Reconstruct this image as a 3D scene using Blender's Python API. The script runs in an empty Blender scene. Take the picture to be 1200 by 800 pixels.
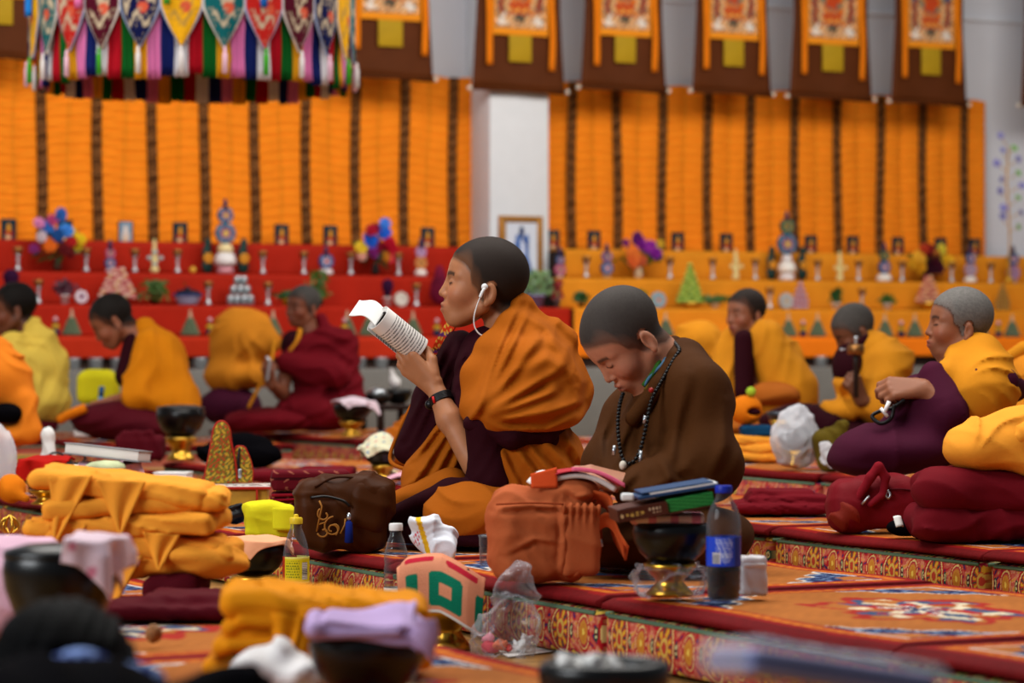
import bpy, bmesh, math, random
import numpy as np
from mathutils import Vector, Matrix

sc = bpy.context.scene
COL = sc.collection
rnd = random.Random(7)
PI = math.pi

# ------------------------------------------------------------------ camera, world, lights, exposure
F_PX, HOR, CAM_Z = 3333.0, 405.0, 0.63          # focal length in pixels of a 1200 px wide frame, horizon row, camera height
cam_d = bpy.data.cameras.new('camera'); cam = bpy.data.objects.new('camera', cam_d); COL.objects.link(cam)
cam_d.lens = 100.0; cam_d.sensor_width = 36.0
cam_d.shift_y = (HOR - 400.0) / 1200.0
cam.location = (0, 0, CAM_Z); cam.rotation_euler = (PI / 2, 0, 0)
cam_d.clip_end = 100
cam_d.dof.use_dof = True; cam_d.dof.focus_distance = 6.85; cam_d.dof.aperture_fstop = 4.0
sc.camera = cam
sc.view_settings.view_transform = 'Standard'; sc.view_settings.look = 'None'
sc.view_settings.exposure = 0.0; sc.view_settings.gamma = 1.0; sc.view_settings.use_curve_mapping = False
sc.cycles.use_denoising = True
sc.cycles.max_bounces = 6; sc.cycles.transparent_max_bounces = 10
sc.cycles.caustics_reflective = False; sc.cycles.caustics_refractive = False
wd = bpy.data.worlds.new('hall_air'); sc.world = wd; wd.use_nodes = True
wd.node_tree.nodes['Background'].inputs[0].default_value = (0.80, 0.88, 1.0, 1)
wd.node_tree.nodes['Background'].inputs[1].default_value = 0.15

def area(name, loc, rot, size, power, col=(1, 1, 1)):
    l = bpy.data.lights.new(name, 'AREA'); l.shape = 'RECTANGLE'; l.size, l.size_y = size
    l.energy = power; l.color = col
    o = bpy.data.objects.new(name, l); o.location = loc; o.rotation_euler = rot; COL.objects.link(o)
    return o
area('skylight_over_rows', (0.2, 7.4, 4.4), (math.radians(-6), 0, 0), (5.5, 4.5), 390, (1.0, 0.96, 0.90))
area('fill_light_side', (-4.8, 2.2, 3.2), Vector((4.6, 4.4, -2.6)).to_track_quat('-Z', 'Y').to_euler(), (3, 2.2), 300, (0.93, 0.97, 1.0))  # added frontal fill from the near left, not an actual window
area('altar_lights', (0.5, 13.1, 4.2), (math.radians(38), 0, math.radians(26.5)), (11, 1.6), 430, (1.0, 0.95, 0.88))

# ------------------------------------------------------------------ room axes: a runs along the altar, r runs away along the seat rows
YR = math.radians(26.5)
AX = np.array([math.cos(YR), math.sin(YR)]); RX = np.array([-math.sin(YR), math.cos(YR)])
def W(u, t, z=0.0):
    return (u * AX[0] + t * RX[0], u * AX[1] + t * RX[1], z)
def at(px, py, d):                      # the place seen at a pixel, d metres away
    return ((px - 600) / F_PX * d, d, CAM_Z + (HOR - py) / F_PX * d)
def on(px, py, z):                      # the place seen at a pixel on a level surface of height z
    d = (CAM_Z - z) * F_PX / (py - HOR)
    return ((px - 600) / F_PX * d, d, z)
def uof(px, t):                         # place along the altar seen at a pixel column, t metres down the hall
    k = (px - 600) / F_PX
    return t * (RX[1] * k - RX[0]) / (AX[0] - AX[1] * k) if False else t * (0.4462 + 0.8949 * k) / (0.8949 - 0.4462 * k)
def dep(u, t): return u * AX[1] + t * RX[1]
def zof(py, d): return CAM_Z + (HOR - py) / F_PX * d
def at_t(px, py, t):
    u = uof(px, t); d = dep(u, t)
    return W(u, t, zof(py, d))

# ------------------------------------------------------------------ objects
def tag(o, label=None, cat=None, group=None, kind=None):
    if label: o['label'] = label
    if cat: o['category'] = cat
    if group: o['group'] = group
    if kind: o['kind'] = kind
    return o
def T(name, label, cat, loc=(0, 0, 0), rz=0.0, group=None):
    o = bpy.data.objects.new(name, None); o.empty_display_size = 0.1
    COL.objects.link(o); o.location = loc; o.rotation_euler = (0, 0, rz)
    return tag(o, label, cat, group)
def O(name, vf, mat, parent=None, smooth=True, loc=None, rz=None, rot=None, col=None, label=None):
    v, f = vf
    me = bpy.data.meshes.new(name)
    if isinstance(f, np.ndarray):
        n = len(f); k = f.shape[1]
        me.vertices.add(len(v)); me.vertices.foreach_set('co', np.asarray(v, np.float32).ravel())
        me.loops.add(n * k); me.loops.foreach_set('vertex_index', f.astype(np.int32).ravel())
        me.polygons.add(n); me.polygons.foreach_set('loop_start', np.arange(0, n * k, k, dtype=np.int32))
        me.update(calc_edges=True)
    else:
        me.from_pydata([tuple(map(float, p)) for p in v], [], [tuple(map(int, q)) for q in f])
    if smooth: me.polygons.foreach_set('use_smooth', np.ones(len(me.polygons), bool))
    if smooth == 'auto':
        try: me.set_sharp_from_angle(angle=math.radians(40))
        except Exception: pass
    if col is not None:
        P = np.array([x for x in v], np.float64) if not isinstance(v, np.ndarray) else v
        c = col(P) if callable(col) else np.broadcast_to(np.asarray(col, float), (len(P), 3))
        ca = me.color_attributes.new('tint', 'FLOAT_COLOR', 'POINT')
        ca.data.foreach_set('color', np.concatenate([c, np.ones((len(P), 1))], 1).astype(np.float32).ravel())
    if mat: me.materials.append(mat)
    o = bpy.data.objects.new(name, me); COL.objects.link(o)
    if parent: o.parent = parent
    if loc is not None: o.location = loc
    if rz is not None: o.rotation_euler = (0, 0, rz)
    if rot is not None: o.rotation_euler = rot
    if label: o['label'] = label
    return o
def dup(root, loc, rz=None, label=None, name=None):
    r = root.copy(); COL.objects.link(r); r.location = loc
    if rz is not None: r.rotation_euler = (0, 0, rz)
    if label: r['label'] = label
    for ch in list(root.children):
        c = ch.copy(); COL.objects.link(c); c.parent = r
        for g in ch.children:
            e = g.copy(); COL.objects.link(e); e.parent = c
    return r

# ------------------------------------------------------------------ mesh shapes -> (verts, faces)
def join(*vfs):
    V, Fc, n = [], [], 0
    for v, f in vfs:
        V.extend([tuple(p) for p in v]); Fc.extend([tuple(int(i) + n for i in q) for q in f]); n += len(v)
    return V, Fc
def xf(vf, loc=(0, 0, 0), rot=(0, 0, 0), s=1.0):
    M = np.array(Matrix.LocRotScale(Vector(loc), Matrix.Identity(3).to_quaternion(), None))
    from mathutils import Euler
    R = np.array(Euler(rot).to_matrix())
    v = np.asarray(vf[0], float) * np.asarray(s) @ R.T + np.asarray(loc)
    return (v if isinstance(vf[1], np.ndarray) else [tuple(p) for p in v]), vf[1]
def lathe(prof, n=24, squash=(1, 1)):
    V, Fc = [], []
    for r, z in prof:
        for k in range(n):
            a = 2 * PI * k / n
            V.append((r * math.cos(a) * squash[0], r * math.sin(a) * squash[1], z))
    for i in range(len(prof) - 1):
        for k in range(n):
            b = (k + 1) % n
            Fc.append((i * n + k, i * n + b, (i + 1) * n + b, (i + 1) * n + k))
    Fc.append(tuple(reversed(range(n)))); m = (len(prof) - 1) * n
    Fc.append(tuple(range(m, m + n)))
    return V, Fc
def box(c, h, bev=0.0, seg=2):
    bm = bmesh.new(); bmesh.ops.create_cube(bm, size=2.0)
    for v in bm.verts: v.co = Vector((v.co.x * h[0] + c[0], v.co.y * h[1] + c[1], v.co.z * h[2] + c[2]))
    if bev: bmesh.ops.bevel(bm, geom=bm.edges[:], offset=bev, segments=seg, affect='EDGES', profile=0.5)
    bm.verts.index_update()
    r = [tuple(v.co) for v in bm.verts], [tuple(v.index for v in f.verts) for f in bm.faces]
    bm.free(); return r
def tube(path, rad, n=8, closed=False):
    P = np.asarray(path, float); m = len(P)
    R = np.broadcast_to(np.asarray(rad, float), (m,))
    tan = np.roll(P, -1, 0) - np.roll(P, 1, 0) if closed else np.gradient(P, axis=0)
    tan /= np.linalg.norm(tan, axis=1)[:, None] + 1e-9
    up = np.array([0, 0, 1.0]) if abs(tan[0, 2]) < 0.9 else np.array([1.0, 0, 0])
    V = []
    for i in range(m):
        x = np.cross(up, tan[i]); x /= np.linalg.norm(x) + 1e-9
        y = np.cross(tan[i], x); up = y
        for k in range(n):
            a = 2 * PI * k / n
            V.append(tuple(P[i] + R[i] * (math.cos(a) * x + math.sin(a) * y)))
    Fc = []
    for i in range(m if closed else m - 1):
        j = (i + 1) % m
        for k in range(n):
            b = (k + 1) % n
            Fc.append((i * n + k, i * n + b, j * n + b, j * n + k))
    if not closed:
        Fc.append(tuple(reversed(range(n)))); Fc.append(tuple(range((m - 1) * n, m * n)))
    return V, Fc
def sheet(fn, nu, nv, th=0.003):
    """cloth: fn(u, v) -> (.., 3) for u, v in 0..1; given a real thickness"""
    u, v = np.meshgrid(np.linspace(0, 1, nu), np.linspace(0, 1, nv), indexing='ij')
    P = np.asarray(fn(u, v), float)
    du = np.gradient(P, axis=0); dv = np.gradient(P, axis=1)
    N = np.cross(du, dv); N /= np.linalg.norm(N, axis=2)[..., None] + 1e-9
    A = (P + N * th / 2).reshape(-1, 3); B = (P - N * th / 2).reshape(-1, 3)
    idx = np.arange(nu * nv).reshape(nu, nv); n = nu * nv
    q = np.stack([idx[:-1, :-1], idx[1:, :-1], idx[1:, 1:], idx[:-1, 1:]], -1).reshape(-1, 4)
    Fs = [q, q[:, ::-1] + n]
    for e in (idx[:, 0], idx[-1, :], idx[::-1, -1], idx[0, ::-1]):
        Fs.append(np.stack([e[:-1] + n, e[1:] + n, e[1:], e[:-1]], -1))
    return np.concatenate([A, B]), np.concatenate(Fs)
def prism(pts, th, axis='y'):
    """outline (x, z) given a depth along y"""
    n = len(pts); V = [(x, -th / 2, z) for x, z in pts] + [(x, th / 2, z) for x, z in pts]
    Fc = [tuple(range(n)), tuple(reversed(range(n, 2 * n)))]
    for i in range(n):
        j = (i + 1) % n; Fc.append((j, i, i + n, j + n))
    return V, Fc
def ball(c, r, n=12, m=8, noise=0.0, rs=None):
    V = [(c[0], c[1], c[2] + (r if np.isscalar(r) else r[2]))]
    rr = (r, r, r) if np.isscalar(r) else r
    for i in range(1, m):
        th = PI * i / m
        for k in range(n):
            a = 2 * PI * k / n; q = 1 + (rs.uniform(-noise, noise) if rs else 0)
            V.append((c[0] + rr[0] * q * math.sin(th) * math.cos(a), c[1] + rr[1] * q * math.sin(th) * math.sin(a), c[2] + rr[2] * q * math.cos(th)))
    V.append((c[0], c[1], c[2] - rr[2])); Fc = []
    for k in range(n): Fc.append((0, 1 + k, 1 + (k + 1) % n))
    for i in range(m - 2):
        for k in range(n):
            b = (k + 1) % n; s = 1 + i * n
            Fc.append((s + k, s + n + k, s + n + b, s + b))
    s = 1 + (m - 2) * n; e = len(V) - 1
    for k in range(n): Fc.append((s + k, e, s + (k + 1) % n))
    return V, Fc

# ------------------------------------------------------------------ implicit bodies: smooth unions of round limbs and pads, meshed by surface nets
def smin(a, b, k):
    if k <= 0: return np.minimum(a, b)
    h = np.clip(0.5 + 0.5 * (b - a) / k, 0, 1)
    return b + (a - b) * h - k * h * (1 - h)
def rotm(rx=0, ry=0, rz=0):
    from mathutils import Euler
    return np.array(Euler((math.radians(rx), math.radians(ry), math.radians(rz))).to_matrix())
def sd_c(P, a, b, ra, rb):
    a = np.asarray(a, np.float32); b = np.asarray(b, np.float32)
    ba = b - a; pa = P - a
    h = np.clip(pa @ ba / (ba @ ba + 1e-12), 0, 1)
    return np.linalg.norm(pa - h[:, None] * ba, axis=1) - (ra + (rb - ra) * h)
def sd_e(P, c, r, R=None):
    q = P - np.asarray(c, np.float32)
    if R is not None: q = q @ np.asarray(R, np.float32)
    r = np.asarray(r, np.float32)
    k0 = np.linalg.norm(q / r, axis=1); k1 = np.linalg.norm(q / (r * r), axis=1)
    return k0 * (k0 - 1) / (k1 + 1e-9)
def sd_b(P, c, h, rd, R=None):
    q = P - np.asarray(c, np.float32)
    if R is not None: q = q @ np.asarray(R, np.float32)
    q = np.abs(q) - (np.asarray(h, np.float32) - rd)
    return np.linalg.norm(np.maximum(q, 0), axis=1) + np.minimum(q.max(1), 0) - rd
def field(parts, fold=None, cuts=()):
    """parts: (op, args..., k); op 'c' limb, 'e' pad, 'b' rounded slab; a leading '-' carves"""
    def f(P):
        P = P.astype(np.float32); d = None
        for p in parts:
            op = p[0].lstrip('-')
            k = p[-1]; a = p[1:-1]
            e = sd_c(P, *a) if op == 'c' else sd_e(P, *a) if op == 'e' else sd_b(P, *a)
            if d is None: d = e
            elif p[0][0] == '-': d = -smin(-d, e, k)
            else: d = smin(d, e, k)
        if fold is not None: d = d - fold(P)
        for n, c, k in cuts:
            d = -smin(-d, -(P @ np.asarray(n, np.float32) - c), k)
        return d
    return f
_CR = np.array([(i, j, k) for i in (0, 1) for j in (0, 1) for k in (0, 1)])
_ED = [(a, b) for a in range(8) for b in range(a + 1, 8) if np.abs(_CR[a] - _CR[b]).sum() == 1]
def net(f, lo, hi, h, slack=0.02):
    lo = np.asarray(lo, float); hi = np.asarray(hi, float); B = 8
    nb = np.ceil((hi - lo) / (B * h)).astype(int)
    bi = np.stack(np.meshgrid(*[np.arange(n) for n in nb], indexing='ij'), -1).reshape(-1, 3)
    cen = lo + (bi + 0.5) * B * h
    dc = np.concatenate([f(cen[i:i + 200000]) for i in range(0, len(cen), 200000)])
    act = bi[np.abs(dc) < 0.87 * B * h * 1.35 + slack]
    loc = np.stack(np.meshgrid(*[np.arange(B + 1)] * 3, indexing='ij'), -1).reshape(-1, 3)
    cells = np.stack(np.meshgrid(*[np.arange(B)] * 3, indexing='ij'), -1).reshape(-1, 3)
    cidx = np.stack([((cells + c) @ np.array([(B + 1) ** 2, B + 1, 1])) for c in _CR], -1)
    ids, vs, cv = [], [], []
    for s in range(0, len(act), 600):
        ab = act[s:s + 600]
        g = ab[:, None, :] * B + loc[None]
        val = f((lo + g.reshape(-1, 3) * h)).reshape(len(ab), -1)
        c8 = val[:, cidx].reshape(-1, 8)
        neg = c8 < 0; mix = neg.any(1) & ~neg.all(1)
        if not mix.any(): continue
        gc = (ab[:, None, :] * B + cells[None]).reshape(-1, 3)[mix]; c8 = c8[mix]
        acc = np.zeros((len(c8), 3)); cnt = np.zeros(len(c8))
        for a, b in _ED:
            va, vb = c8[:, a], c8[:, b]; m = (va < 0) != (vb < 0)
            t = np.where(m, va / np.where(m, va - vb, 1), 0)
            acc += m[:, None] * (_CR[a] + t[:, None] * (_CR[b] - _CR[a])); cnt += m
        ids.append(gc); vs.append(lo + (gc + acc / cnt[:, None]) * h); cv.append(c8)
    gc = np.concatenate(ids); V = np.concatenate(vs); c8 = np.concatenate(cv)
    D = nb * B + 2; key = (gc[:, 0] * D[1] + gc[:, 1]) * D[2] + gc[:, 2]
    o = np.argsort(key); ks = key[o]; V = V[o]; gc = gc[o]; c8 = c8[o]
    st = np.array([D[1] * D[2], D[2], 1]); Q = []
    def look(k):
        i = np.clip(np.searchsorted(ks, k), 0, len(ks) - 1); return i, ks[i] == k
    corner = {0: 4, 1: 2, 2: 1}
    for ax in range(3):
        b1, b2 = (ax + 1) % 3, (ax + 2) % 3
        n0, n1 = c8[:, 0] < 0, c8[:, corner[ax]] < 0
        m = n0 != n1; k = ks[m]
        i1, o1 = look(k - st[b1]); i2, o2 = look(k - st[b2]); i3, o3 = look(k - st[b1] - st[b2])
        ok = o1 & o2 & o3; i0 = np.nonzero(m)[0]
        q = np.stack([i0, i1, i3, i2], -1)[ok]
        fl = ~n0[m][ok]
        q[fl] = q[fl][:, ::-1]; Q.append(q)
    return V, np.concatenate(Q)
def bbox(parts, pad=0.03):
    lo, hi = np.full(3, 9e9), np.full(3, -9e9)
    for p in parts:
        if p[0][0] == '-': continue
        if p[0] == 'c': pts = [(np.array(p[1]), p[3]), (np.array(p[2]), p[4])]
        else: pts = [(np.array(p[1]), max(p[2]) * (1.0 if len(p) <= 4 or p[0] == 'e' else 1.2))]
        for c, r in pts: lo = np.minimum(lo, c - r); hi = np.maximum(hi, c + r)
    return lo - pad, hi + pad
def blob(parts, h=0.006, fold=None, cuts=(), pad=0.03, slack=0.02):
    lo, hi = bbox(parts, pad)
    return net(field(parts, fold, cuts), lo, hi, h, slack)
# cloth folds: ridges that fan out from a gathered point, or run along a direction
def fan(c, u, v, n, amp, r0=0.05, r1=0.5, seed=0, sharp=1.5):
    c, u, v = [np.asarray(q, np.float32) for q in (c, u, v)]; rs = np.random.RandomState(seed)
    ph = rs.uniform(0, 6.28, 4)
    def g(P):
        q = P - c; x = q @ u; y = q @ v; r = np.sqrt(x * x + y * y) + 1e-6
        a = np.arctan2(y, x) + 0.25 * np.sin(r * 9 + ph[0]) + 0.12 * np.sin(r * 23 + ph[1])
        s = np.sin(0.5 * n * a + ph[2] + 1.1 * np.sin(a * n * 0.37 + ph[3]))
        w = np.clip((r - r0) / 0.08, 0, 1) * np.clip((r1 - r) / 0.15, 0, 1)
        return amp * 1.5 * w * ((1 - np.abs(s)) ** sharp - 0.30) * (0.7 + 0.3 * np.sin(a * 5 + ph[1]))
    return g
def run(dirn, wl, amp, seed=0, warp=0.06, sharp=1.4, mask=None):
    dirn = np.asarray(dirn, np.float32); dirn = dirn / np.linalg.norm(dirn)
    rs = np.random.RandomState(seed); k = rs.uniform(4, 11, (3, 3)); ph = rs.uniform(0, 6.28, 6)
    def g(P):
        s = P @ dirn + warp * (np.sin(P @ k[0] + ph[0]) * 0.6 + np.sin(P @ (k[1] * 1.7) + ph[1]) * 0.3)
        w = np.sin(s * 3.1416 / wl + ph[2]) * 0.65 + np.sin(s * 3.1416 / wl * 1.73 + ph[3]) * 0.35
        m = 0.65 + 0.35 * np.sin(P @ k[2] + ph[4])
        o = amp * 1.5 * m * ((1 - np.abs(w)) ** sharp - 0.30)
        return o * mask(P) if mask is not None else o
    return g
def ridges(lines, ymin=None):
    """single drawn folds: polylines seen from the side (x, z), each with a height and a width"""
    L_ = [(np.asarray(p, np.float32)[:, [0, 2]], a, w) for p, a, w in lines]
    def g(P):
        Q = P[:, [0, 2]]; o = np.zeros(len(P), np.float32)
        for pts, amp, wd in L_:
            best = np.full(len(P), 9.0, np.float32); sg = np.zeros(len(P), np.float32); tt = np.zeros(len(P), np.float32); n = len(pts) - 1
            for i in range(n):
                a, b = pts[i], pts[i + 1]; ba = b - a; pa = Q - a; h = np.clip(pa @ ba / (ba @ ba), 0, 1); r = pa - h[:, None] * ba; e = np.hypot(r[:, 0], r[:, 1]); m = e < best
                best = np.where(m, e, best); sg = np.where(m, np.sign(ba[0] * pa[:, 1] - ba[1] * pa[:, 0]), sg); tt = np.where(m, (i + h) / n, tt)
            e = best * sg; env = np.sin(np.clip(tt, .04, .96) * 3.1416) ** .5
            o += amp * env * (np.exp(-(best / wd) ** 2) - 0.75 * np.exp(-((e + 1.5 * wd) / wd) ** 2))
        if ymin is not None: o = o * np.clip((P[:, 1] - ymin) / .04, 0, 1)
        return o
    return g
def crumple(amp, scale, seed, n=7):
    rs = np.random.RandomState(seed); K = rs.normal(0, 1, (n, 3)); K /= np.linalg.norm(K, axis=1)[:, None]; w = rs.uniform(.7, 1.6, n) * 3.1416 / scale; ph = rs.uniform(0, 6.28, n)
    def g(P):
        o = 0; q = P + .25 * scale * np.sin(P[:, [1, 2, 0]] * (4.0 / scale) + ph[:3])
        for i in range(n): o = o + np.abs(np.sin(q @ K[i] * w[i] + ph[i]))
        return amp * 4.0 * (.60 - o / n)
    return g
def folds(*fs):
    return lambda P: sum(f(P) for f in fs)

# ------------------------------------------------------------------ materials
def lin(h):
    if not isinstance(h, str): return tuple(h)
    h = h.lstrip('#'); c = [int(h[i:i + 2], 16) / 255 for i in (0, 2, 4)]
    return tuple(x / 12.92 if x <= 0.04045 else ((x + 0.055) / 1.055) ** 2.4 for x in c)
def L(h): return np.array(lin(h))
_mats = {}
def M(name, color=None, rough=0.8, metal=0.0, var=0.0, vs=12.0, bump=0.0, bs=300.0, sheen=0.0, spec=0.3, tint=False, trans=0.0, ior=1.45, coat=0.0, alpha=1.0, sub=0.0):
    if name in _mats: return _mats[name]
    m = bpy.data.materials.new(name); m.use_nodes = True; nt = m.node_tree; N = nt.nodes; Lk = nt.links
    b = N['Principled BSDF']
    b.inputs['Roughness'].default_value = rough; b.inputs['Metallic'].default_value = metal
    b.inputs['Specular IOR Level'].default_value = spec; b.inputs['IOR'].default_value = ior
    b.inputs['Transmission Weight'].default_value = trans; b.inputs['Coat Weight'].default_value = coat
    b.inputs['Alpha'].default_value = alpha
    if sheen:
        b.inputs['Sheen Weight'].default_value = sheen; b.inputs['Sheen Roughness'].default_value = 0.5
    if sub:
        b.inputs['Subsurface Weight'].default_value = sub; b.inputs['Subsurface Radius'].default_value = (0.012, 0.005, 0.003)
        b.inputs['Subsurface Scale'].default_value = 0.6
    tc = N.new('ShaderNodeTexCoord')
    if tint:
        src = N.new('ShaderNodeVertexColor'); src.layer_name = 'tint'; out = src.outputs[0]
    else:
        src = N.new('ShaderNodeRGB'); src.outputs[0].default_value = (*lin(color), 1); out = src.outputs[0]
    if var:
        n = N.new('ShaderNodeTexNoise'); n.inputs['Scale'].default_value = vs; n.inputs['Detail'].default_value = 4
        Lk.new(tc.outputs['Object'], n.inputs['Vector'])
        mr = N.new('ShaderNodeMapRange'); mr.inputs['From Min'].default_value = 0.3; mr.inputs['From Max'].default_value = 0.7
        mr.inputs['To Min'].default_value = 1 - var; mr.inputs['To Max'].default_value = 1 + var
        Lk.new(n.outputs[0], mr.inputs[0])
        mx = N.new('ShaderNodeMix'); mx.data_type = 'RGBA'; mx.blend_type = 'MULTIPLY'; mx.inputs[0].default_value = 1
        Lk.new(out, mx.inputs[6]); Lk.new(mr.outputs[0], mx.inputs[7]); out = mx.outputs[2]
    Lk.new(out, b.inputs['Base Color'])
    if bump:
        n2 = N.new('ShaderNodeTexNoise'); n2.inputs['Scale'].default_value = bs; n2.inputs['Detail'].default_value = 3
        Lk.new(tc.outputs['Object'], n2.inputs['Vector'])
        bp = N.new('ShaderNodeBump'); bp.inputs['Strength'].default_value = bump; bp.inputs['Distance'].default_value = 0.004
        Lk.new(n2.outputs[0], bp.inputs['Height']); Lk.new(bp.outputs[0], b.inputs['Normal'])
    _mats[name] = m
    return m
def cloth(name, color, var=0.08, rough=0.85, bump=0.12, bs=120, **k):
    return M(name, color, rough=rough, var=var, vs=9, bump=bump, bs=bs, sheen=0.0, spec=k.pop('spec', 0.4), ior=k.pop('ior', 1.2), **k)
C_SAFF = cloth('saffron_cotton', '#A2540D'); C_SAFF2 = cloth('bright_saffron_cotton', '#EA9830'); C_AMBER = cloth('amber_cotton', '#C8801A')
C_YEL = cloth('pale_yellow_cotton', '#D2B24A'); C_MAR = cloth('maroon_wool', '#4C0814'); C_DMAR = cloth('dark_plum_wool', '#2A060F')
C_RED = cloth('crimson_wool', '#640A16'); C_BRN = cloth('brown_cotton', '#43240A'); C_ORG = cloth('orange_cotton', '#D8740F')
C_PINK = cloth('pink_terry', '#E2B6C9', bump=0.5, bs=400); C_LAV = cloth('lavender_terry', '#BBA0CC', bump=0.5, bs=400)
C_WHITE = cloth('white_cotton', '#D8D4D2'); C_TERRA = cloth('terracotta_canvas', '#AA5630'); C_BLACK = cloth('black_cotton', '#08070A', ior=1.06)
C_PLUM = cloth('plum_wool', '#401026'); C_TINT = cloth('patterned_cloth', None, tint=True, var=0.05); C_LEM = cloth('lemon_cotton', '#D6CB1E')
M_BRASS = M('polished_brass', '#D1A03A', rough=0.28, metal=1.0, var=0.15); M_LACQ = M('black_lacquer', '#050505', rough=0.30, spec=0.45)
M_SILV = M('tin_silver', '#B8BDC2', rough=0.32, metal=0.9); M_WHITE = M('white_paint', '#DADDE4', rough=0.7, var=0.03)
M_PAPER = M('white_paper', '#E0DEDA', rough=0.75, var=0.03); M_TINT = M('painted_finish', None, tint=True, rough=0.6); M_GLOSS = M('glossy_printed', None, tint=True, rough=0.25, spec=0.5)
M_GOLD = M('gold_thread', '#C9962E', rough=0.45, metal=0.5); M_DARK = M('dark_plastic', '#0E0E10', rough=0.35); M_WPL = M('white_plastic', '#E6E6E6', rough=0.35)
M_CLEAR = M('clear_plastic', '#FFFFFF', rough=0.05, trans=1.0, ior=1.25, spec=0.5)
ORD = ['first', 'second', 'third', 'fourth', 'fifth', 'sixth', 'seventh', 'eighth', 'ninth', 'tenth', 'eleventh', 'twelfth', 'thirteenth', 'fourteenth', 'fifteenth', 'sixteenth']
# ================================================================== the hall
ROOM = dict(loc=(0, 0, 0), rz=YR)             # verts given as (along altar u, down the hall t, height z)
TW, TP = 16.50, 16.15                          # back wall, pillar front
def wood_mat():
    m = M('floor_planks', '#9C7440', rough=0.35, var=0.18, vs=3); nt = m.node_tree; N = nt.nodes
    w = N.new('ShaderNodeTexBrick'); w.inputs['Scale'].default_value = 1.0; w.inputs['Brick Width'].default_value = 1.2; w.inputs['Row Height'].default_value = 0.11
    w.inputs['Mortar Size'].default_value = 0.004; w.inputs['Color1'].default_value = (*lin('#A97F48'), 1); w.inputs['Color2'].default_value = (*lin('#8C6636'), 1); w.inputs['Mortar'].default_value = (*lin('#4A321A'), 1)
    tc = [n for n in N if n.type == 'TEX_COORD'][0]; nt.links.new(tc.outputs['Object'], w.inputs['Vector'])
    mx = [n for n in N if n.type == 'MIX'][0]; nt.links.new(w.outputs['Color'], mx.inputs[6])
    return m
tag(O('floor', box((5.0, 8.0, -0.05), (13.0, 9.0, 0.05)), wood_mat(), smooth=False, **ROOM), kind='structure')
tag(O('wall_back', box((5.0, TW + 0.1, 2.0), (13.0, 0.1, 2.1)), M('wall_paint', '#D4D6DE', rough=0.75, var=0.04, vs=2), smooth=False, **ROOM), kind='structure')
up0, up1 = uof(574, TP), uof(643, TP)
tag(O('trim_1', box((5.0, TW - 0.012, zof(8, dep(uof(900, TW), TW))), (13.0, 0.012, 0.012)), M_WHITE, smooth=False, **ROOM), kind='structure')
pl = O('pillar', box(((up0 + up1) / 2, (TP + TW) / 2, 2.0), ((up1 - up0) / 2, (TW - TP) / 2, 2.1), 0.006), M('pillar_paint', '#D9DDE2', rough=0.7, var=0.02), **ROOM)
tag(pl, kind='structure')

# ---- pleated orange hangings with brown bands
def hanging(name, label, p0, p1, bands, ztop, seed):
    t0 = TW - 0.075; u0, u1 = uof(p0, t0), uof(p1, t0)
    zb = 1.16; root = T(name, label, 'curtain', W((u0 + u1) / 2, t0, zb), YR)
    ub = [uof(b, t0) for b in bands]; uc = (u0 + u1) / 2; rs = np.random.RandomState(seed)
    nu, nv = int((u1 - u0) / 0.014), 120
    def fn(u, v):
        U = u0 + (u1 - u0) * u; Z = zb + (ztop - zb) * v
        cell = np.zeros_like(U)
        for i in range(len(ub) - 1): cell += np.where((U >= ub[i]) & (U < ub[i + 1]), i, 0)
        a = 0.0065 * np.sin(Z * 6.283 / 0.034 + 1.2 * np.sin(U * 13 + cell * 2.1) + 0.8 * np.sin(U * 31 + cell)) + 0.004 * np.sin(Z * 6.283 / 0.057 + 2 * np.sin(U * 9 + 1))
        puff = np.zeros_like(U)
        for i in range(len(ub) - 1):
            w = ub[i + 1] - ub[i]; q = (U - ub[i]) / w
            puff += np.where((q >= 0) & (q < 1), np.abs(np.sin(2 * PI * q)) ** 0.6, 0) * 0.02
        drop = 0.006 * np.sin(U * 24 + 1) * v ** 6
        return np.stack([U - uc, -a - puff, Z - zb + drop], -1)
    def tint(P):
        U = P[:, 0] + uc; c = np.tile(L('#F0881C'), (len(P), 1))
        for i in range(len(ub) - 1):
            m = (ub[i] + ub[i + 1]) / 2 + 0.01 * np.sin(P[:, 2] * 5 + i)
            g = np.exp(-((U - m) / 0.012) ** 2)[:, None] * 0.45
            c = c * (1 - g) + L('#B9761A') * g
        s = (np.sin(P[:, 2] * 6.283 / 0.034 + 3 * np.sin(U * 11)) * 0.5 + 0.5)[:, None]
        return c * (0.90 + 0.14 * s)
    O('pleated_cloth', sheet(fn, nu, nv, 0.006), C_TINT, root, col=tint)
    for i, b in enumerate(ub):
        ph = rs.uniform(0, 6)
        def bf(u, v):
            Z = (ztop - zb) * v
            return np.stack([b - uc + (u - 0.5) * 0.064 + 0.008 * np.sin(Z * 4 + ph), -0.026 - 0.004 * np.sin(Z * 90 + ph) - 0.004 * np.sin(u * PI), Z], -1)
        def bt(P):
            n = np.sin(P[:, 2] * 230 + 3 * np.sin(P[:, 0] * 160)) * np.sin(P[:, 0] * 330 + P[:, 2] * 40)
            return np.where((n > 0.25)[:, None], L('#8A5A30'), L('#45260F'))
        O('brown_band', sheet(bf, 8, 150, 0.005), C_TINT, root, col=bt)
    return root
hanging('curtain', 'long pleated orange hanging with brown bands above the red altar', -90, 556, [-76, -14, 47, 113, 177, 238, 297, 357, 415, 472, 529], 2.34, 1)
hanging('curtain', 'pleated orange hanging with brown bands between the pillar and the flowering branch', 640, 1154, [668, 721, 774, 827, 877, 929, 979, 1029, 1079, 1128], 2.35, 2)

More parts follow.
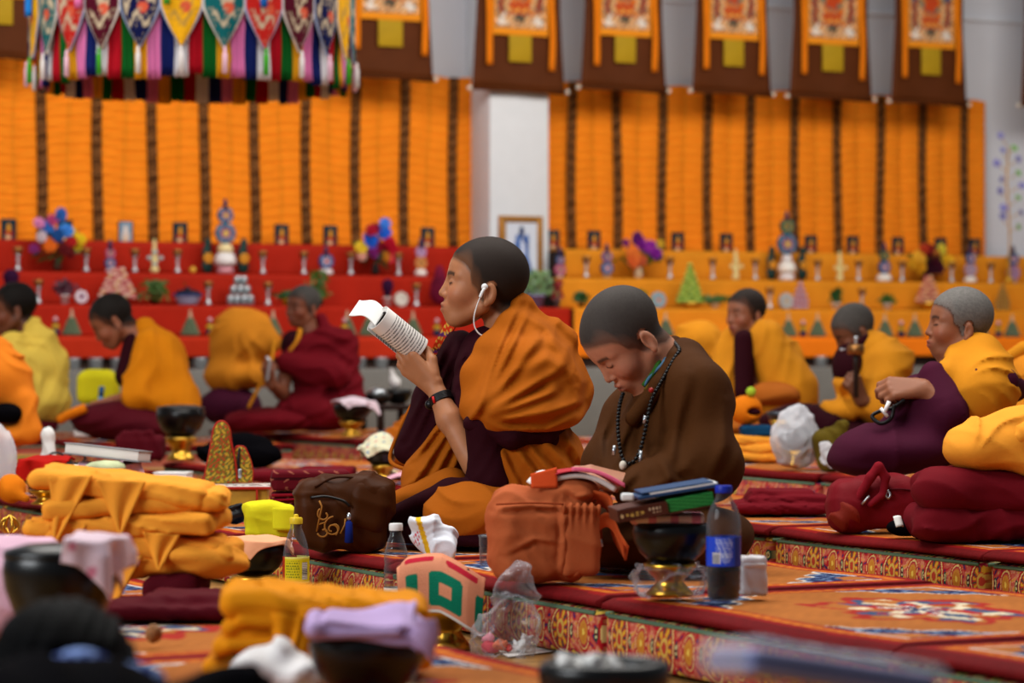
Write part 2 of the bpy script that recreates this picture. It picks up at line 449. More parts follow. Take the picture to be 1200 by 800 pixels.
# ---- hanging scroll paintings
TH = 16.08
def thangka(cx, wb, yb, wp, yp, label, ribbons=True, slant=5):
    d = dep(uof(cx, TH), TH); s = F_PX / d; w = wb / s * 1.17; zb = zof(yb, d); zt = zb + 1.15
    root = T('scroll_painting', label, 'painting', W(uof(cx, TH), TH, zb), YR, 'scroll paintings along the top of the wall')
    def fn(u, v):
        ww = w * (1 - 0.10 * np.clip(v * 2.2, 0, 1)); x = (u - 0.5) * ww
        return np.stack([x, -0.006 * np.cos(u * 9) + 0.012 * np.abs(u - 0.5) ** 2, (zt - zb) * v + 0.01 * np.cos(u * PI)], -1)
    O('brown_cloth', sheet(fn, 20, 20, 0.006), cloth('brown_silk', '#54290F', rough=0.6), root)
    pz = zof(yp, d) - zb; pw = wp / s * 1.17; ph = 0.52
    def pic(P):
        x = P[:, 0] / (pw / 2); z = (P[:, 2] - pz) / ph; c = np.tile(L('#C98A50'), (len(P), 1))
        def put(m, h): c[m] = L(h)
        n = np.sin(x * 17 + 4 * np.sin(z * 21)) * np.sin(z * 43 + 3 * np.sin(x * 9)); x0, z0 = x, z; x = x + .05 * np.sin(z * 40); z = z + .02 * np.sin(x * 23)
        put(n > 0.45, '#5E6B62'); put(n < -0.5, '#D8B890'); put((n > 0.1) & (n < 0.2), '#8A2E20')
        put((np.abs(x) < 0.50) & (z > 0.26) & (z < 0.40), '#B8421C'); put((np.abs(x) < 0.44) & (z > 0.29) & (z < 0.32), '#D8A04A'); put((np.abs(x) < 0.38) & (z > 0.41) & (z < 0.5), '#D06A1E'); put(((x / .5) ** 2 + ((z - .68) / .25) ** 2) < 1, '#5A6A5E'); put(((x / .42) ** 2 + ((z - .68) / .21) ** 2) < 1, '#C87A2A')
        put(((x / 0.3) ** 2 + ((z - 0.62) / 0.17) ** 2) < 1, '#B9431E'); put(((x / 0.17) ** 2 + ((z - 0.82) / 0.08) ** 2) < 1, '#D9A441')
        put((np.abs(x) < 0.2) & (z > 0.17) & (z < 0.25), '#4E4A3E')
        for sx in (-1, 1):
            put((((x - sx * 0.66) / 0.20) ** 2 + ((z - 0.16) / 0.035) ** 2) < 1, '#DCD0C4'); put((((x - sx * 0.62) / 0.07) ** 2 + ((z - 0.21) / 0.05) ** 2) < 1, '#D8CCC0'); put((np.abs(x - sx * 0.70) < .09) & (z > .28) & (z < .62), '#8A3A2A'); put((np.abs(x - sx * 0.70) < .13) & (z > .62) & (z < .70), '#3E4A6A'); put((np.abs(x - sx * .45) < .06) & (z > .3) & (z < .48), '#C8A070')
        x, z = x0, z0; put((np.abs(x) > 0.90) | (z < 0.08) | (z > 0.96), '#E08A1E'); return c
    def pf(u, v): return np.stack([(u - 0.5) * pw, -0.022 + 0 * u, pz + ph * v], -1)
    O('painted_panel', sheet(pf, 60, 90, 0.006), C_TINT, root, col=pic)
    qw = pw * 0.40; qh = 31 / s
    O('olive_patch', box((0, -0.02, pz - qh / 2), (qw / 2, 0.004, qh / 2), 0.001), cloth('olive_silk', '#A8871A', rough=0.55), root)
    if ribbons:
        for sx, l in ((-1, 36), (1, 40)):
            z0, z1 = pz - l / s, 1.13
            x0 = sx * (pw / 2 + 0.026)
            def rf(u, v): return np.stack([x0 + (u - 0.5) * 0.042 + 0.004 * np.sin(v * 9), -0.03 + 0.003 * np.sin(v * 14 + sx), z0 + (z1 - z0) * v], -1)
            O('ribbon', sheet(rf, 4, 24, 0.004), C_ORG, root)
    rod = tube([(-w / 2 * 1.03, 0, 0.008), (w / 2 * 1.03, 0, 0.008)], 0.010, 8)
    O('rod', rod, cloth('brown_silk', '#54290F'), root)
    for sx in (-1, 1): O('rod_knob', ball((sx * w / 2 * 1.05, 0, 0.008), 0.016), M('ivory', '#D8CFBE', rough=0.4), root)
thangka(0, 92, 68, 60, -2, 'brown scroll painting mostly cut off, above the yellow-shawled nun', False)
thangka(456, 98, 92, 66, 24, 'brown scroll painting hanging between the tasselled canopy and the pillar')
thangka(608, 104, 107, 62, 42, 'brown scroll painting hanging across the top of the white pillar')
thangka(731, 98, 106, 58, 43, 'brown scroll painting, first one beyond the pillar towards the flowering branch')
thangka(858, 92, 110, 57, 47, 'brown scroll painting, second one beyond the pillar towards the flowering branch')
thangka(974, 98, 116, 61, 53, 'brown scroll painting, third one beyond the pillar towards the flowering branch')
thangka(1089, 92, 122, 57, 57, 'brown scroll painting hanging just before the bare wall with the flowering branch')
thangka(1240, 92, 127, 57, 63, 'brown scroll painting of which only one edge shows past the flowering branch')

# ---- round hanging canopy with pennants and tassels
def canopy():
    d = 13.0; R = 0.715; c = at(226, 88, d); zf = zof(88, d - R) ; root = T('hanging_canopy', 'round hanging canopy of embroidered dragon pennants with rainbow silk tassels', 'canopy', (c[0], c[1], zf))
    O('hoop', tube([(R * math.cos(a), R * math.sin(a), 0.47) for a in np.linspace(0, 2 * PI, 64, endpoint=False)], 0.02, 8, True), M_GOLD, root)
    O('roof_cloth', lathe([(R, 0.47), (R * 0.99, 0.5), (R * 0.5, 0.62), (0.02, 0.66)], 48), C_RED, root)
    O('hanging_rope', tube([(0, 0, 0.66), (0, 0, 2.2)], 0.012), C_YEL, root)
    tc = ['#0C5A1E', '#E0A01C', '#D878B0', '#14205E', '#D8D8DE', '#A81020']; nseg = 72
    off = 4
    for k in range(nseg):
        a0, a1 = 2 * PI * k / nseg, 2 * PI * (k + 1) / nseg; rs = np.random.RandomState(k); ph = rs.uniform(0, 6); L0 = rs.uniform(-0.012, 0.012)
        def fn(u, v):
            a = a0 + (a1 - a0) * u; r = R - 0.022 + 0.010 * np.sin(u * 25 + ph) + 0.004 * np.sin(v * 6 + ph)
            return np.stack([r * np.cos(a), r * np.sin(a), L0 * (1 - v) + 0.006 * np.sin(u * 40 + ph) * (1 - v) + 0.30 * v], -1)
        base = L(tc[(k + off) % 6])
        O('tassel', sheet(fn, 16, 8, 0.006), C_TINT, root, col=lambda P: base * (0.82 + 0.3 * (np.sin(np.arctan2(P[:, 1], P[:, 0]) * 900 + ph)[:, None] * 0.5 + 0.5)))
    pc = ['#0E5A5E', '#B4201A', '#4A0A1E', '#0C1240', '#E0A514']; npn = 25
    for k in range(npn):
        ac = 2 * PI * k / npn + math.radians(-90) + 0.045; hw = PI / npn * 1.06; base = L(pc[(k + 4) % 5]); rs = np.random.RandomState(50 + k); ph = rs.uniform(0, 6)
        def fn(u, v):
            x = (u - 0.5) * 2; tip = np.where(v > 0.45, 1.0, 1 - ((0.45 - v) / 0.45) ** 1.25)
            a = ac + hw * x * np.maximum(tip, 0.03); r = R + 0.014 + 0.012 * np.cos(x * PI / 2)
            return np.stack([r * np.cos(a), r * np.sin(a), 0.118 + 0.42 * v], -1)
        def tint(P):
            x = (np.arctan2(P[:, 1], P[:, 0]) - ac + PI) % (2 * PI) - PI; x = x / hw; z = (P[:, 2] - 0.118) / 0.42
            c = np.tile(base, (len(P), 1)); drag = L('#B9A98E') if (k % 5) != 0 else L('#B98E3C')
            q = np.abs(z - 0.58 - 0.12 * np.sin(x * 5 + ph) - 0.05 * np.sin(x * 13)); c[(q < 0.05) & (np.abs(x) < 0.75)] = drag
            q = np.abs(z - 0.30 - 0.06 * np.sin(x * 8 + 1 + ph)); c[(q < 0.03) & (np.abs(x) < 0.5)] = drag
            c[((x - 0.2) ** 2 / 0.06 + (z - 0.42) ** 2 / 0.004) < 1] = L('#C8543A')
            c[((np.sin(x * 40) * np.sin(z * 60)) > 0.75) & (z < 0.9)] = drag * 0.8
            tip = np.where(z > 0.45, 1.0, 1 - (np.clip(0.45 - z, 0, 1) / 0.45) ** 1.25); c[(np.abs(x) > np.maximum(tip, 0.03) * 0.90)] = L('#D8D0C6') if k % 2 else L('#9AA8C8'); return c
        p = O('pennant', sheet(fn, 28, 36, 0.006), C_TINT, root, col=tint)
        r = R + 0.035; x0, y0 = r * math.cos(ac), r * math.sin(ac)
        O('tip_tassel', lathe([(0.002, 0.125), (0.008, 0.11), (0.006, 0.10), (0.011, 0.09), (0.012, 0.01), (0.004, 0.005)], 8), C_WHITE if k % 3 == 0 else C_PINK if k % 3 == 1 else cloth('green_silk', '#3E9A28'), p, loc=(x0, y0, 0))
    # the small side streamers tied along the hoop
    for k, h in enumerate(['#1E5AA8', '#4CA032', '#D870A8', '#1E70C0']):
        a = math.radians(-60 - 32 * k)
        O('streamer', sheet(lambda u, v: np.stack([(R + 0.05) * np.cos(a) + (u - 0.5) * 0.03, (R + 0.05) * np.sin(a) + 0 * u, 0.30 + 0.2 * v], -1), 3, 8, 0.005), cloth('streamer_' + h[1:], h), root)
canopy()

# ---- the stepped altars
TZ = [0.68, 0.86, 1.05, 1.24]; TT = [15.2, 15.45, 15.7, 15.95]
def altar(name, label, spans, mat, mat2, seed):
    root = T(name, label, 'altar', W(uof(spans[0][0], 15.2), 15.2, 0), YR); ou = uof(spans[0][0], 15.2)
    for i in range(4):
        u0, u1 = uof(spans[i][0], TT[i]) - ou, uof(spans[i][1], TT[i]) - ou
        t0 = TT[i] - 15.2; dp = 0.26 if i < 3 else 0.42; z1 = TZ[i]; z0 = 0.56 if i == 0 else TZ[i - 1] + 0.004
        def fn(u, v):
            x = u0 + (u1 - u0) * u; drop = z1 - z0; s = v * (dp + drop)
            wav = 0.006 * np.sin(x * 7 + i + seed) + 0.004 * np.sin(x * 19 + i * 2 + seed)
            y = np.where(s < dp, dp - s, 0) - np.where(s > dp, wav * (s - dp) / drop + 0.006, 0)
            z = np.where(s < dp, z1, z1 - (s - dp)) - np.where(s > dp, 0.004 * np.sin(x * 3 + seed) * (s - dp) / drop, 0)
            return np.stack([x, t0 + y, z], -1)
        O('step_cloth', sheet(fn, 160, 26, 0.006), mat if i == 0 else mat2, root)
        O('bench', box(((u0 + u1) / 2, t0 + dp / 2 + 0.012, z1 / 2 - 0.004), ((u1 - u0) / 2, dp / 2 - 0.012, z1 / 2 - 0.004)), M('bench_wood', '#2A160C', rough=0.7), root, smooth=False)
    return root
C_ALTR = cloth('altar_red', '#B02A12', var=0.06, rough=0.7); C_ALTR2 = cloth('altar_red_deep', '#A0200F', var=0.06, rough=0.7)
C_ALTO = cloth('altar_orange', '#D6861E', var=0.06, rough=0.7); C_ALTO2 = cloth('altar_orange_bright', '#EC7612', var=0.06, rough=0.7)
altar('altar', 'long four-stepped altar draped in red cloth, set with offerings', [(-90, 671), (-90, 668), (-90, 562), (-90, 560)], C_ALTR, C_ALTR2, 0)
altar('altar', 'long four-stepped altar draped in orange cloth, set with offerings', [(674, 1290), (672, 1290), (652, 1290), (661, 1290)], C_ALTO2, C_ALTO, 3)
tag(O('trim_2', box((5.0, 15.05, 0.25), (13.0, 0.30, 0.25), 0.01), M('plinth_stone', '#6E6C68', rough=0.5, var=0.06), **ROOM), kind='structure')

# ---- cushioned mats and rugs of the seat rows
ZM = 0.142
def brocade(seed):
    def f(P):
        y = P[:, 1]; z = np.where(np.abs(P[:, 0]) > 0.36, P[:, 2], P[:, 2] + 0); c = np.tile(L('#B45444'), (len(P), 1))
        def put(m, h): c[m] = L(h)
        zz = z - 0.058
        n = np.sin(y * 95 + 2.5 * np.sin(z * 90)) * np.sin(z * 120 + 2.5 * np.sin(y * 70))
        put(n > 0.35, '#C47860'); put(n < -0.40, '#A81E28'); put((n > 0.13) & (n < 0.18), '#C89A68')
        put((n > 0.78), '#C08A34'); put((n < -0.82), '#1C2A5A')
        per = 0.092; q = (y + seed * 0.05) / per; k = np.floor(q); x = (q - k - 0.5) * per
        odd = (k % 2) == 0
        e1 = np.where(odd, np.sqrt((x / 0.043) ** 2 + (zz / 0.058) ** 2), np.sqrt((x / 0.026) ** 2 + (zz / 0.040) ** 2))
        a = np.arctan2(zz, x)
        for lo, hi, h in ((0.86, 1.0, '#A61A20'), (0.78, 0.86, '#D8C07A'), (0.66, 0.78, '#8E1A30')): put((e1 > lo) & (e1 < hi), h)
        put((e1 < 0.66) & odd, '#B03A28'); put((e1 < 0.66) & odd & (np.sin(a * 8) > 0.35) & (e1 > 0.38), '#C89A2C'); put((e1 < 0.66) & odd & (np.sin(a * 8 + 3.1) > 0.75) & (e1 > 0.40), '#12463C')
        put((e1 < 0.34) & odd, '#C0A04A'); put((e1 < 0.2) & odd, '#A83A2A')
        put((e1 < 0.70) & ~odd, '#B04038'); put((e1 < 0.60) & ~odd, '#B87C30'); put((e1 < 0.44) & ~odd & (np.sin(a * 14) > 0.2), '#B06A20'); put((e1 < 0.18) & ~odd, '#D8B850')
        x2 = (q + 0.5 - np.floor(q + 0.5) - 0.5) * per
        for sz in (-0.052, 0.050):
            e2 = np.sqrt((x2 / 0.019) ** 2 + ((zz - sz) / 0.016) ** 2); put(e2 < 1.0, '#7A1030'); put(e2 < 0.75, '#D8B44A'); put(e2 < 0.35, '#14503C')
        e3 = np.sqrt((x2 / 0.006) ** 2 + (zz / 0.016) ** 2); put(e3 < 1, '#0E4038'); put(e3 < 0.6, '#C8C088'); put(e3 < 0.3, '#5A1020')
        return c
    return f
def rug_tint(hx, hy, seed):
    def f(P):
        x, y = P[:, 0], P[:, 1]; e = np.minimum(hx - np.abs(x), hy - np.abs(y)); rs = np.random.RandomState(seed); ph = rs.uniform(0, 6, 4)
        c = np.tile(L('#A9632A'), (len(P), 1))
        def put(m, h): c[m] = L(h)
        w = 0.006 * np.sin(x * 60 + ph[0]) * np.sin(y * 50 + ph[1])
        # corner motifs: navy with a white outline, stepped towards the middle of the rug
        ax, ay = np.abs(x) / (hx - 0.10), np.abs(y) / (hy - 0.10)
        g = ax * 0.9 + ay * 1.0 + 0.035 * np.sin(ax * 25) + 0.03 * np.sin(ay * 32)
        put((g > 1.30) & (e > 0.09), '#DCD2C4'); put((g > 1.335) & (e > 0.096), '#1A2650'); put((g > 1.335) & (e > 0.096) & (np.sin(x * 130 + 2 * np.sin(y * 80)) * np.sin(y * 110) > 0.35), '#6C84A8'); put((g > 1.62) & (e > 0.1), '#A9632A')
        # medallion
        r = np.sqrt((x / 0.17) ** 2 + (y / 0.24) ** 2); a = np.arctan2(y / 0.24, x / 0.17)
        q = r + 0.14 * np.sin(a * 6 + ph[2]) + 0.08 * np.sin(a * 13 + 9 * r)
        put((q < 1) & (q > 0.82), '#A0281C'); put((q < 0.82) & (np.sin(a * 5 + 6 * r) > 0.1), '#3A4E6E'); put((q < 0.7) & (np.sin(a * 7 - 8 * r) > 0.45), '#D8C8A8'); put((q < 0.55) & (np.sin(a * 4 + 10 * r) > 0.3), '#A8201C'); put(q < 0.2, '#DCD2C4'); put(q < 0.12, '#2A3A60')
        # borders
        put(e < 0.092, '#B4561A'); put((e < 0.088) & (np.sin((x + y) * 110) * np.sin((x - y) * 90) > 0.4), '#D07A20'); put((e < 0.092) & (e > 0.082), '#8E1414')
        put(e < 0.052, '#8A100E'); put(e < 0.03, '#640A0E')
        return c * (0.94 + 0.10 * np.sin(x * 190 + 3 * np.sin(y * 37))[:, None] * np.sin(y * 210)[:, None])
    return f
def grid_box(hx, hy, z0, z1, nx, ny, nz, bulge=0.012, rd=0.02):
    """a padded slab whose faces carry enough points to hold a woven pattern"""
    V, Fc = [], []
    def face(fn, n, m):
        b = len(V)
        for i in range(n + 1):
            for j in range(m + 1): V.append(fn(i / n * 2 - 1, j / m * 2 - 1))
        for i in range(n):
            for j in range(m): Fc.append((b + i * (m + 1) + j, b + (i + 1) * (m + 1) + j, b + (i + 1) * (m + 1) + j + 1, b + i * (m + 1) + j + 1))
    zc, hz = (z0 + z1) / 2, (z1 - z0) / 2
    face(lambda a, b: (hx * a, hy * b, z1), nx, ny); face(lambda a, b: (-hx * a, hy * b, z0), 2, 2)
    face(lambda a, b: (-hx, -hy * a, zc + hz * b), ny, nz); face(lambda a, b: (hx, hy * a, zc + hz * b), ny, nz)
    face(lambda a, b: (hx * a, -hy, zc + hz * b), nx, nz); face(lambda a, b: (-hx * a, hy, zc + hz * b), nx, nz)
    P = np.array(V); H = np.array([hx, hy, hz]); q = P - [0, 0, zc]
    inn = np.clip(q, -(H - rd), H - rd); dl = q - inn; ln = np.linalg.norm(dl, axis=1)[:, None] + 1e-9
    P = np.where(ln > rd, inn + dl / ln * rd, q) + [0, 0, zc]
    P[:, 0] += np.sign(q[:, 0]) * (np.abs(q[:, 0]) > hx * 0.98) * bulge * np.cos(q[:, 2] / hz * PI / 2) * (1 - (q[:, 1] / hy) ** 6)
    return P, np.array(Fc)
def wavy_rug(hx, hy, z0, th, seed, nx, ny):
    rs = np.random.RandomState(seed); ph = rs.uniform(0, 6, 4)
    def fn(u, v):
        x = (u * 2 - 1) * hx; y = (v * 2 - 1) * hy
        ov = np.maximum(np.abs(x) - (hx - 0.03), 0); z = z0 + th / 2 + 0.002 * np.sin(y * 9 + ph[0]) - ov * 0.38 + 0.0 * x
        return np.stack([np.clip(x, -hx + 0.008, hx - 0.008) + 0.004 * np.sin(y * 7 + ph[1]), y + 0.004 * np.sin(x * 8 + ph[2]), z], -1)
    return sheet(fn, nx, ny, th)
n_mat = 0
def mat(u, t, label, hx=0.40, hy=0.515, zt=ZM, fine=True, rug=True, rz=0.0, dirt=None, ru=0.0):
    """one sitting cushion in brocade and the rug that covers it; u, t is its middle"""
    global n_mat; n_mat += 1
    k = 1.0 if fine else 0.4
    root = T('sitting_mat', 'rug-covered brocade cushion ' + label, 'cushion', W(u, t, 0), YR + rz, 'brocade sitting cushions')
    O('cushion', grid_box(hx, hy - 0.006, 0.002, zt - 0.032, int(20 * k) + 4, int(330 * k), int(38 * k) + 4), C_TINT, root, col=brocade(n_mat))
    for s in (-1, 1): O('piping', tube([(s * (hx + .001), -hy + 0.03, zt - 0.043), (s * (hx + .001), hy - 0.03, zt - 0.043)], 0.005, 6), cloth('sage_piping', '#5E7A62'), root)
    O('piping', tube([(-hx * 0.97, -hy + 0.006, zt - 0.043), (hx * 0.97, -hy + 0.006, zt - 0.043)], 0.005, 6), cloth('sage_piping', '#5E7A62'), root)
    if rug:
        O('rug', wavy_rug(hx + 0.012, hy - 0.008, 0.004, 0.018, n_mat, int(110 * k), int(150 * k)), cloth('rug_wool', None, tint=True, var=0.12, bump=0.35, bs=250), root, col=rug_tint(hx + 0.012, hy + 0.006, n_mat), loc=(ru, 0, zt - 0.030), label='woven rug with navy corners')
U1, U2, U3, U0 = 2.67 + 0.40, 4.10 + 0.40, 5.25 + 0.42, 2.67 - 0.66 - 0.40
# seams of the first row fall at about these distances down the hall
def tof(px, u):                          # place down the hall on a row line u seen at a pixel column
    k = (px - 600) / F_PX
    return u * (0.8949 - 0.4462 * k) / (0.4462 + 0.8949 * k)
for i, t in enumerate((2.75, 3.78, 4.81, 5.84, 6.87)):
    mat(U0, t, 'of the nearest row, %s from the dish' % ORD[i], hy=0.515)
for i, t in enumerate((3.41, 4.44, 5.47, 6.50, 7.53, 8.56, 9.59)):
    mat(U1, t, "of the reading nun's row, %s from near" % ORD[i], hy=0.515, ru=0.0)
for i, t in enumerate((5.155, 6.14, 7.13, 8.12, 9.11, 10.10, 11.09)):
    mat(U2, t, "of the elderly nun's row, %s from near" % ORD[i], hy=0.49, fine=i < 4)
for i, t in enumerate((7.72, 8.71, 9.70, 10.69, 11.68, 12.67, 13.66)):
    mat(U3, t, "of the crimson nun's row, %s from near" % ORD[i], hy=0.49, zt=0.20, fine=False)

mat(4.42, 12.35, 'under the young nun with bowed head', hy=0.49, zt=0.20, fine=False)
mat(4.22, 13.40, 'under the nun in the pale yellow shawl', hy=0.49, zt=0.20, fine=False)
mat(3.40, 11.20, 'under the orange cloak heap at the edge', hy=0.49, fine=False)
for i, t in enumerate((9.6, 10.6, 11.6)):
    mat(6.62, t, 'under the amber-shawled nuns, %s from near' % ORD[i], hy=0.49, zt=0.20, fine=False)
# ================================================================== offerings on the altars
RED = 'red altar'; OG = 'orange altar'
TIERN = ['lowest', 'second', 'third', 'top']
def spot(px, tier, back=0.10):
    t = TT[tier] + back; return W(uof(px, t), t, TZ[tier] + 0.0075), F_PX / dep(uof(px, t), t)
def alt(px): return RED if px < 660 else OG
def side_ord(lst, px):
    """count from the pillar outwards on the altar that holds px"""
    same = sorted([p for p in lst if alt(p) == alt(px)], key=lambda p: abs(p - 608)); return ORD[same.index(px)]

# small framed prints leaning on the top step
CARDS = [10, 76, 147, 211, 330, 387, 501, 648, 696, 794, 851, 950, 999, 1052, 1102, 1142]
for i, px in enumerate(CARDS):
    p, s = spot(px, 3, 0.30); pale = px == 147
    r = T('framed_print', 'small dark framed print on top of the %s, %s from the pillar' % (alt(px), side_ord(CARDS, px)) if not pale else 'small pale blue framed print on the top step of the red altar', 'picture', p, YR, 'small framed prints along the top step')
    def tint(P, pale=pale, i=i):
        x, z = P[:, 0] / 0.04, P[:, 2] / 0.12; c = np.tile(L('#7A93A6' if pale else '#0C2A36'), (len(P), 1))
        c[((x / 0.6) ** 2 + ((z - 0.32) / 0.28) ** 2) < 1] = L('#C8B8AC' if pale else '#9A2416'); c[((x / 0.32) ** 2 + ((z - 0.62) / 0.2) ** 2) < 1] = L('#D8CFC4' if pale else '#C88A22')
        c[((x + 0.1) ** 2 / 0.15 + ((z - 0.16) / 0.1) ** 2) < 1] = L('#D8B88A'); return c
    O('print', sheet(lambda u, v: np.stack([(u - .5) * 0.080, -0.0 * u - 0.004, 0.002 + v * 0.120], -1), 14, 20, 0.004), M_GLOSS, r, col=tint)
    O('frame', join(box((-0.042, 0, 0.062), (0.004, 0.006, 0.062)), box((0.042, 0, 0.062), (0.004, 0.006, 0.062)), box((0, 0, 0.123), (0.046, 0.006, 0.004)), box((0, 0.004, 0.061), (0.044, 0.003, 0.060))), M('dark_frame', '#0E1416', rough=0.4), r, smooth=False)

# brass goblet lamps
GOB = [(21, 2), (101, 2), (158, 2), (208, 2), (308, 2), (356, 2), (411, 2), (467, 2), (45, 1), (244, 1), (314, 1), (488, 1), (687, 2), (785, 2), (835, 2), (885, 2), (958, 2), (1006, 2), (1057, 2), (1115, 2), (1161, 2), (902, 1), (1010, 1)]
gob = [(0.018, 0), (0.022, 0.004), (0.016, 0.014), (0.007, 0.03), (0.008, 0.05), (0.011, 0.056), (0.007, 0.062), (0.009, 0.078), (0.022, 0.095), (0.027, 0.12), (0.029, 0.135), (0.026, 0.135), (0.02, 0.105)]
g0 = None
for px, ti in GOB:
    p, s = spot(px, ti, 0.06); lb = 'brass butter lamp, %s step of the %s, %s from the pillar' % (TIERN[ti], alt(px), side_ord([q for q, k in GOB if k == ti], px))
    if g0 is None:
        g0 = T('butter_lamp', lb, 'lamp', p, YR, 'brass butter lamps on the altar steps')
        O('stem', lathe(gob[:9], 16), M_SILV, g0); O('cup', lathe([(0.009, 0.078)] + gob[8:], 18), M('aged_brass', '#9A6A3A', rough=0.3, metal=0.9), g0)
    else: dup(g0, p, label=lb)

# small silver cups along the plinth
cup0 = None
for i, px in enumerate((86, 112, 138, 163, 235, 258, 421, 447, 962, 1000, 1034)):
    t = 14.93; p = W(uof(px, t), t, 0.502); lb = 'silver cup before the %s, %s from the yellow-shawled nun' % (alt(px), ORD[i])
    if cup0 is None:
        cup0 = tag(O('water_cup', lathe([(0.030, 0), (0.033, 0.004), (0.040, 0.055), (0.042, 0.06), (0.038, 0.06), (0.031, 0.02)], 20), M_SILV, loc=p), lb, 'cup', 'silver water cups on the plinth')
    else: dup(cup0, p, label=lb)

# coiled grain cones with knobbed tips
CON = [84, 223, 320, 407, 432, 484, 780, 718, 924, 958, 1037, 1072, 1149, 1186]
cn0 = None
for px in CON:
    p, s = spot(px, 0, 0.08); lb = 'grey-green cone low on the %s, %s from the pillar' % (alt(px), side_ord(CON, px))
    if cn0 is None:
        cn0 = T('offering_cone', lb, 'offering', p, YR, 'grey-green offering cones on the lowest step'); rs = np.random.RandomState(3)
        lay = []
        for k in range(7):
            rr = 0.046 * (1 - k / 8.5); n = max(5, int(14 * (1 - k / 9)))
            for j in range(n):
                a = 2 * PI * j / n + k; lay.append(ball((rr * math.cos(a), rr * math.sin(a), 0.012 + k * 0.013), 0.011, 6, 4))
        lay.append(lathe([(0.05, 0), (0.045, 0.01), (0.008, 0.1), (0.002, 0.104)], 12)); O('cone', join(*lay), cloth('olive_grey', '#5F6A52'), cn0)
        O('finial', lathe([(0.008, 0.098), (0.014, 0.106), (0.006, 0.114), (0.010, 0.124), (0.004, 0.134), (0.008, 0.142), (0.001, 0.150)], 10), M('pale_wax', '#B9A184', rough=0.6), cn0)
    else: dup(cn0, p, label=lb)
FIG = [65, 246, 404, 512, 941, 1056, 1170]
f0 = None
for px in FIG:
    p, s = spot(px, 0, 0.05); lb = 'tiny striped figure low on the %s, %s from the pillar' % (alt(px), side_ord(FIG, px))
    if f0 is None:
        f0 = T('offering_figure', lb, 'offering', p, YR, 'tiny striped offering figures')
        for z0, z1, r0, r1, h, nm in ((0, 0.035, 0.022, 0.02, '#141A3E', 'base'), (0.035, 0.065, 0.021, 0.016, '#B08A1E', 'body'), (0.065, 0.082, 0.014, 0.012, '#7A1E22', 'collar'), (0.082, 0.105, 0.013, 0.003, '#C8A0A4', 'head')):
            O(nm, lathe([(r0, z0), (r0 * 1.05, (z0 + z1) / 2), (r1, z1)], 12), M('wax_' + h[1:], h, rough=0.5), f0)
    else: dup(f0, p, label=lb)

# butter sculpture discs on stems
def disc(c, r, cols, parent, name='disc', tilt=0.0, seed=0):
    ph = seed * 1.7
    def tint(P):
        q = np.sqrt(P[:, 0] ** 2 + (P[:, 2] - c) ** 2) / r; a = np.arctan2(P[:, 2] - c, P[:, 0]); o = np.tile(L(cols[0]), (len(P), 1))
        o[(q < 0.9) & (np.sin(a * 8 + ph) > 0)] = L(cols[1]); o[q < 0.62] = L(cols[2]); o[(q < 0.52) & (np.sin(a * 6) > 0)] = L(cols[0]); o[q < 0.25] = L(cols[3]); return o
    n, m = 28, 8; V, Fc = [], []
    for sgn in (-1, 1):
        b = len(V)
        for i in range(m + 1):
            for k in range(n):
                a = 2 * PI * k / n; q = r * i / m * (1 + 0.05 * math.cos(8 * a) * (i / m)); V.append((q * math.cos(a), sgn * (0.011 + 0.006 * math.cos(i * 2.2)), c + q * math.sin(a)))
        for i in range(m):
            for k in range(n):
                e = (k + 1) % n; f = (b + i * n + k, b + (i + 1) * n + k, b + (i + 1) * n + e, b + i * n + e); Fc.append(f if sgn < 0 else f[::-1])
    for k in range(n):
        e = (k + 1) % n; a0 = m * n; b0 = (m + 1) * n + m * n; Fc.append((a0 + e, a0 + k, b0 + k, b0 + e))
    return O(name, (V, Fc), M_TINT, parent, col=tint)
BL = ['#1E4A6A', '#6A8CA0', '#B04A68', '#D8B84A']; RD = ['#A8305A', '#D8A0A8', '#2A4A8A', '#D8B84A']; NV = ['#1A2A5A', '#3A6AA8', '#C8C0D0', '#C84A28']; GR = ['#163E36', '#3A7A68', '#C8A032', '#1A2A4A']
def sculpt(px, tier, label, discs, stand, back=0.10, hat=True):
    p, s = spot(px, tier, back); r = T('butter_sculpture', label, 'sculpture', p, YR, 'moulded butter sculptures on the altars'); z = 0
    for kind, h, w, colr in stand:
        O('stand', lathe([(w, z), (w * 1.04, z + h * 0.4), (w * 0.8, z + h * 0.9), (w * 0.4, z + h)], 18), M('wax_' + colr[1:], colr, rough=0.5), r); z += h
    for i, (rad, cols) in enumerate(discs):
        disc(z + rad, rad, cols, r, seed=i); z += 2 * rad * 0.97
    if hat: O('tip', lathe([(0.018, z - 0.01), (0.012, z + 0.02), (0.016, z + 0.03), (0.002, z + 0.055)], 10), M('wax_3A2A4A', '#3A2A4A', rough=0.5), r)
    return r
sculpt(264, 2, 'tall white-bodied butter sculpture with two big blue discs on the red altar', [(0.062, RD if 0 else BL), (0.048, BL)], [('p', 0.05, 0.048, '#C88A94'), ('b', 0.075, 0.062, '#E0DAD8'), ('c', 0.05, 0.045, '#E2CE9A')], 0.10)
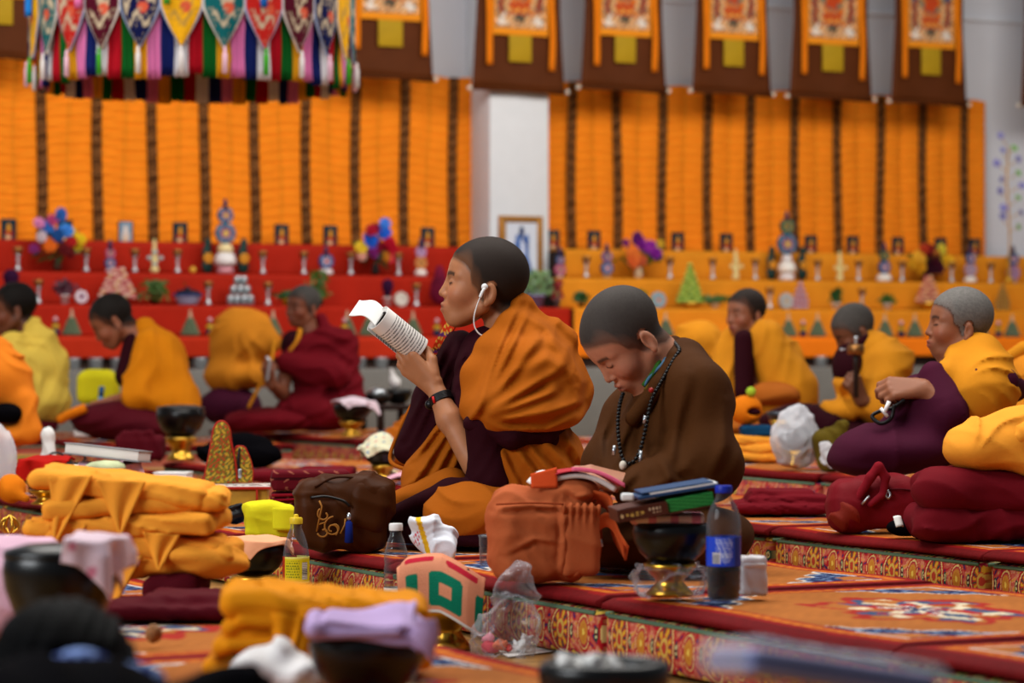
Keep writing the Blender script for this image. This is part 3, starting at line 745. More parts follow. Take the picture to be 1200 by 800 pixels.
for k, px in enumerate((243, 285)):
    p, s = spot(px, 2, 0.17); r = T('flame_sculpture', 'dark green winged sculpture on the %s side of the tall blue-disc one' % ('cloth-pile' if k == 0 else 'reading nun'), 'sculpture', p, YR, 'dark green winged sculptures')
    O('wing', blob([('e', (0, 0, 0.045), (0.036, 0.02, 0.045), 0), ('e', (-0.004, 0, 0.12), (0.03, 0.018, 0.045), 0.02), ('e', (0.004, 0, 0.18), (0.022, 0.015, 0.035), 0.02)], 0.006), M('wax_163028', '#10302C', rough=0.5, var=0.2), r)
    O('blossom', blob([('e', (0.02 * math.cos(a), -0.02, 0.09 + 0.02 * math.sin(a)), (0.014, 0.01, 0.014), 0.004) for a in np.linspace(0, 5.2, 6)], 0.004), M('wax_D08A1E', '#D08A1E', rough=0.5), r)
sculpt(129, 2, 'blue and pink disc butter sculpture behind the pink fruit pile', [(0.032, NV), (0.028, RD)], [('p', 0.02, 0.025, '#C8B0B8')], 0.12)
sculpt(382, 2, 'blue disc sculpture on a white foot above the nun in crimson', [(0.046, NV)], [('p', 0.035, 0.042, '#DCD2D4')], 0.10)
sculpt(493, 2, 'butter sculpture with orange and violet discs nearest the reading nun', [(0.037, ['#C87A4A', '#D8A03A', '#2A2A3A', '#D8A03A']), (0.034, ['#B07AA0', '#C8B0C8', '#5A4A8A', '#C8B0C8'])], [('p', 0.04, 0.036, '#E0D6D0')], 0.10)
sculpt(656, 2, 'leaning pink and navy disc sculpture beside the framed picture', [(0.036, RD), (0.028, NV)], [('p', 0.012, 0.02, '#C8B8B0')], 0.08)
sculpt(711, 2, 'navy disc butter sculpture at the start of the orange altar', [(0.042, NV), (0.034, ['#6A4A7A', '#C890A0', '#2A3A7A', '#D8B84A'])], [('p', 0.02, 0.03, '#A8805A')], 0.10)
sculpt(922, 2, 'tall blue disc butter sculpture above a white stupa on the orange altar', [(0.070, BL), (0.05, GR)], [('p', 0.05, 0.05, '#DCD6D8'), ('b', 0.07, 0.058, '#E4DED6'), ('c', 0.045, 0.034, '#D8D0D0')], 0.10)
for k, px in enumerate((904, 940)):
    p, s = spot(px, 2, 0.17); r = T('flame_sculpture', 'dark green wing-shaped butter sculpture on the %s side of the white stupa' % ('pillar' if k == 0 else 'elderly nun'), 'sculpture', p, YR, 'dark green winged sculptures')
    O('wing', blob([('e', (0, 0, 0.045), (0.036, 0.02, 0.045), 0), ('e', (-0.004, 0, 0.12), (0.03, 0.018, 0.045), 0.02), ('e', (0.004, 0, 0.19), (0.022, 0.015, 0.035), 0.02)], 0.006), M('wax_163028', '#10302C'), r)
    O('blossom', blob([('e', (0.018 * math.cos(a), -0.02, 0.10 + 0.018 * math.sin(a)), (0.012, 0.01, 0.012), 0.004) for a in np.linspace(0, 5.2, 6)], 0.004), M('wax_D08A1E', '#D08A1E'), r)
sculpt(1036, 2, 'navy and pink disc sculpture beside the yellow and maroon bouquet', [(0.044, NV), (0.036, GR)], [('p', 0.05, 0.05, '#DCD6CE')], 0.10)
sculpt(1137, 2, 'navy disc sculpture on a white foot behind the elderly nun', [(0.044, ['#B08A98', '#5A6A9A', '#C8B0B8', '#2A3A6A']), (0.038, NV)], [('p', 0.04, 0.042, '#DCD6CE')], 0.10)
sculpt(1187, 2, 'violet disc sculpture nearest the flowering branch', [(0.050, ['#A87A98', '#6A5A9A', '#C89AA8', '#2A3A6A']), (0.044, NV)], [('p', 0.02, 0.03, '#A8908A')], 0.10)
for px, lb in ((181, 'slim cream butter sculpture with four petals on the red altar'), (984, 'slim cream butter sculpture with four petals on the orange altar'), (862, 'pale green spire sculpture beside the green fruit pyramid')):
    p, s = spot(px, 2, 0.1); r = T('spire_sculpture', lb, 'sculpture', p, YR); c = M('wax_cream', '#D8C88A', rough=0.5)
    O('spire', lathe([(0.022, 0), (0.026, 0.02), (0.015, 0.04), (0.020, 0.07), (0.013, 0.1), (0.017, 0.125), (0.009, 0.15), (0.012, 0.17), (0.002, 0.20)], 14), c, r)
    for a in range(4): O('petal', ball((0.034 * math.cos(a * PI / 2 + 0.0), -0.012, 0.085 + 0.034 * math.sin(a * PI / 2)), (0.018, 0.008, 0.014), 10, 6), M('wax_8AA0B0', '#9AA8A8', rough=0.5) if px == 181 else c, r)

# fruit and goods pyramids: each piece a thing of its own
def pyramid(px, tier, rows, rad, dz, make, label, cat, name, group, back=0.12, z0=0.0, dbl=True):
    p, s = spot(px, tier, back); n = 0
    for k, cnt in enumerate(rows):
        for j in range(cnt):
            x = (j - (cnt - 1) / 2) * rad * 2.05 * 1.0; y = 0.0 if (j + k) % 2 == 0 else 0.004
            loc = (p[0] + AX[0] * x + RX[0] * y, p[1] + AX[1] * x + RX[1] * y, p[2] + z0 + k * dz)
            make(loc, n, label % (('bottom' if k == 0 else 'top' if k == len(rows) - 1 else ORD[k]) + ' layer, ' + ORD[min(j, 15)] + ' along')); n += 1
def bowl_thing(px, tier, label, r, h, mat, back=0.12, name='offering_bowl'):
    p, s = spot(px, tier, back)
    return tag(O(name, lathe([(r * 0.55, 0), (r * 0.6, 0.004), (r * 0.9, h * 0.6), (r, h), (r * 0.96, h), (r * 0.85, h * 0.6), (r * 0.4, h * 0.3)], 24), mat, loc=p), label, 'bowl')
ap = {}
def apple(col, nm, r=0.018, cat='fruit', group=None):
    def mk(loc, n, lb):
        key = nm + str(n * 7 % 3); cc = [col[0], col[1], col[2] if len(col) > 2 else col[0]]
        c0, c1 = ((cc[0], cc[1]), (cc[1], cc[0]), (cc[2], cc[1]))[n * 7 % 3]
        if key not in ap:
            o = T(nm, lb, cat, loc, 0, group); O('flesh', lathe([(0.003, 0.002), (r * 0.6, 0), (r * 0.95, r * 0.6), (r, r * 1.05), (r * 0.75, r * 1.65), (r * 0.3, r * 1.8), (0.002, r * 1.65)], 12), M('skin_' + key, c0, rough=0.4, var=0.25, vs=60), o)
            O('blush', lathe([(r * 0.99, r * 0.9), (r * 1.03, r * 1.1), (r * 0.78, r * 1.68), (r * 0.4, r * 1.82)], 12), M('blush_' + key, c1, rough=0.4), o); ap[key] = o
        else: dup(ap[key], loc, label=lb, rz=n * 1.3)
    return mk
bowl_thing(138, 1, 'shallow golden bowl under the pink fruit pile', 0.062, 0.035, M_BRASS, 0.11)
pyramid(138, 1, [8, 7, 6, 5, 4, 3], 0.0140, 0.030, apple(('#B8505A', '#D8B0A0', '#C8A05A'), 'peach', 0.0165, 'fruit', 'peaches in the pink pile on the red altar'), 'pink peach in the pile on the red altar, %s', 'fruit', 'peach', '', 0.11, 0.030)
bowl_thing(809, 1, 'shallow golden bowl under the green fruit pyramid', 0.070, 0.035, M_BRASS, 0.11)
pyramid(809, 1, [8, 7, 6, 5, 4, 3, 2, 1], 0.0120, 0.032, apple(('#6A962A', '#A8C45A', '#3E6A1E'), 'pear', 0.0165, 'fruit', 'pears in the green pyramid'), 'green pear in the pyramid on the orange altar, %s', 'fruit', 'pear', '', 0.11, 0.030)
pyramid(1088, 1, [7, 6, 5, 4, 3, 2], 0.0140, 0.030, apple(('#B04A50', '#D8A47A', '#C87A6A'), 'nectarine', 0.0165, 'fruit', 'nectarines in the pyramid behind the elderly nun'), 'pink nectarine in the pile on the orange altar, %s', 'fruit', 'nectarine', '', 0.11, 0.045)
bowl_thing(1088, 1, 'golden bowl under the pink nectarines', 0.062, 0.05, M_BRASS, 0.11)
cans = {}
def can(nm, body, band, r, h, cat, group):
    def mk(loc, n, lb):
        if nm not in cans:
            o = T(nm, lb, cat, loc, 0, group); O('body', lathe([(r * 0.92, 0), (r, 0.003), (r, h - 0.004), (r * 0.9, h)], 14), body, o)
            O('wrapper', lathe([(r * 1.01, h * 0.25), (r * 1.02, h * 0.3), (r * 1.02, h * 0.7), (r * 1.01, h * 0.75)], 14), band, o); cans[nm] = o
        else: dup(cans[nm], loc, label=lb)
    return mk
pyramid(282, 1, [4, 3, 2], 0.0205, 0.057, can('tin_can', M_SILV, M('tin_wrap', '#8C9AA0', rough=0.35, metal=0.6), 0.020, 0.055, 'can', 'silver cans stacked on the red altar'), 'silver drink can in the stack on the red altar, %s', 'can', 'tin_can', '')
pyramid(938, 1, [4, 4, 3, 2, 1], 0.0145, 0.036, can('red_jar', M('jar_red', '#9A1428', rough=0.35), M('jar_band', '#B8A8B8', rough=0.4), 0.014, 0.034, 'jar', 'red jars stacked on the orange altar'), 'red jar in the pyramid on the orange altar, %s', 'jar', 'red_jar', '')
pyramid(1175, 1, [4, 4, 3, 2, 1], 0.0145, 0.036, can('brown_jar', M('jar_brown', '#7A4A1E', rough=0.35), M('jar_band2', '#A8843A', rough=0.4), 0.014, 0.034, 'jar', 'brown jars stacked on the orange altar'), 'brown jar in the pyramid behind the elderly nun, %s', 'jar', 'brown_jar', '')
pyramid(716, 1, [5, 4, 3], 0.0145, 0.036, can('carton', M('carton_tan', '#8A6A4A', rough=0.5), M('carton_band', '#B04A3A', rough=0.5), 0.014, 0.034, 'carton', 'small cartons stacked on the orange altar'), 'small tan carton stacked above the bowing nun, %s', 'carton', 'carton', '')

# vases of cloth flowers
def rosette(c, r, mat, parent, seed, nm='blossom'):
    rs = random.Random(seed); ps = []
    ax = Vector((rs.uniform(-.5, .5), -1, rs.uniform(-.2, .7))).normalized(); q = ax.to_track_quat('Z', 'Y')
    V, Fc = [], []
    for ring, (n, rr, lift) in enumerate(((7, 1.0, 0.10), (6, 0.7, 0.35), (4, 0.35, 0.55))):
        for k in range(n):
            a = 2 * PI * k / n + ring * 0.5; b = len(V)
            for (du, dv, dz) in ((0.1, 0, 0), (0.55, 0.42, 0.18), (1.0, 0.25, 0.30), (1.05, -0.25, 0.30), (0.55, -0.42, 0.18)):
                p = Vector((rr * r * (du * math.cos(a) - dv * math.sin(a)), rr * r * (du * math.sin(a) + dv * math.cos(a)), r * (lift + dz * (1 - 0.5 * rr) - 0.2 * rr)))
                V.append(tuple(Vector(c) + q @ p))
            Fc.append((b, b + 1, b + 2, b + 3, b + 4))
    return O(nm, (V, Fc), mat, parent)
def bouquet(px, tier, label, vase, blooms, back=0.12, hv=0.07, rv=0.024, gmat=None):
    p, s = spot(px, tier, back); r = T('flower_vase', label, 'flowers', p, YR, 'vases of bright flowers on the altars')
    O('vase', lathe([(rv * 0.7, 0), (rv, 0.01), (rv * 1.1, hv * 0.5), (rv * 0.75, hv * 0.85), (rv * 1.05, hv), (rv * 0.9, hv)], 18), vase, r)
    rs = random.Random(px); V, Fc = [], []
    for k in range(34):
        a = rs.uniform(0, 6.28); l = rs.uniform(0.04, 0.11); b = Vector((rs.gauss(0, 0.045), rs.gauss(0, 0.02), hv + 0.04 + rs.uniform(-0.02, 0.10))); d = Vector((math.cos(a), rs.uniform(-.4, .4), math.sin(a) * 0.7)).normalized(); w = Vector((-d.z, 0.3, d.x)) * 0.010; n = len(V)
        V += [tuple(b), tuple(b + d * l * .5 + w), tuple(b + d * l), tuple(b + d * l * .5 - w)]; Fc.append((n, n + 1, n + 2, n + 3))
    O('leaves', (V, Fc), M('leaf_green', '#1E4A1E', rough=0.5, var=0.3), r, smooth=False)
    for i, (dx, y, rad, colr) in enumerate(blooms):
        x = dx / s; z = zof(y, F_PX / s) - p[2]; O('stem', tube([(0, 0, hv * 0.8), (x * 0.4, -0.005, (hv + z) * 0.5), (x, 0.0, z)], 0.002, 5), M('leaf_green', '#1E4A1E'), r) if i % 2 == 0 else None
        for q in range(1): rosette((x, -0.02 - 0.015 * (i % 3), z), rad / s, cloth('petal_' + colr[1:], colr, rough=0.7), r, px * 31 + i)
bouquet(67, 2, 'vase of blue, orange and yellow flowers on the red altar', M('vase_dark', '#3A1A10', rough=0.3), [(-14, 266, 9, '#2E62B0'), (2, 252, 9, '#2E62B0'), (8, 270, 9, '#3A7AC8'), (-10, 287, 9, '#E06A1E'), (-24, 262, 7, '#C878A8'), (-22, 278, 7, '#C8B8C0'), (16, 272, 8, '#D8B41E'), (26, 280, 7, '#D8B41E'), (14, 283, 7, '#A81E1E'), (25, 290, 6, '#C8A81E'), (-30, 292, 6, '#7A2A6A'), (6, 292, 8, '#5A1216'), (14, 295, 8, '#6A1216'), (-8, 258, 7, '#A83A6A'), (-2, 276, 8, '#1E4A8A')])
bouquet(440, 2, 'vase of blue, crimson and purple flowers beside the reading nun', M('vase_black', '#1A1210', rough=0.3), [(-8, 281, 11, '#1E5AC8'), (8, 272, 9, '#1E5AC8'), (8, 262, 7, '#3A7AD8'), (-20, 290, 8, '#D8B42E'), (-6, 296, 8, '#7A1E6A'), (14, 284, 9, '#B01028'), (0, 268, 8, '#8A0E2A'), (18, 300, 8, '#D83A4A'), (17, 292, 7, '#B01028'), (-19, 300, 6, '#D89A8A'), (12, 300, 7, '#C8881E'), (-10, 270, 7, '#A0102A'), (4, 290, 9, '#7A0E22')])
bouquet(748, 2, 'pale vase of purple and orange flowers on the orange altar', M('vase_cream', '#C8B090', rough=0.3), [(0, 284, 9, '#7A1E8A'), (12, 290, 9, '#8A2A9A'), (18, 296, 8, '#7A1E8A'), (-4, 279, 8, '#5A1E6A'), (-10, 298, 10, '#D8702E'), (-12, 306, 9, '#D8642E'), (3, 304, 8, '#C85A3A'), (-20, 285, 5, '#7A2A6A'), (24, 286, 6, '#C8A02E'), (10, 302, 8, '#4A5A1E'), (22, 300, 7, '#3A4A1E')])
bouquet(1085, 2, 'vase of maroon and yellow flowers in front of the orange altar prints', M('vase_dark', '#3A1A10', rough=0.3), [(-12, 302, 9, '#D8A02E'), (-12, 313, 9, '#D89A1E'), (5, 302, 11, '#4A0E22'), (12, 312, 11, '#3A0A1E'), (0, 294, 9, '#7A141E'), (16, 292, 7, '#D8C83E'), (17, 300, 7, '#D8C02E'), (26, 305, 8, '#D8A01E'), (8, 298, 7, '#C87A2A'), (-20, 310, 7, '#C8901E'), (-6, 292, 7, '#B03A1E'), (1, 314, 9, '#2E0A18')])

# potted plants
def potted(px, tier, label, potm, r, h, leaf, spread, top, back=0.09, n=60, seed=0, nm='potted_plant'):
    p, s = spot(px, tier, back); o = T(nm, label, 'plant', p, YR); O('pot', lathe([(r * 0.75, 0), (r, h), (r * 1.08, h), (r * 1.08, h * 0.88), (r * 0.9, h * 0.86)], 18), potm, o)
    rs = random.Random(seed + px); V, Fc = [], []
    for k in range(n):
        b = Vector((rs.gauss(0, spread * 0.5), max(-.05, min(.05, rs.gauss(0, spread * 0.3))), max(.03, h + rs.uniform(0, top)))); a = rs.uniform(0, 6.28); l = rs.uniform(0.015, 0.032); d = Vector((math.cos(a), rs.uniform(-.5, .5), math.sin(a))).normalized(); w = Vector((-d.z, 0.4, d.x)) * l * 0.4; m = len(V)
        V += [tuple(b - d * l), tuple(b + w), tuple(b + d * l), tuple(b - w)]; Fc.append((m, m + 1, m + 2, m + 3))
    O('foliage', (V, Fc), leaf, o, smooth=False); O('stem', tube([(0, 0, h * 0.8), (0.004, 0, h + top * 0.8)], 0.004, 6), M('leaf_green', '#1E4A1E'), o); return o
LG = M('leaf_mid', '#3A5A1E', rough=0.5, var=0.3); LP = M('leaf_plum', '#4A1E2E', rough=0.5, var=0.3); WP = M('white_glaze', '#DDD4D4', rough=0.3); LD = M('leaf_green', '#1E4A1E')
potted(76, 1, 'small plum-leaved plant in a white pot on the red altar', WP, 0.026, 0.05, LP, 0.045, 0.075)
potted(181, 1, 'leafy green plant with a dark pot beside the pink fruit pile', M('vase_dark', '#3A1A10'), 0.03, 0.03, LG, 0.085, 0.11, n=80)
potted(374, 1, 'tall green plant standing behind the crimson-shawled nun', M('vase_dark', '#3A1A10'), 0.03, 0.03, LG, 0.06, 0.17, n=90)
potted(336, 1, 'low dark plant in a yellow pot beside the crimson-shawled nun', M('pot_yellow', '#A8901E', rough=0.4), 0.028, 0.04, LD, 0.05, 0.04)
potted(454, 1, 'white pot with a dark purple flame-shaped bloom beside the open book', WP, 0.026, 0.052, LP, 0.001, 0.01, n=4)
p, s = spot(454, 1, 0.09)
tag(O('purple_bud', lathe([(0.008, 0), (0.022, 0.02), (0.034, 0.055), (0.036, 0.085), (0.018, 0.105), (0.002, 0.108)], 16), cloth('purple_silk', '#2E0E2E'), loc=(p[0], p[1], p[2] + 0.053)), 'dark purple bud shape rising from the white pot near the book', 'ornament')
p, s = spot(13, 1, 0.09)
tag(O('purple_bud', lathe([(0.02, 0), (0.022, 0.06), (0.030, 0.09), (0.044, 0.14), (0.046, 0.165), (0.02, 0.19), (0.002, 0.192)], 16), cloth('purple_silk', '#2E0E2E'), loc=p), 'dark purple bud shape above the head of the yellow-shawled nun', 'ornament')
potted(681, 1, 'round dark topiary on the orange altar nearest the pillar', M('vase_dark', '#3A1A10'), 0.02, 0.03, LD, 0.04, 0.06)
potted(748, 1, 'loose olive plant in a white bowl above the bowing nun', WP, 0.03, 0.025, M('leaf_olive', '#6A6A1E', rough=0.5, var=0.3), 0.06, 0.08)
potted(838, 1, 'spreading fern in a white pot beside the green fruit pyramid', WP, 0.028, 0.035, LG, 0.09, 0.04, n=80)
potted(980, 1, 'dark conical plant in a white pot above the bent-headed nun', WP, 0.03, 0.04, LD, 0.035, 0.09)
potted(1040, 1, 'small bushy plant in a white pot on the orange altar', WP, 0.028, 0.04, LG, 0.05, 0.05)
potted(653, 1, 'red and green plant in a narrow pot beside the framed picture', M('pot_grey', '#6A6A6A', rough=0.4), 0.022, 0.05, M('leaf_red', '#8A1E1E', rough=0.5, var=0.4), 0.03, 0.11)
potted(627, 1, 'bushy pale pink plant in a lilac pot behind the reading nun', M('pot_lilac', '#8A86B4', rough=0.4), 0.06, 0.075, M('leaf_sage', '#6A8A5A', rough=0.5, var=0.4), 0.10, 0.14, n=160)
# round plates standing on edge
for px, ti, r, cols, lb in ((470, 1, 0.042, ['#D2CCC0', '#C8C8C0', '#D8D0C8', '#C8C0B8'], 'round white plate standing on the red altar beside the goblet'), (771, 1, 0.050, ['#7A98A8', '#94AAB4', '#8A9AA0', '#C8744A'], 'round grey-blue plate standing above the bowing nun'), (921, 1, 0.05, ['#A8A8A8', '#B4AEA8', '#8A9AA0', '#C8A06A'], 'round grey plate standing beside the red jar pyramid')):
    p, s = spot(px, ti, 0.13); r_ = T('standing_plate', lb, 'plate', p, YR); disc(r, r, cols, r_, 'plate_face'); O('easel', box((0, 0.02, 0.012), (0.02, 0.012, 0.012), 0.002), M('dark_frame', '#0E1416'), r_)
p, s = spot(220, 1, 0.10); bb = T('basin', 'blue and white basin heaped with dark fruit on the red altar', 'bowl', p, YR)
O('bowl', lathe([(0.05, 0), (0.055, 0.005), (0.075, 0.04), (0.086, 0.058), (0.082, 0.058), (0.06, 0.03)], 28), M('blue_white_glaze', '#9AA8C8', rough=0.25), bb); O('rim_band', lathe([(0.087, 0.05), (0.089, 0.056), (0.087, 0.06)], 28), M('blue_glaze', '#24407A', rough=0.25), bb)
for k in range(11):
    a = k * 2.4; q = 0.018 * math.sqrt(k); z = 0.052 + 0.035 * (1 - q / 0.07)
    v = (p[0] + q * math.cos(a) * 1.2, p[1] + q * math.sin(a), p[2] + z)
    tag(O('dark_plum', ball((0, 0, 0), 0.019, 10, 7), M('plum_skin', '#0E0A1E', rough=0.3), loc=v), 'dark plum heaped in the blue and white basin', 'fruit', 'plums in the basin')
p, s = spot(226, 2, 0.08); tag(O('golden_ball', ball((0, 0, 0.018), 0.019, 14, 9), M('skin_gold', '#D8A83A', rough=0.4, var=0.2), loc=p), 'single golden fruit on the third step of the red altar', 'fruit')
p, s = spot(95, 1, 0.06); r = T('heart_card', 'white oval card with a purple mark leaning on the red altar', 'card', p, YR + 0.1); disc(0.04, 0.036, ['#D8CCD4', '#D8CCD4', '#8A1E5A', '#3A1A4A'], r, 'card_face')
# brocade-wrapped statue behind the reading nun's face
p, s = spot(515, 1, 0.12); tag(O('draped_statue', blob([('e', (0, 0, 0.080), (0.055, 0.045, 0.07), 0), ('e', (0, 0, 0.15), (0.04, 0.035, 0.07), 0.05), ('e', (0, 0, 0.215), (0.022, 0.022, 0.035), 0.03)], 0.008, run((1, 0, 0.1), 0.03, 0.003, 5)), cloth('plum_brocade', '#6A1430', var=0.4), loc=p), 'plum brocade draped statue on the red altar in front of the reading face', 'statue')
# framed picture at the pillar
t = 15.675; u = uof(610, t); d = dep(u, t); s = F_PX / d; zt = zof(253, d); zb = 0.866; r = T('framed_picture', 'large gold-framed picture of a blue robed figure leaning on the pillar', 'picture', W(u, t, zb), YR)
hw = 26 / s; hh = (zt - zb) / 2
def pic(P):
    x, z = P[:, 0] / hw, (P[:, 2] - hh) / hh; c = np.tile(L('#C6CDDA'), (len(P), 1))
    m = (np.abs(x + 0.04 * np.sin(z * 9)) < 0.30 + 0.32 * (0.8 - z) * 0.5) & (z < 0.6); c[m] = L('#4A6AA8'); c[m & (np.abs(x - 0.05) < 0.10)] = L('#C8D0E4'); c[m & (np.sin(z * 14 + x * 9) > 0.5)] = L('#2E4A86')
    c[((x / 0.13) ** 2 + ((z - 0.66) / 0.12) ** 2) < 1] = L('#23355E'); c[(z < -0.45) & (np.abs(x) < 0.5) & (np.sin(x * 22) > 0.3)] = L('#B49AC0'); return c
O('print', sheet(lambda a, b: np.stack([(a - .5) * 2 * hw, -0.012 + 0 * a, 0.02 + b * (2 * hh - 0.04)], -1), 50, 70, 0.005), M_GLOSS, r, col=pic)
fw = 0.042
O('frame', join(box((-hw + fw / 2 - .012, 0, hh), (fw / 2, 0.018, hh), .004), box((hw - fw / 2 + .012, 0, hh), (fw / 2, 0.018, hh), .004), box((0, 0, 2 * hh - fw / 2), (hw, 0.018, fw / 2), .004), box((0, 0, fw / 2), (hw, 0.018, fw / 2), .004)), M('gilt_frame', '#9A6A2E', rough=0.35, metal=0.5, var=0.3, vs=60), r)
O('mount', box((0, 0.004, hh), (hw, 0.008, hh), 0.002), M_WHITE, r)
# flowering branch in the corner past the orange hanging
t = 15.75; u = uof(1182, t); d = dep(u, t); s = F_PX / d; r = T('flowering_branch', 'tall gilt branch with small violet flowers standing by the bare wall', 'flowers', W(u, t, 1.056), YR)
rs = random.Random(4); stem = [(0, 0, 0), (0.008, 0, 0.3), (0.0, 0, 0.5), (-0.02, 0, 0.7), (0.0, 0, 0.92)]
O('base', lathe([(0.035, 0), (0.03, 0.03), (0.01, 0.04), (0.006, 0.2)], 12), M_GOLD, r); O('stem', tube(stem, 0.006, 6), M_GOLD, r)
for k in range(14):
    z = 0.34 + 0.045 * k; sx = -1 if k % 2 else 1; e = (sx * rs.uniform(0.05, 0.10), rs.uniform(-.03, .03), z + rs.uniform(0.02, 0.07))
    O('twig', tube([(0, 0, z), (sx * 0.03, 0, z + 0.015), e], 0.003, 5), M_GOLD, r); rosette(e, rs.uniform(0.022, 0.03), cloth('petal_violet', '#8A86C0') if k % 4 else cloth('petal_lime', '#8ABF6A'), r, 900 + k)
# ================================================================== the nuns
HAIR = cloth('stubble_hair', None, tint=True, bump=0.25, bs=900, rough=0.6)
SKIN = M('skin', None, tint=True, rough=0.5, spec=0.35, var=0.06, vs=40, sub=0.10)
def head_parts(ear=True, old=False):
    P = [('e', (-.008, 0, .042), (.096, .077, .086), 0), ('e', (.034, 0, .03), (.055, .062, .06), .03), ('e', (.040, 0, -.03), (.050, .057, .066), .03),
         ('e', (.064, 0, -.079), (.024, .028, .024), .026)]
    for s in (1, -1):
        P += [('c', (.0, .053 * s, -.046), (.056, .025 * s, -.084), .017, .013, .02), ('e', (.060, .038 * s, -.026), (.027, .026, .026), .02)]
    P += [('c', (.087, 0, .012), (.1015, 0, -.025), .0075, .0098, .012)]
    for s in (1, -1):
        P += [('e', (.0925, .0115 * s, -.030), (.0095, .0072, .0072), .005), ('c', (.084, .012 * s, .026), (.066, .048 * s, .022), .008, .007, .012),
              ('-e', (.100, .031 * s, .006), (.014, .017, .011), .011), ('e', (.0775, .031 * s, .004), (.013, .0165, .0105), .003)]
    P += [('e', (.079, 0, -.059), (.020, .030, .020), .014), ('c', (.0980, -.012, -.0525), (.0980, .012, -.0525), .0048, .0048, .003), ('c', (.0960, -.011, -.0660), (.0960, .011, -.0660), .0056, .0056, .003)]
    R = rotm(0, -14, 0)
    if ear:
        for s in (1, -1):
            P += [('e', (-.012, .0765 * s, -.014), (.0160, .0075, .0280), .004)]
            P += [('-e', (-.007, .085 * s, -.011), (.0095, .008, .018), .003)]
            P += [('e', (-.006, .079 * s, -.038), (.008, .006, .009), .004)]
    return P
HP = field(head_parts())
def hairline(x, y=None):
    xs = [-.3, -.075, -.048, -.034, -.020, .006, .012, .020, .036, .044, .056, .074, .088, .3]
    zs = [-.066, -.066, -.058, -.048, -.040, -.030, -.024, -.004, .008, .036, .050, .060, .066, .10]
    return np.interp(x, xs, zs)
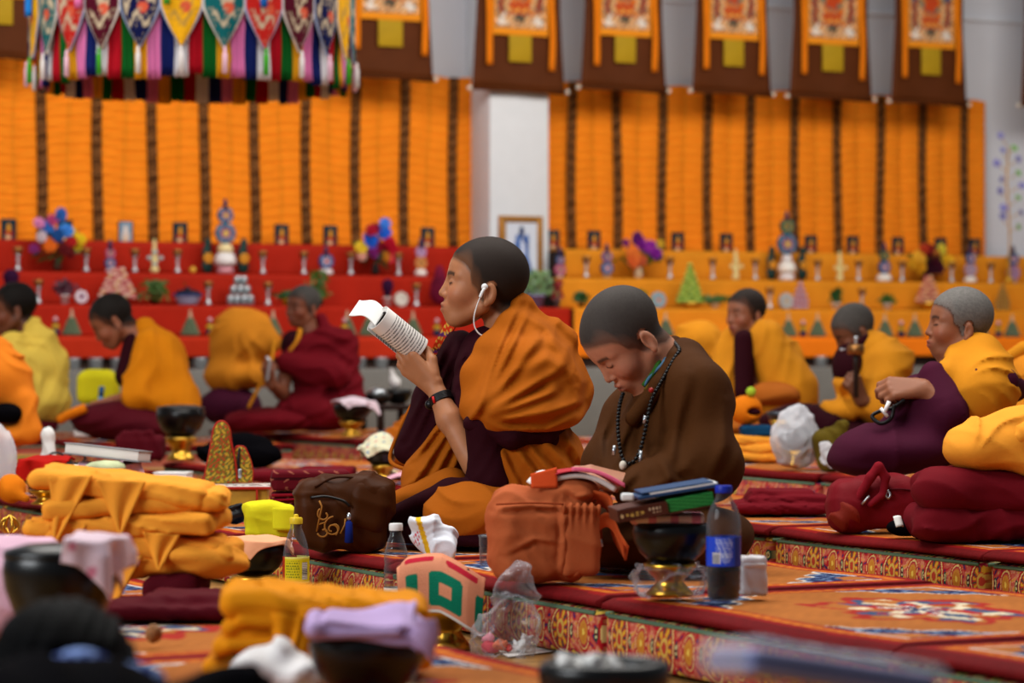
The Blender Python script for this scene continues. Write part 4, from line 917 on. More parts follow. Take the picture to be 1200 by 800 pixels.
class Fig:
    def __init__(s, cx, d, label, seat_z, name='person', cat='person', group=None, rz=PI):
        s.d = d; s.s = F_PX / d; s.x = (cx - 600) / F_PX * d; s.z = seat_z; s.cx = cx
        s.root = T(name, label, cat, (s.x, d, seat_z), rz, group)
    def q(s, px, py, y=0.0):
        e = s.d - y
        return np.array([-((px - 600) / F_PX * e - s.x), y, CAM_Z + (HOR - py) / F_PX * e - s.z])
    def cloth(s, name, parts, mat, h=0.008, fold=None, cuts=(), label=None, pad=0.03, parent=None):
        return O(name, blob(parts, h, fold, list(cuts) + [((0, 0, -1), -.002, .004)], pad), mat, parent or s.root, label=label)
    def body(s, limbs, head, h=0.004, skin='#A86E4C', hair='#2B231F', lips='#8C3C36', grey=0.0, brow=True, neck=True):
        hp, pitch, yaw, roll, hs = head
        R = rotm(0, 0, yaw) @ rotm(0, pitch, 0) @ rotm(roll, 0, 0); s.R = R; s.hp = hp; s.hs = hs
        Rf = R.astype(np.float32); hpf = hp.astype(np.float32); fl = field(limbs)
        def f(P):
            P = P.astype(np.float32); Q = ((P - hpf) @ Rf) / hs
            dh = HP(Q) * hs; return np.maximum(smin(fl(P), dh, 0.018), .004 - P[:, 2])
        lo, hi = bbox(limbs, 0.03); lo = np.minimum(lo, hp - 0.16); hi = np.maximum(hi, hp + 0.16)
        V, Fc = net(f, lo, hi, h)
        Q = ((V - hp) @ R) / hs; x, y, z = Q.T; near = (np.linalg.norm(Q, axis=1) < 0.19)
        c = np.tile(L(skin), (len(V), 1)); yy = np.abs(y)
        def mix(m, hexc):
            m = np.clip(m, 0, 1)[:, None] * near[:, None]; c[:] = c * (1 - m) + L(hexc) * m
        g = lambda v, w: np.exp(-(v / w) ** 2)
        mix(0.22 * g(np.hypot(yy - .045, z + .028), .022) * (x > .03), '#B0483A')
        mix(0.9 * g(z + .055, .006) * g(yy, .019) * (x > .078), lips); mix(0.95 * g(z + .0665, .007) * g(yy, .017) * (x > .078), lips); mix(0.95 * g(z + .0595, .0028) * g(yy, .02) * (x > .078), '#220A08')
        mix(0.45 * g(yy - .03, .02) * g(z - .012, .007) * (x > .06), '#6E3E2A')
        if brow: mix(0.85 * np.clip(1.6 * g(z - .026 + 0.004 * ((yy - .03) / .02) ** 2, .0042), 0, 1) * ((yy > .013) & (yy < .048)) * (x > .05), '#1E130E')
        mix(0.9 * np.clip(1.5 * g(z + .0015 - 0.0035 * ((yy - .031) / .014) ** 2, .0018), 0, 1) * ((yy > .016) & (yy < .046)) * (x > .06), '#140A08')
        hz = z - hairline(x); earm = (yy > .070) & (((x + .012) / .0205) ** 2 + ((z + .015) / .0345) ** 2 < 1)
        mix(0.75 * np.clip((hz + .010) / .012, 0, 1) * (~earm) * (z > -.07) * (np.clip(hz, -1, 1) > -.011), hair)
        b = O('body', (V, Fc), SKIN, s.root, col=c)
        # close-cropped hair as its own cap over the scalp
        m = near & (hz > 0.0) & ~earm & (z > -.07)
        fm = m[Fc].all(1); used = np.unique(Fc[fm]); idx = -np.ones(len(V), int); idx[used] = np.arange(len(used)); F2 = idx[Fc[fm]]
        nrm = np.zeros((len(V), 3)); fn = np.cross(V[Fc[:, 1]] - V[Fc[:, 0]], V[Fc[:, 2]] - V[Fc[:, 0]])
        for k in range(4): np.add.at(nrm, Fc[:, k], fn)
        nrm /= np.linalg.norm(nrm, axis=1)[:, None] + 1e-12
        V2 = V[used] + nrm[used] * (0.0022 * np.clip(hz[used] / .012, 0.15, 1))[:, None]
        hc = np.tile(L(hair), (len(used), 1)); fade = np.clip(1 - hz[used] / np.interp(x[used], [-.05, -.02, .0, .05, .078], [.03, .03, .05, .05, .016]), 0, 1)[:, None] * 0.6
        hc = hc * (1 - fade) + L(skin) * 0.6 * fade
        if grey: 
            gm = (np.clip(grey * np.random.RandomState(3).uniform(.7, 1.05, len(used)), 0, 1))[:, None]; hc = hc * (1 - gm) + L('#7A7672') * gm
        O('hair', (V2, F2), HAIR, s.root, col=hc)
        return b
    def hp_at(s, p): return s.hp + s.R @ (np.asarray(p) * s.hs)
def hand(w, X, Z, side=-1, curl=(0.5, 0.6, 0.4), spread=0.35, sc_=1.0, thumb=0.5):
    X = np.asarray(X, float); X /= np.linalg.norm(X); Z = np.asarray(Z, float); Z = Z - X * (Z @ X); Z /= np.linalg.norm(Z); Y = np.cross(Z, X) * side
    pt = lambda x, y, z: np.asarray(w) + sc_ * (x * X + y * Y + z * Z); P = []
    ys = (.027, .0095, -.0085, -.0255); ln = (.066, .074, .068, .053); xs = (.086, .090, .086, .078)
    for i in range(4):
        P.append(('c', pt(.004, ys[i] * .45, 0), pt(xs[i], ys[i], 0), .0165 * sc_, .0110 * sc_, .012 if i else .004))
    for i in range(4):
        a = 0.0; p = np.array([xs[i], ys[i], 0.0]); L0 = ln[i]
        for j, (fr, r0, r1) in enumerate(((.46, .0098, .0088), (.30, .0088, .0080), (.24, .0080, .0066))):
            a += curl[j] * (1 + 0.08 * (i - 1.5)); n = p + L0 * fr * np.array([math.cos(a), spread * ys[i] * 2.0 * math.cos(a), -math.sin(a)])
            P.append(('c', pt(*p), pt(*n), r0 * sc_, r1 * sc_, .004)); p = n
    t0 = (.020, .022, -.006); t1 = (.046, .044 - .012 * thumb, -.014 - .014 * thumb); t2 = (.073, .052 - .024 * thumb, -.022 - .026 * thumb); t3 = (.094, .050 - .032 * thumb, -.028 - .032 * thumb)
    for a, b, ra, rb in ((t0, t1, .015, .012), (t1, t2, .0115, .010), (t2, t3, .010, .0078)): P.append(('c', pt(*a), pt(*b), ra * sc_, rb * sc_, .006))
    return P
def poly_tube(f, pts, r, n=8, sub=6):
    P = np.array([f.q(*p) for p in pts]); return tube(smooth_path(P, sub), r, n)
def smooth_path(P, sub=6):
    P = np.asarray(P, float)
    if len(P) < 3: return P
    E = np.vstack([2 * P[0] - P[1], P, 2 * P[-1] - P[-2]]); out = []
    for i in range(1, len(E) - 2):
        for t in np.linspace(0, 1, sub, endpoint=False):
            a, b, c, d = E[i - 1:i + 3]; out.append(0.5 * (2 * b + (c - a) * t + (2 * a - 5 * b + 4 * c - d) * t * t + (3 * b - a - 3 * c + d) * t ** 3))
    out.append(P[-1]); return np.array(out)
X_, Y_, Z_ = (1, 0, 0), (0, 1, 0), (0, 0, 1)

# ---------------------------------------------------------------- the nun reading from a rolled book
f = Fig(575, 7.1, 'seated nun in a saffron shawl with earphones, reading aloud from a rolled book', ZM + 0.004); q = f.q
wr = q(509, 452, .07)
arm = [('c', q(590, 374, 0), q(600, 425, 0), .050, .060, 0), ('c', q(605, 450, 0), q(612, 600, 0), .075, .085, .05), ('c', q(600, 445, -.12), q(612, 447, .12), .045, .045, .05),
       ('c', q(612, 452, .15), q(562, 540, .155), .038, .030, .03), ('c', q(556, 546, .155), q(528, 492, .11), .030, .029, .02), ('c', q(526, 490, .105), wr, .031, .0215, .02),
       ('c', q(600, 450, -.16), q(550, 530, -.17), .042, .036, .03), ('c', q(550, 530, -.17), q(505, 445, -.07), .034, .022, .02)]
arm += hand(wr, q(455, 404, .045) - wr, (.35, .85, -.40), -1, (0.30, 0.65, 0.55), 0.5, 1.02, 0.55)
arm += hand(q(505, 445, -.07), (.6, .35, .7), (.2, -.9, .1), 1, (0.5, 0.7, 0.5), 0.4, 0.95, 0.5)
f.body(arm, (q(568, 338, 0), -8, 3, 0, 1.01), h=0.0032, skin='#A76E4A')
sh = [('c', q(609, 358, .0), q(597, 380, .055), .024, .030, 0), ('c', q(597, 380, .055), q(577, 410, .090), .030, .036, .02), ('c', q(577, 410, .090), q(560, 440, .115), .036, .038, .03), ('c', q(560, 440, .115), q(556, 476, .14), .038, .036, .03),
      ('c', q(609, 358, 0), q(604, 395, -.08), .024, .034, .03), ('c', q(611, 360, .0), q(650, 402, -.01), .026, .050, .03), ('c', q(650, 402, -.01), q(672, 450, .0), .05, .045, .03), ('e', q(630, 436, .06), (.090, .15, .088), .05), ('e', q(645, 485, .0), (.092, .20, .14), .06),
      ('c', q(612, 435, .13), q(582, 482, .18), .075, .062, .05), ('e', q(612, 482, .15), (.115, .10, .055), .04), ('e', q(610, 445, -.10), (.08, .10, .085), .05), ('e', q(620, 392, .04), (.05, .06, .045), .04)]
hem = q(600, 503, 0)[2]
hc = [((-.02, -.25, -1), -hem - 0.045 + .0, .012)]
pq = lambda *pts: [q(a, b, .12) for a, b in pts]
RL = [(pq((610, 350), (587, 400), (567, 455), (552, 494)), .010, .010), (pq((617, 366), (597, 408), (574, 455), (549, 500)), .011, .011), (pq((630, 396), (607, 428), (580, 460), (556, 486)), .011, .012), (pq((655, 432), (627, 448), (593, 468), (562, 484)), .012, .011), (pq((650, 458), (615, 470), (587, 480), (564, 488)), .010, .009), (pq((680, 470), (640, 482), (600, 488), (566, 490)), .009, .009),
      (pq((611, 366), (640, 383), (664, 408), (682, 448), (676, 470)), .012, .012), (pq((640, 392), (660, 420), (672, 452)), .008, .012), (pq((563, 491), (600, 502), (640, 502), (674, 488)), .008, .009), (pq((600, 440), (640, 420), (664, 432)), .007, .014), (pq((672, 395), (650, 440), (640, 470)), .006, .016)]
fd = folds(ridges(RL, -.05), run((.4, .3, 1), .13, .004, 4))
f.cloth('shawl', sh, C_SAFF, .005, fd, hc)
f.cloth('shawl_lining', sh, C_DMAR, .007, folds(lambda P: -0.018 + 0 * P[:, 0], run((1, .2, .3), .10, .004, 6)), [((-.02, -.25, -1), -hem - 0.045 + .010, .012)])
f.cloth('lining_band', [('c', q(552, 496, .195), q(600, 512, .212), .020, .027, 0), ('c', q(600, 512, .212), q(640, 508, .175), .027, .022, .02), ('c', q(640, 508, .175), q(675, 489, .10), .022, .010, .02)], C_DMAR, .0055, run((.5, .2, 1), .03, .002, 7))
f.cloth('vest', [('e', q(582, 455, .0), (.088, .135, .13), 0), ('c', q(572, 415, .0), q(560, 500, .06), .07, .08, .05)], C_DMAR, .008, folds(ridges([(pq(a, b), .010, .009) for a, b in (((575, 400), (548, 468)), ((562, 398), (538, 450)), ((552, 402), (534, 432)))], -.2)))
f.cloth('lower_robe', [('e', q(634, 548, 0), (.118, .19, .13), 0), ('c', q(640, 600, -.1), q(642, 600, .13), .095, .10, .05), ('e', q(606, 545, .13), (.10, .085, .12), .05)], C_SAFF, .006,
        folds(ridges([(pq(a, b, c), .012, .010) for a, b, c in (((584, 518), (596, 546), (612, 580)), ((602, 520), (622, 548), (640, 585)), ((618, 520), (642, 548), (660, 580)), ((640, 516), (660, 540), (676, 565)), ((660, 508), (674, 525), (684, 545)))], -.05), run((1, .25, .15), .07, .003, 11)))
f.cloth('sleeve', [('c', q(566, 500, .175), q(578, 562, .170), .044, .056, 0), ('e', q(570, 560, .15), (.05, .06, .05), .03), ('c', q(575, 500, .18), q(640, 512, .16), .036, .03, .03)], C_DMAR, .006, run((1, 0, .5), .05, .004, 3))
f.cloth('lap_drape', [('e', q(556, 607, .2), (.128, .11, .085), 0), ('c', q(620, 610, .16), q(545, 606, .20), .075, .06, .05), ('e', q(508, 600, -.16), (.15, .12, .07), .04), ('e', q(600, 615, 0), (.2, .2, .07), .06)], C_SAFF, .006,
        folds(fan(q(590, 580, 0), X_, Z_, 9, .007, .04, .4, 5), run((.3, 1, .6), .12, .006, 8)))
f.cloth('front_folds', [('c', q(546, 470, -.03), q(520, 560, -.02), .05, .075, 0), ('e', q(498, 562, -.02), (.06, .09, .07), .04)], C_SAFF, .006, folds(ridges([(pq(a, b, c), .012, .009) for a, b, c in (((526, 486), (506, 510), (484, 538)), ((530, 496), (512, 524), (494, 552)), ((536, 510), (522, 534), (508, 560)), ((541, 524), (533, 545), (524, 566)), ((518, 470), (496, 500), (474, 530)), ((500, 545), (485, 565), (470, 575)))], -.2)))
f.cloth('plum_strip', [('c', q(588, 566, .19), q(525, 574, .17), .026, .024, 0), ('c', q(525, 574, .17), q(462, 606, .13), .024, .026, .02)], C_DMAR, .006, run((.5, .3, 1), .035, .003, 17))
f.cloth('front_folds', [('c', q(470, 592, .05), q(528, 572, .08), .036, .05, 0), ('c', q(452, 600, -.02), q(500, 586, 0), .03, .045, .03)], C_SAFF, .006, run((.2, .4, 1), .045, .006, 14))
f.cloth('underskirt', [('c', q(462, 622, .10), q(560, 583, .13), .028, .034, 0), ('e', q(560, 628, .17), (.16, .13, .045), .03), ('c', q(460, 622, .1), q(520, 634, .2), .03, .03, .03)], C_DMAR, .006, run((.3, .4, 1), .05, .005, 15))
f.cloth('far_drape', [('b', q(521, 432, -.10), (.030, .07, .10), .026, 0), ('b', q(489, 506, -.11), (.034, .08, .085), .03, .05)][:0] + [('c', q(538, 402, -.06), q(505, 466, -.10), .034, .040, 0), ('c', q(505, 466, -.10), q(477, 528, -.11), .040, .034, .03), ('c', q(520, 470, -.05), q(500, 528, -.08), .05, .045, .04), ('c', q(545, 420, -.03), q(530, 480, -.04), .05, .05, .04)], C_DMAR, .006, folds(ridges([(pq(a, b, c), .010, .010) for a, b, c in (((536, 400), (512, 455), (478, 525)), ((540, 420), (516, 480), (492, 540)), ((528, 392), (506, 440), (470, 515)))], -.4)),
        label='dark plum side of the shawl hanging over the far arm')
fe = smooth_path([q(535, 374, -.06), q(524, 392, -.07), q(514, 412, -.08), q(509, 428, -.085)], 16)
def fe_(u, v): i = np.clip((u * (len(fe) - 1)).astype(int), 0, len(fe) - 1); return fe[i] + np.stack([.024 * (v - .3), .012 * (1 - v), .010 * (v - .5)], -1)
O('brocade_edge', sheet(fe_, 60, 14, .005), C_TINT, f.root, col=lambda P: np.where((np.sin(P[:, 2] * 330 + 2 * np.sin(P[:, 0] * 200)) * np.sin(P[:, 0] * 420) > 0.25)[:, None], L('#D0A040'), np.where((np.sin(P[:, 2] * 150) > .7)[:, None], L('#5A2A6A'), L('#C83414'))))
O('shawl_edge', tube(smooth_path([q(489, 462, -.12), q(470, 500, -.12), q(457, 536, -.10), q(470, 548, -.06), q(486, 547, -.04)], 8), .0055, 6), C_SAFF, f.root)
# wristwatch and earphones
wx = q(517, 468, .083); wdir = (q(509, 452, .07) - q(526, 490, .105)); wdir = wdir / np.linalg.norm(wdir)
a1 = np.cross(wdir, (0, 1, 0)); a1 /= np.linalg.norm(a1); a2 = np.cross(wdir, a1)
wt = O('wristwatch', join(*[tube([wx + wdir * (o - .008) + .0282 * (math.cos(t) * a1 + math.sin(t) * a2) for t in np.linspace(0, 6.283, 28, endpoint=False)], .0030, 6, True) for o in np.linspace(0, .016, 6)]), M_DARK, f.root)
O('watch_case', ball(wx + a1 * (.030 if a1[0] > 0 else -.030), .013, 14, 8), M_DARK, wt); O('red_button', join(tube([wx + np.array([.020, .026, .008]), wx + np.array([.016, .028, -.008])], .0035, 6)), M('red_plastic', '#C81E1A', rough=0.4), wt)
e = f.hp_at((.004, .083, .002)); eb = O('earphone', join(ball(e, (.0085, .007, .0085), 12, 8), tube(smooth_path([e + [0, .004, -.004], e + [.006, .006, -.014], e + [.011, .006, -.026]]), .0042, 8)), M_WPL, f.root)
O('cord', tube(smooth_path([e + [.011, .006, -.026], e + [.020, .004, -.05], e + [.026, .002, -.075], e + [.024, -.002, -.10], e + [.010, -.006, -.118], e + [-.012, -.012, -.122]], 8), .0019, 6), M_WPL, eb)
# rolled book in her hand
b0, b1 = q(490, 411, .04), q(443, 373, .085); ax = b1 - b0; bl = np.linalg.norm(ax); ax = ax / bl
n1 = np.cross(ax, (0, 1, 0)); n1 /= np.linalg.norm(n1); n2 = np.cross(ax, n1)          # n1 across the roll in the picture, n2 towards the viewer or away
bk = T('rolled_book', 'white rolled-up prayer booklet held up in the reading nun\'s hand', 'book', (f.x, f.d, f.z), PI)
def roll(r, t0, t1, l0, l1):
    def fn(u, v):
        t = t0 + (t1 - t0) * u; rr = r + 0.004 * np.sin(t * 0.5)
        return b0 + ax * (l0 + (l1 - l0) * v[..., None]) * bl + (n1 * np.cos(t)[..., None] + n2 * np.sin(t)[..., None]) * rr[..., None]
    return fn
def text(P):
    rel = P - b0; s = rel @ ax / bl; t = np.arctan2(rel @ n2, rel @ n1); c = np.tile(L('#E4E1DC'), (len(P), 1))
    if True:
        row = s * 17; inr = (row - np.floor(row)) < 0.42; glyph = np.sin(t * 46 + np.floor(row) * 3.1) + np.sin(t * 83 + np.floor(row) * 1.7) > -0.5
        vis = (s > 0.04) & (s < 0.78); c[inr & glyph & vis] = L('#3A3836')
    return c
O('cover_page', sheet(roll(.036, -2.9, 2.9, 0, 1), 170, 150, .0012), M('book_paper', None, tint=True, rough=0.7), bk, col=text)
for k, r in enumerate((.033, .030, .027)): O('pages', sheet(roll(r, -2.6 + .2 * k, 2.6, 0.01, 0.985 - 0.01 * k), 50, 6, .0016), M_PAPER, bk)
O('dark_core', sheet(roll(.024, -2.2, 2.2, 0.0, 0.96), 40, 6, .001), M('roll_shade', '#1E0E0E', rough=0.4), bk)  # dark inner sheet painted as the shade inside the roll
def flap(u, v):
    o = b0 + ax * bl * 0.98 + n1 * (-.034) * 0
    x = (u - 0.15); p = q(440, 377, .05); w = q(423, 356, .05) - p; e1 = q(411, 361, .05) - q(418, 352, .05)
    base = q(446, 375, .075)
    P = base + (q(415, 358, .04) - base) * u[..., None] + (q(424, 374, .05) - q(431, 361, .05)) * 0.0
    side = q(427, 380, .05) - q(436, 366, .05)
    bend = np.sin(u * PI * 1.4) * 0.010
    return P + side * (v[..., None] - 0.5) * 1.3 + np.stack([0 * u, 0.03 * (v - 0.5), bend + 0.004], -1)
O('loose_page', sheet(flap, 24, 14, .0012), M_PAPER, bk)

# ---------------------------------------------------------------- the nun in brown, head bowed
f = Fig(780, 6.3, 'nun in a plain brown robe and black beads, head bowed over her lap', ZM + 0.004); q = f.q
lw = q(738, 568, .22); rw = q(728, 562, .17)
limb = [('c', q(752, 402, .02), q(782, 432, 0), .052, .062, 0), ('c', q(785, 470, 0), q(782, 620, 0), .08, .09, .05), ('c', q(760, 455, -.12), q(818, 455, .11), .045, .045, .05),
        ('c', q(815, 460, .11), q(826, 545, .16), .045, .04, .03), ('c', q(826, 548, .16), lw, .04, .024, .02), ('c', q(748, 480, -.12), q(715, 545, -.05), .042, .036, .03), ('c', q(715, 545, -.05), rw, .036, .024, .02)]
limb += hand(lw, q(704, 560, .24) - lw, (0.1, .5, .85), -1, (0.35, 0.45, 0.35), 0.35, 1.0, 0.4)
limb += hand(rw, q(700, 566, .16) - rw, (.1, .2, .95), 1, (0.4, 0.5, 0.35), 0.35, 1.0, 0.4)
f.body(limb, (q(737, 398, .035), 47, 20, 0, .94), h=0.0032, skin='#B0765A', hair='#322B27', grey=0.12)
rb = [('e', q(785, 525, -.01), (.115, .15, .165), 0), ('c', q(800, 425, .0), q(808, 470, .0), .055, .10, .05), ('c', q(805, 446, .06), q(814, 462, .09), .06, .07, .05), ('c', q(814, 462, .09), q(828, 540, .15), .070, .072, .05), ('c', q(826, 548, .16), q(752, 578, .22), .072, .058, .04),
      ('c', q(757, 462, -.09), q(745, 490, -.09), .05, .065, .05), ('c', q(742, 490, -.09), q(715, 540, -.04), .065, .055, .04), ('c', q(713, 545, -.03), q(736, 560, .15), .052, .046, .04), ('e', q(768, 530, .05), (.095, .08, .10), .05)]
f.cloth('robe', rb, C_BRN, .0055, folds(run((1, .3, .5), .16, .005, 31, 0.1), ridges([([q(a, b, .15) for a, b in l], h_, w_) for l, h_, w_ in (
    (((772, 450), (745, 485), (728, 520), (722, 556)), .009, .010), (((806, 440), (795, 480), (784, 530), (778, 560)), .009, .014), (((769, 533), (783, 560), (806, 570)), .011, .011), (((850, 470), (846, 520), (826, 560)), .008, .014), (((742, 552), (728, 566), (724, 580)), .010, .008), (((800, 545), (770, 566), (742, 572)), .009, .012), (((842, 560), (800, 585), (756, 592)), .009, .012), (((720, 480), (706, 515), (703, 548)), .008, .011), (((760, 470), (752, 510), (756, 545)), .006, .012))], -.05)))
f.cloth('skirt', [('e', q(775, 628, .08), (.20, .21, .075), 0), ('e', q(712, 632, .0), (.12, .12, .06), .05), ('e', q(808, 632, .2), (.11, .11, .06), .05)], C_BRN, .007, folds(run((.4, .3, 1), .08, .008, 34), run((1, .4, 0), .12, .006, 35)))
f.cloth('collar', [('c', q(790, 403, .0), q(793, 421, .065), .017, .021, 0), ('c', q(793, 421, .065), q(772, 452, .105), .021, .020, .01), ('c', q(772, 452, .105), q(742, 490, .12), .020, .018, .01), ('c', q(790, 403, 0), q(772, 412, -.06), .017, .02, .01)], C_BRN, .005)
for pts, r, m in (([(783, 405, .02), (786, 420, .068), (768, 444, .10), (757, 458, .11)], .007, cloth('olive_collar', '#5A4A10')), ([(780, 412, .045), (777, 425, .075), (762, 441, .095), (755, 452, .10)], .0035, cloth('blue_collar', '#4A6E8A')), ([(774, 420, .06), (766, 436, .088), (754, 452, .098)], .0055, cloth('green_collar', '#2E5A1E'))):
    O('inner_collar', poly_tube(f, pts, r, 8), m, f.root)
bp = smooth_path([q(789, 400, .02), q(796, 410, .075), q(790, 420, .098), q(776, 445, .130), q(763, 470, .160), q(757, 500, .180), q(750, 528, .19), q(742, 541, .195), q(733, 542, .19), q(727, 528, .175), q(724, 500, .15), q(726, 475, .12), q(731, 458, .09)], 14)
sg = np.concatenate([[0], np.cumsum(np.linalg.norm(np.diff(bp, axis=0), axis=1))]); m = O('prayer_beads', join(*[ball([np.interp(t, sg, bp[:, k]) for k in range(3)], .0049, 8, 6) for t in np.arange(0, sg[-1], .0094)]), M('bead_black', '#0A0A0A', rough=0.25), f.root, label='string of black prayer beads with silver markers')
for a, b in (((756, 487, .186), (755, 496, .186)), ((720, 522, .178), (719, 533, .18)), ((751, 528, .195), (750, 545, .196))): O('silver_marker', tube([q(*a), q(*b)], .0038, 8), M_SILV, m)
O('ivory_bead', ball(q(730, 545, .196), (.008, .008, .010), 12, 8), M('ivory', '#D8CFBE'), m); O('red_bead', ball(q(763, 457, .160), .0058, 10, 7), M('red_bead', '#9A1E1A', rough=0.3), m)

# ---------------------------------------------------------------- the elderly nun
f = Fig(1120, 7.9, 'elderly grey-haired nun in saffron and plum, looking up while telling her beads', ZM + 0.004); q = f.q
lw = q(1083, 455, .17)
limb = [('c', q(1122, 395, 0), q(1130, 425, 0), .052, .06, 0), ('c', q(1132, 440, 0), q(1135, 570, 0), .075, .09, .05), ('c', q(1125, 432, -.09), q(1140, 432, .09), .036, .036, .05), ('c', q(1140, 440, .09), q(1115, 485, .19), .034, .034, .03), ('c', q(1115, 485, .19), lw, .034, .024, .02)]
limb += hand(lw, q(1045, 455, .17) - lw, (0, .75, .65), -1, (0.7, 1.1, 0.7), 0.3, 1.05, 0.7) + hand(q(1050, 462, .04), (.3, .6, .1), (.8, -.3, .3), 1, (0.8, 1.0, .6), .3, 1.0, .6)
f.body(limb, (q(1125, 383, 0), -4, 4, 0, .87), h=0.0042, skin='#8A553A', hair='#2A2624', grey=0.75)
sf = [('e', q(1143, 432, .0), (.095, .16, .075), 0), ('c', q(1124, 420, .06), q(1112, 438, .12), .032, .038, .04), ('e', q(1152, 458, .03), (.096, .17, .105), .05), ('e', q(1146, 462, .16), (.065, .06, .075), .04), ('c', q(1124, 400, -.02), q(1150, 412, .05), .035, .05, .04)]
f.cloth('shawl', sf, C_AMBER, .007, folds(fan(q(1110, 450, 0), X_, Z_, 12, .008, .04, .35, 41), run((.3, .2, 1), .09, .006, 42)), [((-.1, -.1, -1), -q(1150, 494, 0)[2] - .02, .01)])
f.cloth('lower_shawl', [('e', q(1160, 520, 0), (.10, .17, .12), 0), ('e', q(1140, 560, 0), (.12, .2, .12), .05)], C_AMBER, .009, run((1, .2, .2), .07, .009, 43))
f.cloth('plum_robe', [('c', q(1094, 440, .13), q(1113, 482, .18), .040, .055, 0), ('e', q(1083, 480, .04), (.10, .15, .10), .04), ('e', q(1050, 525, .06), (.17, .2, .075), .05), ('c', q(1114, 436, .08), q(1100, 452, .10), .035, .045, .03), ('e', q(1010, 540, .05), (.09, .14, .035), .05)], C_PLUM, .007, folds(fan(q(1095, 440, 0), X_, Z_, 11, .008, .06, .4, 44), run((.4, .3, 1), .11, .006, 45)))
f.cloth('plum_band', [('c', q(1146, 443, .17), q(1178, 446, .13), .034, .032, 0), ('c', q(1178, 446, .13), q(1192, 456, .02), .032, .034, .02)], C_PLUM, .006, run((1, 0, 0), .05, .004, 46))
f.cloth('collar', [('c', q(1130, 404, .04), q(1112, 424, .085), .016, .020, 0), ('c', q(1128, 396, .04), q(1138, 394, 0), .018, .018, .01)], C_DMAR, .006)
O('prayer_beads', tube(smooth_path([q(1060, 468, .19), q(1045, 478, .19), q(1030, 482, .19), q(1022, 488, .19), q(1032, 496, .20), q(1044, 490, .20), q(1048, 474, .2)], 8), .0055, 6), M_DARK, f.root)
O('white_tag', join(tube([q(1042, 470, .21), q(1036, 484, .21)], .006, 6), tube([q(1032, 478, .21), q(1040, 488, .21)], .005, 6)), M_WPL, f.root)

# ---------------------------------------------------------------- the nun with the hand-held prayer wheel
f = Fig(1010, 11.6, 'bent-headed nun in an amber shawl turning a small prayer wheel', 0.205); q = f.q
lw = q(1010, 470, .24)
limb = [('c', q(1012, 398, 0), q(1022, 420, 0), .05, .06, 0), ('c', q(1025, 430, 0), q(1025, 510, 0), .075, .085, .05), ('c', q(1018, 422, -.09), q(1030, 425, .09), .036, .036, .05), ('c', q(1030, 425, .09), q(1036, 470, .2), .034, .034, .03), ('c', q(1036, 470, .2), lw, .034, .024, .02)]
limb += hand(lw, (.35, .15, .75), (-.2, .9, .2), -1, (1.0, 1.2, .8), .3, 1.05, .9)
f.body(limb, (q(1003, 389, 0), 30, 10, 0, .92), h=.005, skin='#6E4028', hair='#2A2420', grey=.25)
f.cloth('shawl', [('e', q(1032, 432, 0), (.12, .18, .12), 0), ('c', q(1022, 402, .04), q(1050, 420, .06), .05, .07, .05), ('c', q(1040, 430, .12), q(1030, 470, .2), .08, .07, .05), ('e', q(1035, 475, .05), (.13, .2, .12), .05), ('c', q(1015, 410, .06), q(990, 450, .08), .03, .05, .04), ('e', q(985, 480, .15), (.09, .1, .05), .04)], C_AMBER, .009, folds(fan(q(1015, 410, 0), X_, Z_, 10, .010, .06, .4, 51), run((.3, .3, 1), .12, .008, 52)))
f.cloth('plum_skirt', [('e', q(945, 495, .12), (.19, .16, .075), 0), ('e', q(1000, 510, .1), (.2, .2, .06), .05)], C_DMAR, .010, run((.4, .3, 1), .1, .008, 53))
f.cloth('vest', [('e', q(995, 430, .05), (.07, .1, .10), 0), ('c', q(1022, 393, .05), q(1008, 402, .09), .02, .02, .02)], C_DMAR, .009)
pw = q(1003, 445, .30); w = T('prayer_wheel', 'small hand-held prayer wheel with a dark handle held up by the bent-headed nun', 'prayer wheel', tuple(np.array([f.x, f.d, f.z]) + [-pw[0], -pw[1], pw[2]]))
O('handle', lathe([(.008, -.07), (.011, -.06), (.010, .06), (.013, .09), (.008, .10)], 12), M('dark_wood', '#1E0E08', rough=.4), w); O('drum', lathe([(.030, .10), (.034, .105), (.034, .135), (.030, .14)], 20), M('aged_brass', '#9A6A3A', rough=.3, metal=.9), w)
O('finial', join(ball((0, 0, .165), .010, 10, 7), lathe([(.006, .14), (.004, .16)], 8)), M_SILV, w); O('weight', join(tube([(-.034, 0, .12), (-.055, 0, .122)], .002, 5), ball((-.058, 0, .12), .006, 8, 6)), M_SILV, w)

